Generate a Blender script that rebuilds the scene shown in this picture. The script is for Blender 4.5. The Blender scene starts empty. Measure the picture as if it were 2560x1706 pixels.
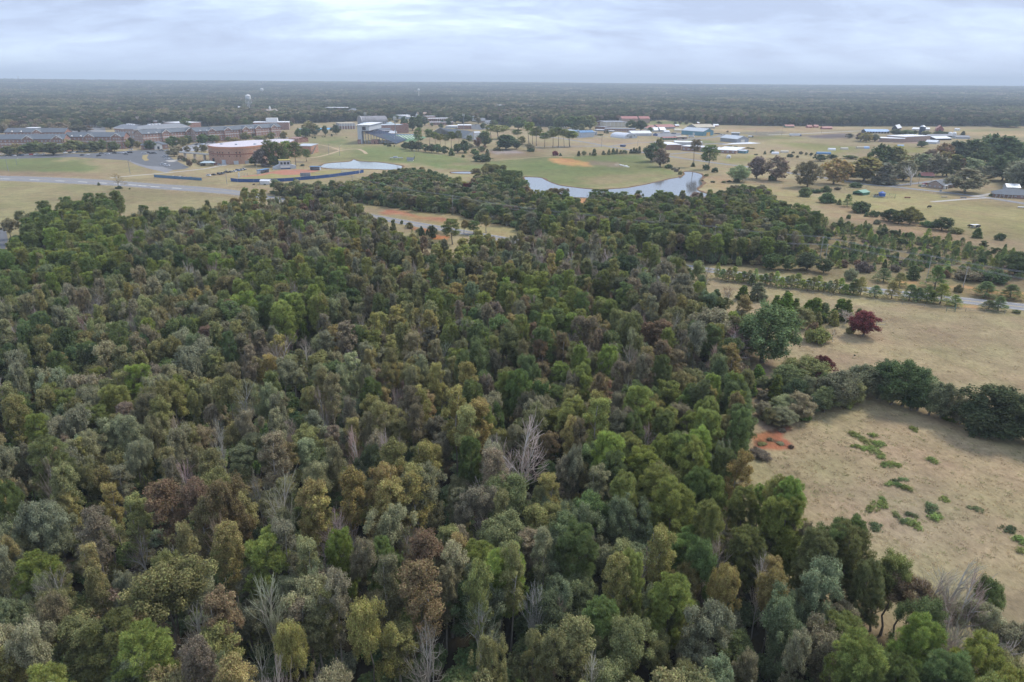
import bpy, math, random
import numpy as np
from mathutils import Matrix, Vector

# ------------------------------------------------------------------ camera
sc = bpy.context.scene
col = sc.collection
W, H = 2560, 1706
FPX = W * 24.0 / 36.0
CAM = np.array([0.0, 0.0, 75.0])
PITCH = math.atan((853 - 210) / FPX)
ROLL = math.radians(-0.28)
fw = np.array([0, math.cos(PITCH), -math.sin(PITCH)])
rt0 = np.array([1.0, 0, 0])
up0 = np.array([0, math.sin(PITCH), math.cos(PITCH)])
rt = rt0 * math.cos(ROLL) + up0 * -math.sin(ROLL)
up = up0 * math.cos(ROLL) + rt0 * math.sin(ROLL)
cam_data = bpy.data.cameras.new('camera')
cam_data.sensor_width = 36
cam_data.lens = 24
cam_data.clip_start = 0.5
cam_data.clip_end = 80000
cam = bpy.data.objects.new('camera', cam_data)
col.objects.link(cam)
m = Matrix.Identity(4)
for i in range(3):
    m[i][0], m[i][1], m[i][2], m[i][3] = rt[i], up[i], -fw[i], CAM[i]
cam.matrix_world = m
sc.camera = cam

# ------------------------------------------------------------------ sky, sun, exposure
SUN_AZ, SUN_EL = math.radians(55), math.radians(48)      # azimuth clockwise from +Y
world = bpy.data.worlds.new('World')
sc.world = world
world.use_nodes = True
nt = world.node_tree
nt.nodes.clear()
N = nt.nodes.new
L = nt.links.new
out = N('ShaderNodeOutputWorld')
bg = N('ShaderNodeBackground')
bg.inputs['Strength'].default_value = 0.1
L(bg.outputs[0], out.inputs['Surface'])
sky = N('ShaderNodeTexSky')
sky.sky_type = 'NISHITA'
sky.sun_disc = False
sky.sun_elevation = SUN_EL
sky.sun_rotation = SUN_AZ
tc = N('ShaderNodeTexCoord')
sep = N('ShaderNodeSeparateXYZ')
L(tc.outputs['Generated'], sep.inputs[0])


def wmath(op, a, b=None, c=None):
    n = N('ShaderNodeMath')
    n.operation = op
    for i, v in enumerate((a, b, c)):
        if v is None:
            continue
        if isinstance(v, (int, float)):
            n.inputs[i].default_value = v
        else:
            L(v, n.inputs[i])
    return n.outputs[0]


zc = wmath('ADD', wmath('MAXIMUM', sep.outputs[2], 0.0), 0.26)
comb = N('ShaderNodeCombineXYZ')
L(wmath('DIVIDE', sep.outputs[0], zc), comb.inputs[0])
L(wmath('DIVIDE', sep.outputs[1], zc), comb.inputs[1])


def wnoise(scale, detail, rough, dist, off, sx=1.0, sy=1.0):
    mp = N('ShaderNodeMapping')
    L(comb.outputs[0], mp.inputs[0])
    mp.inputs['Location'].default_value = off
    mp.inputs['Scale'].default_value = (sx, sy, 1)
    n = N('ShaderNodeTexNoise')
    n.inputs['Scale'].default_value = scale
    n.inputs['Detail'].default_value = detail
    n.inputs['Roughness'].default_value = rough
    n.inputs['Distortion'].default_value = dist
    L(mp.outputs[0], n.inputs['Vector'])
    return n.outputs['Fac']


def ramp(fac, stops):
    r = N('ShaderNodeValToRGB')
    e = r.color_ramp.elements
    e[0].position, e[0].color = stops[0][0], (*stops[0][1], 1)
    e[1].position, e[1].color = stops[-1][0], (*stops[-1][1], 1)
    for p, c in stops[1:-1]:
        x = e.new(p)
        x.color = (*c, 1)
    L(fac, r.inputs[0])
    return r.outputs['Color']


n1 = wnoise(1.25, 8, 0.6, 0.5, (3.1, 7.7, 0), 0.85, 1.5)
n2 = wnoise(4.0, 7, 0.62, 0.7, (11.3, 2.4, 0), 0.9, 1.6)
nm = wmath('ADD', wmath('MULTIPLY', n1, 0.68), wmath('MULTIPLY', n2, 0.32))
cloud = ramp(nm, [(0.38, (0.84, 1.0, 1.15)), (0.45, (0.655, 0.785, 1.01)), (0.515, (0.54, 0.65, 0.88)),
                  (0.60, (0.43, 0.51, 0.715))])
hmix = N('ShaderNodeMixRGB')           # low sky evens out towards the horizon
L(wmath('MULTIPLY', wmath('SUBTRACT', 1.0, wmath('MINIMUM', wmath('MULTIPLY', wmath('MAXIMUM', sep.outputs[2], 0.0), 14.0), 1.0)), 0.75), hmix.inputs[0])
L(cloud, hmix.inputs[1])
hmix.inputs[2].default_value = (0.58, 0.69, 0.94, 1)
cloud = hmix.outputs[0]
scl = N('ShaderNodeVectorMath')
scl.operation = 'SCALE'
L(cloud, scl.inputs[0])
scl.inputs['Scale'].default_value = 5.9
mixw = N('ShaderNodeMixRGB')
mixw.inputs[0].default_value = 0.93
L(sky.outputs[0], mixw.inputs[1])
L(scl.outputs[0], mixw.inputs[2])
L(mixw.outputs[0], bg.inputs['Color'])

sun_d = bpy.data.lights.new('sun', 'SUN')
sun_d.energy = 1.5
sun_d.angle = math.radians(14)
sun_d.color = (1.0, 0.93, 0.82)
sun = bpy.data.objects.new('sun', sun_d)
col.objects.link(sun)
sdir = Vector((math.sin(SUN_AZ) * math.cos(SUN_EL), math.cos(SUN_AZ) * math.cos(SUN_EL), math.sin(SUN_EL)))
sun.rotation_euler = sdir.to_track_quat('Z', 'Y').to_euler()
sun.location = (200, 200, 400)

vs = sc.view_settings
vs.view_transform = 'Standard'
vs.look = 'None'
vs.exposure = 1.1
vs.gamma = 1.0
sc.render.engine = 'CYCLES'
cy = sc.cycles
cy.max_bounces = 5
cy.diffuse_bounces = 4
cy.glossy_bounces = 2
cy.transmission_bounces = 3
cy.volume_bounces = 0
cy.transparent_max_bounces = 4
cy.caustics_reflective = False
cy.caustics_refractive = False
cy.use_denoising = True
cy.use_adaptive_sampling = True
cy.adaptive_threshold = 0.015

# ------------------------------------------------------------------ pixel helpers
def ray(px, py):
    a = (px - W / 2) / FPX
    b = (H / 2 - py) / FPX
    d = fw + rt * a + up * b
    return d


def P(px, py, z=0.0):
    """world point where the pixel's ray meets the level z"""
    d = ray(px, py)
    t = (z - CAM[2]) / min(d[2], -1e-4)
    q = CAM + d * t
    return np.array([q[0], q[1], z])


def proj(p):
    v = np.asarray(p, float) - CAM
    f = v @ fw
    return W / 2 + FPX * (v @ rt) / f, H / 2 - FPX * (v @ up) / f


def height_at(pt, ytop):
    """height above pt at which a vertical line through pt shows at pixel row ytop"""
    lo, hi = 0.0, 90.0
    for _ in range(40):
        mid = (lo + hi) / 2
        if proj((pt[0], pt[1], pt[2] + mid))[1] > ytop:
            lo = mid
        else:
            hi = mid
    return lo


def mpp(pt):
    return float(np.linalg.norm(np.asarray(pt) - CAM)) / FPX


def zoomed(ox, oy, s):
    return lambda x, y: (ox + x * s, oy + y * s)


ZA = zoomed(0, 280, .1105)
ZB = zoomed(260, 270, .1105)
ZC = zoomed(500, 320, .1105)
ZD = zoomed(740, 270, .1105)
ZE = zoomed(980, 260, .1105)
ZF = zoomed(1420, 280, .1105)
ZG = zoomed(1660, 290, .1105)
ZH = zoomed(2120, 290, .136)
Z1 = zoomed(0, 180, .221)
Z2 = zoomed(480, 180, .221)
Z3 = zoomed(960, 180, .221)
Z4 = zoomed(1440, 180, .221)
Z5 = zoomed(1920, 180, .272)
Z6 = zoomed(1700, 520, .3699)
Z7 = zoomed(0, 440, .3655)
Z8 = zoomed(850, 440, .3655)

rng = random.Random(7)


def gpoly(pts, z=0.0):
    return np.array([P(x, y, z)[:2] for x, y in pts])


def inside(poly, x, y):
    """vectorised even-odd test"""
    x = np.asarray(x, float)
    y = np.asarray(y, float)
    r = np.zeros(x.shape, bool)
    n = len(poly)
    for i in range(n):
        x1, y1 = poly[i]
        x2, y2 = poly[(i + 1) % n]
        if y1 == y2:
            continue
        c = ((y1 > y) != (y2 > y)) & (x < (x2 - x1) * (y - y1) / (y2 - y1) + x1)
        r ^= c
    return r


def edge_dist(poly, x, y):
    d = np.full(x.shape, 1e12)
    n = len(poly)
    for i in range(n):
        x1, y1 = poly[i]
        x2, y2 = poly[(i + 1) % n]
        dx, dy = x2 - x1, y2 - y1
        t = np.clip(((x - x1) * dx + (y - y1) * dy) / max(dx * dx + dy * dy, 1e-9), 0, 1)
        d = np.minimum(d, (x - x1 - t * dx) ** 2 + (y - y1 - t * dy) ** 2)
    return np.sqrt(d)


def vnoise(x, y, seed=0):
    """smooth value noise, about -1..1"""
    def h(i, j):
        n = np.sin(i * 127.1 + j * 311.7 + seed * 74.7) * 43758.5453
        return (n - np.floor(n)) * 2 - 1
    xi, yi = np.floor(x), np.floor(y)
    fx, fy = x - xi, y - yi
    fx = fx * fx * (3 - 2 * fx)
    fy = fy * fy * (3 - 2 * fy)
    a = h(xi, yi) * (1 - fx) + h(xi + 1, yi) * fx
    b = h(xi, yi + 1) * (1 - fx) + h(xi + 1, yi + 1) * fx
    return a * (1 - fy) + b * fy


def fbm(x, y, seed=0, o=4):
    r, a = 0, 0.5
    for k in range(o):
        r = r + a * vnoise(x * 2 ** k, y * 2 ** k, seed + k * 13)
        a *= 0.5
    return r


def far_z(x, y):
    r = np.hypot(x, y)
    k = np.clip((r - 3000) / 7500, 0, 1)
    k = k * k * (3 - 2 * k)
    f = fbm(x / 5200, y / 5200, 5, 3)
    return k * (64 + 16 * f + 9 * np.clip(-x / 6000, -1, 1))


# ------------------------------------------------------------------ materials
MATS = {}


def new_mat(name):
    mt = bpy.data.materials.new(name)
    mt.use_nodes = True
    t = mt.node_tree
    t.nodes.clear()
    o = t.nodes.new('ShaderNodeOutputMaterial')
    return mt, t, o


def paint(name, rgb, rough=0.7, var=0.12, scale=0.4, metal=0.0, spec=0.3, bump=0.0, detail_scale=None):
    """plain procedural surface: base colour with uneven weathering"""
    if name in MATS:
        return MATS[name]
    mt, t, o = new_mat(name)
    b = t.nodes.new('ShaderNodeBsdfPrincipled')
    tcx = t.nodes.new('ShaderNodeTexCoord')
    n = t.nodes.new('ShaderNodeTexNoise')
    n.inputs['Scale'].default_value = scale
    n.inputs['Detail'].default_value = 6
    n.inputs['Roughness'].default_value = 0.65
    t.links.new(tcx.outputs['Object'], n.inputs['Vector'])
    mr = t.nodes.new('ShaderNodeMapRange')
    mr.inputs['From Min'].default_value = 0.25
    mr.inputs['From Max'].default_value = 0.75
    mr.inputs['To Min'].default_value = 1 - var
    mr.inputs['To Max'].default_value = 1 + var
    t.links.new(n.outputs['Fac'], mr.inputs['Value'])
    sc_ = t.nodes.new('ShaderNodeVectorMath')
    sc_.operation = 'SCALE'
    sc_.inputs[0].default_value = rgb
    t.links.new(mr.outputs[0], sc_.inputs['Scale'])
    t.links.new(sc_.outputs[0], b.inputs['Base Color'])
    b.inputs['Roughness'].default_value = rough
    b.inputs['Metallic'].default_value = metal
    b.inputs['Specular IOR Level'].default_value = spec
    if bump:
        bn = t.nodes.new('ShaderNodeBump')
        bn.inputs['Strength'].default_value = bump
        t.links.new(n.outputs['Fac'], bn.inputs['Height'])
        t.links.new(bn.outputs[0], b.inputs['Normal'])
    t.links.new(b.outputs[0], o.inputs['Surface'])
    MATS[name] = mt
    return mt


def leaf_material():
    mt, t, o = new_mat('foliage')
    at = t.nodes.new('ShaderNodeAttribute')
    at.attribute_type = 'INSTANCER'
    at.attribute_name = 'tint'
    geo = t.nodes.new('ShaderNodeNewGeometry')
    mr = t.nodes.new('ShaderNodeMapRange')
    mr.inputs['To Min'].default_value = 0.66
    mr.inputs['To Max'].default_value = 1.34
    t.links.new(geo.outputs['Random Per Island'], mr.inputs['Value'])
    sc_ = t.nodes.new('ShaderNodeVectorMath')
    sc_.operation = 'SCALE'
    t.links.new(at.outputs['Color'], sc_.inputs[0])
    cv = t.nodes.new('ShaderNodeAttribute')
    cv.attribute_name = 'clump'
    mc = t.nodes.new('ShaderNodeMath')
    mc.operation = 'MULTIPLY'
    t.links.new(mr.outputs[0], mc.inputs[0])
    t.links.new(cv.outputs['Fac'], mc.inputs[1])
    t.links.new(mc.outputs[0], sc_.inputs['Scale'])
    hs = t.nodes.new('ShaderNodeHueSaturation')
    m2 = t.nodes.new('ShaderNodeMath')
    m2.operation = 'MULTIPLY_ADD'
    m2.inputs[1].default_value = 37.0
    m2.inputs[2].default_value = 0.0
    t.links.new(geo.outputs['Random Per Island'], m2.inputs[0])
    fr = t.nodes.new('ShaderNodeMath')
    fr.operation = 'FRACT'
    t.links.new(m2.outputs[0], fr.inputs[0])
    mr2 = t.nodes.new('ShaderNodeMapRange')
    mr2.inputs['To Min'].default_value = 0.47
    mr2.inputs['To Max'].default_value = 0.53
    t.links.new(fr.outputs[0], mr2.inputs['Value'])
    t.links.new(mr2.outputs[0], hs.inputs['Hue'])
    t.links.new(sc_.outputs[0], hs.inputs['Color'])
    d = t.nodes.new('ShaderNodeBsdfDiffuse')
    tr = t.nodes.new('ShaderNodeBsdfTranslucent')
    mx = t.nodes.new('ShaderNodeMixShader')
    mx.inputs[0].default_value = 0.36
    t.links.new(hs.outputs[0], d.inputs['Color'])
    t.links.new(hs.outputs[0], tr.inputs['Color'])
    t.links.new(d.outputs[0], mx.inputs[1])
    t.links.new(tr.outputs[0], mx.inputs[2])
    t.links.new(mx.outputs[0], o.inputs['Surface'])
    return mt


LEAF = leaf_material()
BARK = paint('bark', (0.20, 0.17, 0.14), 0.9, 0.35, 1.2, spec=0.1)
BARK_WHITE = paint('bleached_bark', (0.52, 0.48, 0.43), 0.9, 0.2, 1.0, spec=0.1)
BARK_PALE = paint('pale_bark', (0.34, 0.31, 0.28), 0.9, 0.3, 1.0, spec=0.1)


# ------------------------------------------------------------------ mesh helpers
class MB:
    def __init__(s):
        s.v, s.f = [], []

    def add(s, vs_, fs):
        b = len(s.v)
        s.v += [tuple(map(float, q)) for q in vs_]
        s.f += [tuple(b + i for i in f) for f in fs]
        return s

    def box(s, x0, x1, y0, y1, z0, z1):
        return s.add([(x0, y0, z0), (x1, y0, z0), (x1, y1, z0), (x0, y1, z0),
                      (x0, y0, z1), (x1, y0, z1), (x1, y1, z1), (x0, y1, z1)],
                     [(0, 3, 2, 1), (4, 5, 6, 7), (0, 1, 5, 4), (1, 2, 6, 5), (2, 3, 7, 6), (3, 0, 4, 7)])

    def prism(s, poly, z0, z1):
        n = len(poly)
        a = sum(poly[i][0] * poly[(i + 1) % n][1] - poly[(i + 1) % n][0] * poly[i][1] for i in range(n))
        if a < 0:
            poly = list(poly)[::-1]
        return s.add([(x, y, z0) for x, y in poly] + [(x, y, z1) for x, y in poly],
                     [tuple(range(n))[::-1], tuple(range(n, 2 * n))] +
                     [(i, (i + 1) % n, n + (i + 1) % n, n + i) for i in range(n)])

    def profile_x(s, prof, x0, x1):
        """closed profile of (y, z) extruded along x"""
        n = len(prof)
        return s.add([(x0, y, z) for y, z in prof] + [(x1, y, z) for y, z in prof],
                     [tuple(range(n))[::-1], tuple(range(n, 2 * n))] +
                     [(i, (i + 1) % n, n + (i + 1) % n, n + i) for i in range(n)])

    def profile_y(s, prof, y0, y1):
        n = len(prof)
        return s.add([(x, y0, z) for x, z in prof] + [(x, y1, z) for x, z in prof],
                     [tuple(range(n)), tuple(range(n, 2 * n))[::-1]] +
                     [(i, n + i, n + (i + 1) % n, (i + 1) % n) for i in range(n)])

    def tube(s, p, q, r0, r1, n=6, caps=True):
        p, q = np.asarray(p, float), np.asarray(q, float)
        d = q - p
        ln = np.linalg.norm(d)
        if ln < 1e-6:
            return s
        d /= ln
        a = np.cross(d, (0, 0, 1) if abs(d[2]) < 0.9 else (1, 0, 0))
        a /= np.linalg.norm(a)
        b = np.cross(d, a)
        vs_ = []
        for c, r in ((p, r0), (q, r1)):
            for k in range(n):
                an = 2 * math.pi * k / n
                vs_.append(c + (a * math.cos(an) + b * math.sin(an)) * r)
        fs = [(k, (k + 1) % n, n + (k + 1) % n, n + k) for k in range(n)]
        if caps:
            fs += [tuple(range(n))[::-1], tuple(range(n, 2 * n))]
        return s.add(vs_, fs)

    def path(s, pts, rs, n=6):
        for i in range(len(pts) - 1):
            s.tube(pts[i], pts[i + 1], rs[i], rs[i + 1], n, caps=(i == len(pts) - 2))
        return s

    def mesh(s, name, mat):
        me = bpy.data.meshes.new(name)
        me.from_pydata(s.v, [], s.f)
        for mm in (mat if isinstance(mat, (list, tuple)) else [mat]):
            me.materials.append(mm)
        me.update()
        return me

    def build(s, name, mat, parent=None):
        o = bpy.data.objects.new(name, s.mesh(name, mat))
        col.objects.link(o)
        o.parent = parent
        return o


def thing(name, label, cat, loc=(0, 0, 0), rz=0.0, group=None):
    o = bpy.data.objects.new(name, None)
    o.empty_display_size = 0.5
    col.objects.link(o)
    o.location = loc
    o.rotation_euler = (0, 0, rz)
    o['label'] = label
    o['category'] = cat
    if group:
        o['group'] = group
    return o


def tag(o, label, cat, group=None):
    o['label'] = label
    o['category'] = cat
    if group:
        o['group'] = group
    return o


def stuff(o):
    o['kind'] = 'stuff'
    return o


def struct(o):
    o['kind'] = 'structure'
    return o


# ------------------------------------------------------------------ woods outlines (canopy level)
W1_PX = [(-500, 2600), (-420, 720), (-60, 655), (20, 606), (60, 578), (110, 546), (200, 526), (240, 516), (300, 552),
         (350, 532), (450, 532), (540, 520), (620, 508), (700, 503), (800, 500), (862, 510), (915, 535), (960, 558),
         (1010, 584), (1055, 612), (1088, 648), (1106, 652), (1108, 640), (1135, 618), (1220, 606), (1290, 600),
         (1350, 592), (1420, 584), (1500, 596), (1600, 612), (1700, 655), (1760, 680), (1820, 730), (1890, 775),
         (1905, 860), (1880, 930), (1875, 985), (1850, 1060), (1850, 1130), (1880, 1210), (1960, 1300), (2070, 1330),
         (2190, 1400), (2330, 1445), (2470, 1490), (2600, 1610), (2900, 1900), (3100, 2600)]
W2_PX = [(672, 455), (734, 449), (811, 459), (878, 449), (944, 427), (1000, 421), (1060, 420), (1115, 434), (1175, 460),
         (1203, 424), (1240, 419), (1285, 434), (1315, 464), (1340, 494), (1390, 484), (1430, 499), (1460, 514),
         (1495, 489), (1550, 492), (1630, 496), (1670, 489), (1750, 496), (1800, 491), (1880, 474), (1930, 494),
         (1980, 528), (2060, 538), (2000, 600), (1900, 622), (1760, 618), (1600, 590), (1450, 560), (1340, 556),
         (1280, 532), (1200, 518), (1130, 503), (1060, 498), (980, 489), (905, 478), (800, 476), (690, 468)]
W1 = gpoly(W1_PX, 12)
W2 = gpoly(W2_PX, 8)
# edge of the far woods on the ground, closed far away
FAR_PX = [(-900, 342), (-200, 338), (0, 334), (130, 330), (230, 320), (360, 318), (500, 318), (600, 312), (740, 310), (880, 304),
          (960, 302), (1010, 298), (1090, 302), (1180, 304), (1260, 314), (1330, 316), (1400, 320), (1470, 314),
          (1540, 306), (1620, 304), (1660, 300), (1690, 304), (1800, 313), (1920, 316), (2050, 316), (2300, 317),
          (2500, 316), (2640, 315), (3600, 316)]
_f = [P(x, y)[:2] for x, y in FAR_PX]
FAR = np.array(_f + [np.array([60000, 40000]), np.array([-60000, 40000])])
# openings inside the far woods (ground level)
FAR_HOLES_PX = [[(2080, 291), (2190, 288), (2192, 282), (2082, 284)],
                [(1880, 282), (2010, 285), (2010, 279), (1890, 277)],
                [(1010, 262), (1160, 266), (1160, 258), (1010, 254)]]
FAR_HOLES = [gpoly(q) for q in FAR_HOLES_PX]
# ------------------------------------------------------------------ ground sheet
TAN = (0.335, 0.262, 0.150)
PASTURE = (0.335, 0.258, 0.155)
GREENISH = (0.215, 0.215, 0.085)
LUSH = (0.165, 0.195, 0.072)
DRY = (0.38, 0.285, 0.175)
CLAY = (0.50, 0.175, 0.075)
PALE = (0.52, 0.36, 0.22)
ORANGE = (0.55, 0.29, 0.13)
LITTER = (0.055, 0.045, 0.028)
SCRUB = (0.20, 0.155, 0.085)
REDDIRT = (0.36, 0.165, 0.11)

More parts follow.
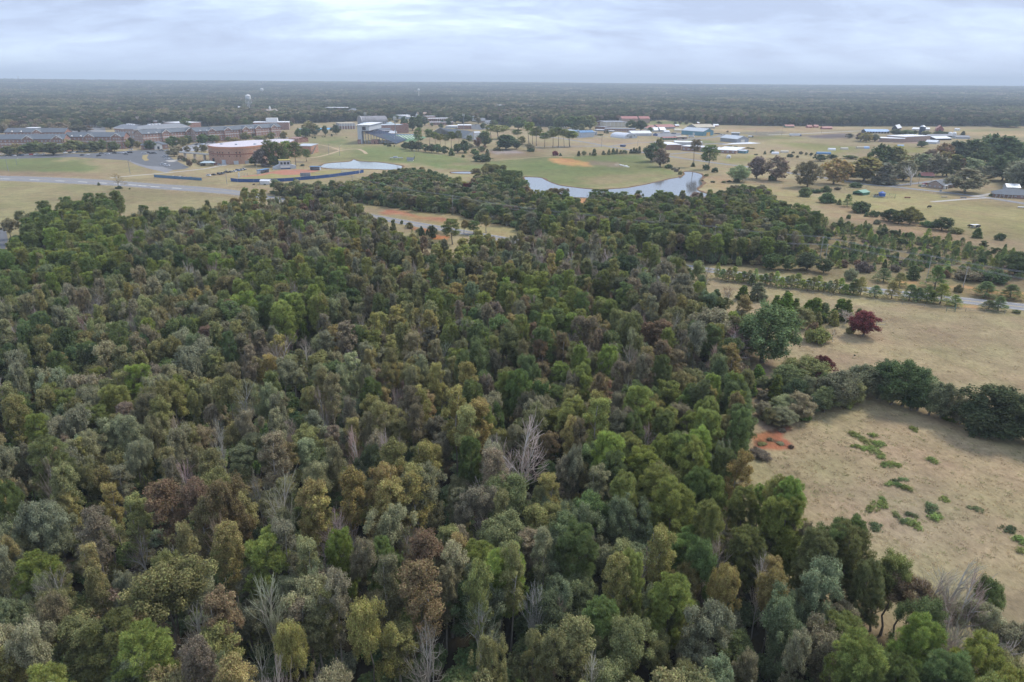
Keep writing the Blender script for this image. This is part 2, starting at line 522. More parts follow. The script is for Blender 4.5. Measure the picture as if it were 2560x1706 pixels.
ZONES = [  # (points in pixels on the ground, colour, edge softness m, strength)
    # left pasture below the road
    ([(-300, 470), (0, 452), (180, 460), (380, 472), (520, 484), (600, 494), (600, 520), (300, 560), (0, 620), (-300, 660)], (0.28, 0.245, 0.125), 6, 0.8),
    # campus lawns
    ([Z1(-400, 990), Z1(700, 957), Z1(900, 985), Z1(1150, 1075), Z1(1000, 1140), Z1(-400, 1110)], LUSH, 9, 0.85),
    ([Z1(1050, 1010), Z1(1450, 1005), Z1(1700, 1100), Z1(1500, 1160), Z1(1100, 1130)], TAN, 7, 0.8),
    ([Z1(650, 985), Z1(800, 985), Z1(790, 1015), Z1(660, 1010)], PALE, 7, 0.6),
    ([Z1(-200, 1115), Z1(1000, 1145), Z1(1240, 1190), Z1(-200, 1175)], (0.28, 0.205, 0.13), 6, 0.7),
    # slopes round the stadium and the first pond
    ([ZD(60, 700), ZD(1100, 640), ZD(1400, 800), ZD(1900, 850), ZD(2353, 860), ZD(2353, 1140), ZD(1900, 1200), ZD(1300, 1180), ZD(600, 1240), ZD(330, 1140), ZD(400, 900)], (0.245, 0.23, 0.105), 8, 0.85),
    ([ZD(650, 760), ZD(900, 720), ZD(1150, 740), ZD(1000, 820), ZD(750, 810)], LUSH, 8, 0.8),
    ([ZD(1300, 960), ZD(1900, 900), ZD(2353, 960), ZD(2353, 1120), ZD(1800, 1160), ZD(1300, 1150)], LUSH, 12, 0.55),
    ([ZD(420, 900), ZD(700, 830), ZD(1000, 900), ZD(980, 960), ZD(600, 1040), ZD(430, 1010)], (0.25, 0.18, 0.12), 8, 0.7),
    ([ZD(920, 900), ZD(1040, 920), ZD(1080, 960), ZD(960, 975)], PALE, 5, 0.9),
    ([ZD(400, 970), ZD(560, 975), ZD(540, 990), ZD(400, 1000)], PALE, 4, 0.7),
    # long meadow between the ponds
    ([Z3(-300, 850), Z3(200, 850), Z3(450, 910), Z3(750, 960), Z3(1000, 1020), Z3(1250, 1000), Z3(1900, 955), Z3(2353, 950), Z3(2353, 1340), Z3(1950, 1280), Z3(1600, 1180), Z3(1050, 1130), Z3(700, 1100), Z3(300, 1040), Z3(-300, 1010)], (0.19, 0.212, 0.082), 9, 0.9),
    ([Z3(400, 990), Z3(800, 1000), Z3(1000, 1060), Z3(700, 1090), Z3(420, 1040)], LUSH, 10, 0.7),
    ([Z3(700, 1035), Z3(1150, 1020), Z3(1200, 1045), Z3(750, 1065)], (0.31, 0.22, 0.14), 6, 0.6),
    ([Z3(1500, 1010), Z3(2100, 1040), Z3(2353, 1080), Z3(2353, 1150), Z3(1700, 1120)], LUSH, 12, 0.7),
    ([Z4(-10, 930), Z4(750, 925), Z4(900, 1040), Z4(1100, 1120), Z4(1150, 1160), Z4(900, 1230), Z4(500, 1300), Z4(-10, 1310)], (0.20, 0.217, 0.082), 8, 0.9),
    ([Z4(50, 950), Z4(700, 945), Z4(780, 1010), Z4(300, 1010)], LUSH, 10, 0.55),
    ([Z4(0, 1080), Z4(500, 1090), Z4(650, 1140), Z4(200, 1150)], LUSH, 10, 0.6),
    ([Z4(100, 1190), Z4(900, 1140), Z4(1000, 1180), Z4(500, 1270), Z4(100, 1290)], (0.31, 0.225, 0.135), 10, 0.6),
    ([Z3(1880, 985), Z3(2050, 975), Z3(2320, 1040), Z3(2330, 1065), Z3(2100, 1055), Z3(1950, 1030)], ORANGE, 3.5, 1.0),
    ([Z4(-60, 990), Z4(30, 1005), Z4(150, 1050), Z4(120, 1065), Z4(-60, 1060)], ORANGE, 3, 1.0),
    ([Z4(100, 995), Z4(400, 1030), Z4(600, 1065), Z4(500, 1080), Z4(150, 1065)], (0.27, 0.20, 0.14), 4, 0.8),
    ([Z4(430, 1040), Z4(600, 1065), Z4(590, 1077), Z4(500, 1060)], (0.5, 0.45, 0.36), 1.5, 0.5),
    ([Z3(800, 900), Z3(1000, 910), Z3(1200, 890), Z3(1600, 890), Z3(1850, 930), Z3(1700, 960), Z3(1250, 990), Z3(1000, 980)], (0.27, 0.20, 0.11), 6, 0.8),
    ([Z3(1230, 895), Z3(1500, 885), Z3(1620, 905), Z3(1480, 925), Z3(1240, 935)], (0.36, 0.30, 0.27), 4, 0.9),
    ([Z3(780, 1150), Z3(900, 1150), Z3(1060, 1160), Z3(1060, 1230), Z3(980, 1240), Z3(900, 1200)], (0.33, 0.27, 0.14), 6, 0.8),
    # school farm
    ([Z4(0, 760), Z4(380, 740), Z4(900, 760), Z4(760, 900), Z4(400, 850), Z4(0, 790)], DRY, 8, 0.75),
    ([Z4(0, 860), Z4(300, 860), Z4(700, 900), Z4(500, 930), Z4(0, 950)], (0.33, 0.255, 0.13), 8, 0.8),
    ([Z4(830, 555), Z4(1250, 565), Z4(1300, 600), Z4(830, 595)], LUSH, 12, 0.8),
    ([Z4(1250, 760), Z4(1650, 790), Z4(1600, 830), Z4(1200, 800)], LUSH, 8, 0.8),
    ([Z4(1600, 990), Z4(2000, 940), Z4(2000, 1010), Z4(1700, 1030)], (0.25, 0.23, 0.08), 8, 0.8),
    ([Z4(1940, 730), Z4(2353, 720), Z5(600, 680), Z5(850, 690), Z5(640, 780), Z5(0, 640)], (0.24, 0.23, 0.085), 12, 0.85),
    ([Z4(1540, 650), Z4(2353, 625), Z5(600, 530), Z5(0, 555), Z4(2000, 670), Z4(1600, 690)], (0.40, 0.285, 0.165), 14, 0.85),
    ([Z5(0, 505), Z5(700, 505), Z5(820, 530), Z5(300, 545), Z5(0, 540)], (0.41, 0.29, 0.16), 14, 0.9),
    ([Z5(300, 590), Z5(700, 565), Z5(820, 580), Z5(800, 600), Z5(450, 615)], (0.145, 0.12, 0.115), 9, 0.95),
    ([Z4(1750, 690), Z4(2353, 670), Z5(180, 560), Z5(0, 590), Z4(2000, 715)], (0.22, 0.20, 0.16), 8, 0.75),
    ([Z5(0, 610), Z5(420, 630), Z5(700, 650), Z5(850, 670), Z5(600, 660), Z5(0, 640)], (0.40, 0.30, 0.18), 8, 0.6),
    ([Z5(1650, 530), Z5(2353, 500), Z5(2800, 500), Z5(2800, 620), Z5(2353, 600), Z5(1850, 590), Z5(1700, 560)], (0.40, 0.29, 0.155), 15, 0.9),
    ([Z5(1800, 530), Z5(2353, 515), Z5(2353, 540), Z5(1800, 550)], LUSH, 14, 0.5),
    ([Z5(1200, 680), Z5(1450, 690), Z5(1400, 745), Z5(1200, 740)], (0.27, 0.24, 0.08), 10, 0.85),
    ([Z5(1000, 600), Z5(1500, 590), Z5(1560, 660), Z5(1000, 650)], (0.36, 0.25, 0.20), 8, 0.7),
    ([Z4(1450, 1270), Z4(1700, 1210), Z4(1900, 1220), Z4(1700, 1330), Z4(1480, 1310)], (0.33, 0.22, 0.125), 5, 0.75),
    ([Z4(1400, 1180), Z4(1700, 1170), Z4(1700, 1240), Z4(1440, 1240)], (0.31, 0.215, 0.125), 5, 0.75),
    # right hand pastures
    ([Z5(-200, 1030), Z5(250, 1080), Z5(450, 1180), Z5(800, 1090), Z5(1400, 1100), Z5(2353, 1240), Z5(2900, 1330), Z5(2900, 1650), Z5(2353, 1540), Z5(1900, 1520), Z5(1500, 1420), Z5(1000, 1290), Z5(600, 1220), Z5(100, 1230)], (0.315, 0.26, 0.125), 6, 0.9),
    ([Z5(450, 1180), Z5(700, 1230), Z5(1000, 1290), Z5(1500, 1400), Z5(2000, 1560), Z5(1700, 1600), Z5(1200, 1450), Z5(700, 1350)], (0.31, 0.205, 0.12), 6, 0.75),
    ([(1900, 560), (2100, 552), (2300, 585), (2560, 640), (2760, 700), (2760, 800), (2560, 765), (2160, 715), (1850, 678), (1740, 650), (1840, 610)], SCRUB, 7, 0.85),
    ([(2160, 705), (2270, 722), (2410, 738), (2560, 755), (2760, 780), (2760, 760), (2560, 735), (2400, 715), (2250, 702)], (0.30, 0.225, 0.115), 3, 0.8),
    ([Z6(1800, 530), Z6(1960, 545), Z6(2100, 590), Z6(2330, 610), Z6(2330, 585), Z6(2100, 570), Z6(1960, 535)], ORANGE, 1.6, 0.95),
    ([Z6(1470, 495), Z6(1580, 500), Z6(1590, 520), Z6(1480, 515)], ORANGE, 1.6, 0.9),
    ([Z6(1890, 655), Z6(2030, 660), Z6(2060, 680), Z6(1900, 672)], ORANGE, 1.0, 0.7),
    # road verge south of the highway, then the big dry pasture
    ([(1740, 690), (1905, 715), (2150, 742), (2400, 768), (2620, 795), (2900, 830), (2900, 1300), (2560, 1120), (2300, 1040), (2170, 985), (1985, 1060), (1900, 1130), (1840, 1040), (1860, 960), (1900, 900), (1930, 850), (1830, 760)], PASTURE, 3, 1.0),
    ([Z6(60, 470), Z6(600, 530), Z6(1100, 600), Z6(1500, 650), Z6(2325, 720), Z6(2325, 745), Z6(1500, 680), Z6(1100, 650), Z6(600, 575)], (0.30, 0.235, 0.13), 2, 0.8),
    ([Z6(700, 850), Z6(1400, 900), Z6(1900, 1000), Z6(2500, 1200), Z6(2500, 1300), Z6(1700, 1150), Z6(1000, 960)], (0.345, 0.262, 0.15), 8, 0.5),
    ([(1985, 1060), (2170, 985), (2300, 1040), (2560, 1120), (2900, 1250), (2900, 2000), (2600, 1640), (2480, 1510), (2330, 1470), (2150, 1420), (1960, 1330), (1860, 1230), (1860, 1120)], (0.395, 0.31, 0.18), 2, 1.0),
    ([(2120, 1230), (2300, 1220), (2420, 1300), (2330, 1400), (2200, 1330)], (0.34, 0.27, 0.19), 9, 0.6),
    ([(2420, 1500), (2560, 1470), (2700, 1500), (2700, 1640), (2600, 1600)], (0.25, 0.165, 0.125), 5, 0.7),
    ([(1905, 1160), (1990, 1150), (2020, 1260), (2010, 1330), (1900, 1250)], (0.34, 0.245, 0.165), 6, 0.6),
    # track of bare soil beside the wood
    ([Z6(560, 1080), Z6(660, 1010), Z6(640, 1080), Z6(590, 1180), Z6(560, 1300), Z6(600, 1420), Z6(640, 1480), Z6(560, 1490), Z6(520, 1300)], (0.24, 0.17, 0.13), 1.2, 0.9),
    # clearing by the highway and its clay banks
    ([Z8(120, 140), Z8(350, 172), Z8(700, 230), Z8(960, 285), Z8(1200, 335), Z8(1450, 370), Z8(1450, 420), Z8(1100, 420), Z8(720, 340), Z8(300, 240), Z8(100, 180)], (0.325, 0.255, 0.13), 3, 1.0),
    ([Z8(300, 235), Z8(520, 262), Z8(740, 302), Z8(720, 325), Z8(480, 290), Z8(300, 255)], (0.40, 0.19, 0.11), 1.8, 0.8),
    ([Z8(430, 265), Z8(640, 300), Z8(720, 345), Z8(560, 320), Z8(380, 285)], (0.34, 0.24, 0.13), 2, 0.7),
    ([Z8(500, 350), Z8(720, 400), Z8(740, 440), Z8(690, 535), Z8(630, 520), Z8(560, 420)], (0.17, 0.135, 0.075), 2, 0.9),
    ([Z8(640, 415), Z8(720, 410), Z8(720, 440), Z8(650, 435)], CLAY, 1.2, 0.85),
    ([Z8(630, 500), Z8(690, 505), Z8(690, 535), Z8(640, 530)], CLAY, 1.0, 0.9),
    ([Z8(520, 350), Z8(620, 375), Z8(600, 400), Z8(530, 380)], CLAY, 1.4, 0.6),
    ([Z4(-60, 1435), Z4(190, 1432), Z4(190, 1475), Z4(60, 1500), Z4(-60, 1480)], CLAY, 2.0, 0.6),
    # ruts below the washout
    # clay washout at the corner of the near field
    ([(1882, 1093), (1922, 1078), (1952, 1080), (1976, 1066), (1980, 1074), (1962, 1084), (1960, 1094), (1984, 1110), (1986, 1122), (1960, 1128), (1930, 1124), (1884, 1122)], (0.42, 0.15, 0.085), 0.5, 0.92),
]


def ground_mesh():
    th_f = np.radians(np.linspace(-43, 43, 520))
    th_c = np.radians(np.concatenate([np.linspace(46, 180, 30), np.linspace(-180, -46, 30)[1:]]))
    th = np.concatenate([th_f, th_c])
    ys = np.concatenate([np.linspace(1990, 330, 420), np.linspace(328, 226, 70)])
    rs = []
    for y in ys:
        q = P(1280, y)
        rs.append(q[1])
    rs = np.concatenate([[8, 20, 35], rs, np.geomspace(rs[-1] * 1.05, 16000, 24)])
    rs = np.unique(np.round(rs, 3))
    R, T = np.meshgrid(rs, th, indexing='ij')
    X, Y = R * np.sin(T), R * np.cos(T)
    nr, nth = X.shape
    x, y = X.ravel(), Y.ravel()
    r = R.ravel()
    # far land rolls and rises slightly
    k = np.clip((r - 3000) / 7500, 0, 1)
    k = k * k * (3 - 2 * k)
    z = k * (64 + 16 * fbm(x / 5200, y / 5200, 5, 3) + 9 * np.clip(-x / 6000, -1, 1))
    z -= np.clip((r - 13000) / 3000, 0, 1) * 40
    colr = np.empty((len(x), 3))
    colr[:] = TAN
    big = fbm(x / 90, y / 90, 3)
    med = fbm(x / 22, y / 22, 9)
    wx = x + (fbm(x / 14, y / 14, 21, 3)) * np.clip(r / 60, 2, 14)
    wy = y + (fbm(x / 14, y / 14, 33, 3)) * np.clip(r / 60, 2, 14)

    def put(poly, c, soft, k_):
        mn, mx = poly.min(0) - 60, poly.max(0) + 60
        sel = np.where((x > mn[0]) & (x < mx[0]) & (y > mn[1]) & (y < mx[1]))[0]
        if not len(sel):
            return
        sx, sy = wx[sel], wy[sel]
        sd = edge_dist(poly, sx, sy) * np.where(inside(poly, sx, sy), 1, -1)
        a = np.clip(sd / (2 * soft) + 0.5, 0, 1) * k_
        colr[sel] = colr[sel] * (1 - a[:, None]) + np.array(c) * a[:, None]

    for pts, c, soft, k_ in ZONES[:-1]:
        put(gpoly(pts), c, soft, k_)
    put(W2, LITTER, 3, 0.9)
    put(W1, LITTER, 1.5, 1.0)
    for i in (-8, -7, -6, -5, -4, -3):
        put(gpoly(ZONES[i][0]), *ZONES[i][1:])
    pts, c, soft, k_ = ZONES[-1]
    wx, wy = x + fbm(x / 3, y / 3, 2, 3) * 1.2, y + fbm(x / 3, y / 3, 4, 3) * 1.2
    put(gpoly(pts), c, soft, k_)
    for rut in ([(1905, 1105), (1930, 1094), (1962, 1108), (1980, 1118), (1950, 1112), (1925, 1102)], [(1890, 1085), (1930, 1078), (1968, 1070), (1940, 1084)], [(1884, 1108), (1900, 1100), (1904, 1112), (1890, 1118)]):
        put(gpoly(rut), (0.13, 0.075, 0.045), 0.45, 0.95)
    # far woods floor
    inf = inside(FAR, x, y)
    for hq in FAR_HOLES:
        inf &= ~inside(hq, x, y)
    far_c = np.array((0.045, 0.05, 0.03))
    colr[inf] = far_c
    v = (1 + 0.28 * big + 0.20 * med)[:, None]
    colr *= np.clip(v, 0.5, 1.5) * 0.87
    colr[:, 1] *= 1 + 0.10 * fbm(x / 40, y / 40, 77)
    me = bpy.data.meshes.new('ground')
    verts = np.column_stack([x, y, z])
    verts = np.vstack([verts, [[0, 0, 0]]])
    i, j = np.meshgrid(np.arange(nr - 1), np.arange(nth), indexing='ij')
    j2 = (j + 1) % nth
    f = np.stack([i * nth + j, (i + 1) * nth + j, (i + 1) * nth + j2, i * nth + j2], -1).reshape(-1, 4)[:, ::-1]
    tri = [(nr * nth, a, (a + 1) % nth)[::1] for a in range(nth)]
    set_mesh(me, verts, f, extra_tris=[(t[0], t[2], t[1]) for t in tri])
    at = me.attributes.new('gcol', 'FLOAT_COLOR', 'POINT')
    cc = np.ones((len(verts), 4), np.float32)
    cc[:-1, :3] = colr
    cc[-1, :3] = LITTER
    at.data.foreach_set('color', cc.ravel())
    return me


def set_mesh(me, verts, quads, extra_tris=()):
    verts = np.asarray(verts, np.float32)
    quads = np.asarray(quads, np.int32)
    nq, ntr = len(quads), len(extra_tris)
    me.vertices.add(len(verts))
    me.vertices.foreach_set('co', verts.ravel())
    me.loops.add(nq * 4 + ntr * 3)
    li = quads.ravel()
    ls = np.arange(nq) * 4
    lt = np.full(nq, 4)
    if ntr:
        li = np.concatenate([li, np.asarray(extra_tris, np.int32).ravel()])
        ls = np.concatenate([ls, nq * 4 + np.arange(ntr) * 3])
        lt = np.concatenate([lt, np.full(ntr, 3)])
    me.loops.foreach_set('vertex_index', li.astype(np.int32))
    me.polygons.add(nq + ntr)
    me.polygons.foreach_set('loop_start', ls.astype(np.int32))
    me.polygons.foreach_set('loop_total', lt.astype(np.int32))
    me.update(calc_edges=True)
    me.validate()


def ground_material():
    mt, t, o = new_mat('ground')
    b = t.nodes.new('ShaderNodeBsdfPrincipled')
    b.inputs['Roughness'].default_value = 0.95
    b.inputs['Specular IOR Level'].default_value = 0.05
    at = t.nodes.new('ShaderNodeAttribute')
    at.attribute_name = 'gcol'
    g = t.nodes.new('ShaderNodeNewGeometry')

    def noise(scale, detail, rough, sv=(1, 1, 1)):
        mp = t.nodes.new('ShaderNodeMapping')
        mp.inputs['Scale'].default_value = sv
        t.links.new(g.outputs['Position'], mp.inputs[0])
        n = t.nodes.new('ShaderNodeTexNoise')
        n.inputs['Scale'].default_value = scale
        n.inputs['Detail'].default_value = detail
        n.inputs['Roughness'].default_value = rough
        t.links.new(mp.outputs[0], n.inputs['Vector'])
        return n.outputs['Fac']
    fine = noise(1.1, 5, 0.7, (1, 0.6, 1))
    mid = noise(0.16, 5, 0.62)
    r1 = t.nodes.new('ShaderNodeMapRange')
    r1.inputs['From Min'].default_value = 0.3
    r1.inputs['From Max'].default_value = 0.7
    r1.inputs['To Min'].default_value = 0.74
    r1.inputs['To Max'].default_value = 1.22
    t.links.new(fine, r1.inputs['Value'])
    r2 = t.nodes.new('ShaderNodeMapRange')
    r2.inputs['From Min'].default_value = 0.3
    r2.inputs['From Max'].default_value = 0.7
    r2.inputs['To Min'].default_value = 0.8
    r2.inputs['To Max'].default_value = 1.18
    t.links.new(mid, r2.inputs['Value'])
    mm = t.nodes.new('ShaderNodeMath')
    mm.operation = 'MULTIPLY'
    t.links.new(r1.outputs[0], mm.inputs[0])
    t.links.new(r2.outputs[0], mm.inputs[1])
    s = t.nodes.new('ShaderNodeVectorMath')
    s.operation = 'SCALE'
    t.links.new(at.outputs['Color'], s.inputs[0])
    t.links.new(mm.outputs[0], s.inputs['Scale'])
    hs = t.nodes.new('ShaderNodeHueSaturation')
    n3 = noise(0.05, 4, 0.6)
    r3 = t.nodes.new('ShaderNodeMapRange')
    r3.inputs['From Min'].default_value = 0.3
    r3.inputs['From Max'].default_value = 0.7
    r3.inputs['To Min'].default_value = 0.485
    r3.inputs['To Max'].default_value = 0.522
    t.links.new(n3, r3.inputs['Value'])
    t.links.new(r3.outputs[0], hs.inputs['Hue'])
    t.links.new(s.outputs[0], hs.inputs['Color'])
    t.links.new(hs.outputs[0], b.inputs['Base Color'])
    bn = t.nodes.new('ShaderNodeBump')
    bn.inputs['Strength'].default_value = 0.6
    bn.inputs['Distance'].default_value = 0.25
    t.links.new(fine, bn.inputs['Height'])
    t.links.new(bn.outputs[0], b.inputs['Normal'])
    t.links.new(b.outputs[0], o.inputs['Surface'])
    return mt


gme = ground_mesh()
gme.materials.append(ground_material())
ground = bpy.data.objects.new('ground', gme)
col.objects.link(ground)
struct(ground)

# ------------------------------------------------------------------ roads, paths, lots
ASPHALT = paint('asphalt', (0.235, 0.23, 0.235), 0.85, 0.14, 0.25, spec=0.15)
DARK_ASPHALT = paint('dark_asphalt', (0.13, 0.132, 0.14), 0.85, 0.18, 0.15, spec=0.15)
CONCRETE = paint('concrete', (0.42, 0.39, 0.35), 0.85, 0.12, 0.4, spec=0.15)
DIRT = paint('dirt_track', (0.45, 0.34, 0.23), 0.95, 0.2, 0.4, spec=0.05)
WHITE_LINE = paint('white_line_paint', (0.75, 0.74, 0.70), 0.6, 0.15, 0.8)
YELLOW_LINE = paint('yellow_line_paint', (0.62, 0.42, 0.06), 0.6, 0.15, 0.8)


def smooth(pts, n=6):
    pts = [np.asarray(p, float) for p in pts]
    o = []
    for i in range(len(pts) - 1):
        p0, p1, p2, p3 = pts[max(i - 1, 0)], pts[i], pts[i + 1], pts[min(i + 2, len(pts) - 1)]
        for k in range(n):
            t_ = k / n
            o.append(0.5 * (2 * p1 + (p2 - p0) * t_ + (2 * p0 - 5 * p1 + 4 * p2 - p3) * t_ ** 2 + (3 * p1 - p0 - 3 * p2 + p3) * t_ ** 3))
    o.append(pts[-1])
    return o


def ribbon(name, centre, width, z, mat, parent=None):
    """flat strip of given width (number or list) along a ground polyline"""
    pts = [np.array([p[0], p[1]]) for p in centre]
    mb = MB()
    vs_, fs = [], []
    for i, p in enumerate(pts):
        d = pts[min(i + 1, len(pts) - 1)] - pts[max(i - 1, 0)]
        d /= max(np.linalg.norm(d), 1e-9)
        nn = np.array([-d[1], d[0]])
        w = width if isinstance(width, (int, float)) else width[i]
        a, b = p + nn * w / 2, p - nn * w / 2
        vs_ += [(a[0], a[1], z), (b[0], b[1], z)]
        if i:
            fs.append((2 * i - 2, 2 * i - 1, 2 * i + 1, 2 * i))
    mb.add(vs_, fs)
    return mb.build(name, mat, parent)


def edges_strip(name, rows, z, mat):
    """strip whose two edges were read off: (x, ytop, ybottom)"""
    a = smooth([P(x, t_)[:2] for x, t_, b in rows], 5)
    b = smooth([P(x, b)[:2] for x, t_, b in rows], 5)
    n = len(a)
    mb = MB().add([(p[0], p[1], z) for p in a] + [(p[0], p[1], z) for p in b],
                  [(i, n + i, n + i + 1, i + 1) for i in range(n - 1)])
    return mb.build(name, mat), [(p + q) / 2 for p, q in zip(a, b)], [np.linalg.norm(p - q) for p, q in zip(a, b)]


HW = [(-260, 436, 446), (0, 440, 452), (177, 446, 459.5), (300, 453, 465.5), (376, 459, 471.5), (520, 469, 482), (613, 480, 491.5), (800, 513, 524),
      (978, 545, 556), (1113, 568, 579), (1320, 603, 614), (1500, 632, 643), (1850, 680, 692), (2159, 717, 731), (2403, 743.5, 758.5), (2560, 760, 777), (2900, 796, 816)]
hw, hw_c, hw_w = edges_strip('road', HW, 0.05, ASPHALT)
struct(hw)
hw['label'] = 'grey two lane highway crossing from the campus to the dry pasture'


def offset_line(c, w, fr):
    o = []
    for i, p in enumerate(c):
        d = c[min(i + 1, len(c) - 1)] - c[max(i - 1, 0)]
        d /= np.linalg.norm(d)
        o.append(p + np.array([-d[1], d[0]]) * fr * w[i])
    return o


for fr, mat, ww in ((0.40, WHITE_LINE, .16), (-0.40, WHITE_LINE, .16), (0.012, YELLOW_LINE, .15), (-0.012, YELLOW_LINE, .15)):
    o = ribbon('lane_marking', offset_line(hw_c, hw_w, fr), ww, 0.056, mat, hw)
# dashes on the wide stretch by the campus
cc = [(P(x, (t_ + b) / 2 + 1.4)[:2]) for x, t_, b in HW[:6]]
cs = smooth(cc, 8)
for i in range(2, len(cs) - 4, 3):
    d = cs[i + 1] - cs[i]
    d /= np.linalg.norm(d)
    ribbon('lane_dash', [cs[i], cs[i] + d * 9], 1.1, 0.062, WHITE_LINE, hw)


def road(pts, w, mat, name='road', z=0.04, lab=None):
    o = ribbon(name, smooth([P(x, y)[:2] for x, y in pts], 6), w, z, mat)
    struct(o)
    if lab:
        o['label'] = lab
    return o


road([(1336, 340), (1390, 345), (1444, 353), (1486, 360), (1522, 367), (1569, 374.5), (1602, 380.6), (1671, 390.6), (1710, 397), (1754, 403),
      (1790, 408), (1829, 413), (1870, 417.5), (1966, 431.6), (1996, 436), (2110, 452), (2154, 460), (2219, 466), (2355, 480.6), (2464, 494),
      (2560, 509), (2760, 536)], 7.0, ASPHALT, lab='pale lane running past the school farm and the brick houses')
road([(1522, 366.5), (1580, 358.5), (1624, 356), (1690, 351), (1745, 345), (1790, 342)], 6.0, ASPHALT, z=0.045)
road([(2225, 465.5), (2300, 457.5), (2374, 448), (2420, 443)], 6.0, ASPHALT, z=0.045)
road([(1336, 368), (1420, 366), (1500, 364.5)], 4.5, ASPHALT, 'path', z=0.047)
road([(1920, 338), (2000, 335), (2080, 331), (2146, 328), (2200, 326)], 7, CONCRETE, 'path')
road([ZD(330, 1130), ZD(500, 1110), ZD(740, 1050), ZD(1000, 970), ZD(1200, 942), ZD(1400, 935), ZD(1530, 985), ZD(1590, 1040)], 4.0, DIRT, 'path')
road([ZD(150, 800), ZD(500, 830), ZD(800, 890), ZD(1000, 970)], 2.5, DIRT, 'path', z=0.046)
road([(276, 445.5), (314, 441.5), (400, 434), (480, 426), (520, 421), (545, 416)], 4.0, CONCRETE, 'path', lab='pale concrete walk climbing to the round arena')
road([Z3(1250, 1000), Z3(1500, 985), Z3(1700, 970), Z3(1900, 958), Z3(2150, 960)], 2.0, DIRT, 'path')
road([ZF(170, 600), ZF(500, 570), ZF(900, 555)], 6, ASPHALT, 'path', z=0.043)
road([ZF(-300, 800), ZF(0, 800), ZF(600, 785), ZF(800, 770)], 5, ASPHALT, 'path', z=0.048)
road([ZG(400, 550), ZG(700, 530), ZG(1000, 500), ZG(1250, 470)], 6, ASPHALT, 'path', z=0.044)
road([ZG(100, 870), ZG(350, 850), ZG(600, 825), ZG(860, 870)], 6, ASPHALT, 'path', z=0.043)
road([ZG(870, 640), ZG(1100, 630), ZG(1300, 620), ZG(1320, 655)], 8, ASPHALT, 'path', z=0.043)
road([(2330, 505), (2420, 498), (2470, 495)], 4, CONCRETE, 'path', z=0.047)
road([Z5(1880, 1150), Z5(2000, 1130), Z5(2060, 1120)], 5, CONCRETE, 'path', z=0.048)


def sheet(name, pts, z, mat, lab=None):
    p = [P(x, y)[:2] for x, y in pts]
    a = sum(p[i][0] * p[(i + 1) % len(p)][1] - p[(i + 1) % len(p)][0] * p[i][1] for i in range(len(p)))
    if a < 0:
        p = p[::-1]
    o = MB().add([(q[0], q[1], z) for q in p], [tuple(range(len(p)))]).build(name, mat)
    struct(o)
    if lab:
        o['label'] = lab
    return o


sheet('parking_lot', [Z1(-300, 960), Z1(0, 955), Z1(700, 925), Z1(1000, 925), Z1(1460, 893), Z1(1900, 878), Z1(1935, 905), Z1(1905, 950), Z1(1990, 1005), Z1(2140, 1080), Z1(2090, 1100), Z1(1960, 1110),
                      Z1(1840, 1075), Z1(1650, 1062), Z1(1440, 1003), Z1(1180, 985), Z1(850, 965), Z1(0, 988), Z1(-300, 992)], 0.05, DARK_ASPHALT,
      'dark asphalt parking lot in front of the brick dormitories')
sheet('driveway', [Z1(1440, 1003), Z1(1650, 1062), Z1(1840, 1075), Z1(1960, 1112), Z1(1880, 1140), Z1(1700, 1100), Z1(1560, 1060)], 0.045, ASPHALT)
sheet('parking_island', [Z1(1615, 945), Z1(1680, 935), Z1(1660, 975), Z1(1690, 1000), Z1(1640, 1010), Z1(1605, 980)], 0.12, paint('dry_lawn', (0.33, 0.26, 0.13), 0.95, 0.25, 0.3, spec=0.05))
sheet('walkway', [Z1(1870, 1005), Z1(1990, 995), Z1(2040, 990), Z1(2045, 998), Z1(1960, 1020), Z1(1910, 1020)], 0.07, CONCRETE)
sheet('parking_lot', [ZB(1760, 1000), ZB(1780, 880), ZB(2100, 800), ZB(2500, 760), ZB(2600, 900), ZB(2353, 960)], 0.05, paint('worn_asphalt', (0.30, 0.30, 0.32), 0.85, 0.15, 0.2, spec=0.15),
      'light grey parking lot beside the round arena')
sheet('parking_lot', [ZC(420, 800), ZC(780, 795), ZC(560, 860), ZC(430, 865), ZC(300, 830)], 0.05, CONCRETE, 'small concrete yard below the arena wall')
sheet('parking_lot', [ZE(1650, 480), ZE(1950, 460), ZE(2150, 520), ZE(2250, 560), ZE(1980, 590), ZE(1780, 580)], 0.05, DARK_ASPHALT, 'asphalt lot beside the flat brick block behind the bleachers')
sheet('parking_lot', [ZG(1250, 430), ZG(1600, 470), ZG(1500, 500), ZG(1150, 470)], 0.05, ASPHALT, 'grey yard behind the teal metal hall')
sheet('parking_lot', [Z1(1000, 600), Z1(1180, 600), Z1(1200, 680), Z1(780, 690), Z1(790, 640)], 0.05, ASPHALT, 'pale lot behind the dormitories')
sheet('parking_lot', [Z4(870, 690), Z4(1180, 690), Z4(1200, 745), Z4(960, 740), Z4(860, 720)], 0.05, ASPHALT, 'grey yard between the metal buildings')
sheet('parking_lot', [(80, 690), (140, 660), (170, 720), (120, 760), (60, 740)], 0.05, CONCRETE, 'pale yard showing between the pines')
sheet('parking_lot', [(-120, 590), (14, 570), (20, 600), (-20, 720), (-120, 720)], 0.05, DARK_ASPHALT, 'dark asphalt yard at the edge of the pine stand')
sheet('tarpaulin', [ZG(1310, 655), ZG(1620, 610), ZG(1900, 594), ZG(2200, 625), ZG(1900, 640)], 0.25, paint('white_sheet', (0.72, 0.73, 0.75), 0.5, 0.06, 0.3), 'white sheeting spread on the grass below the grey barn')

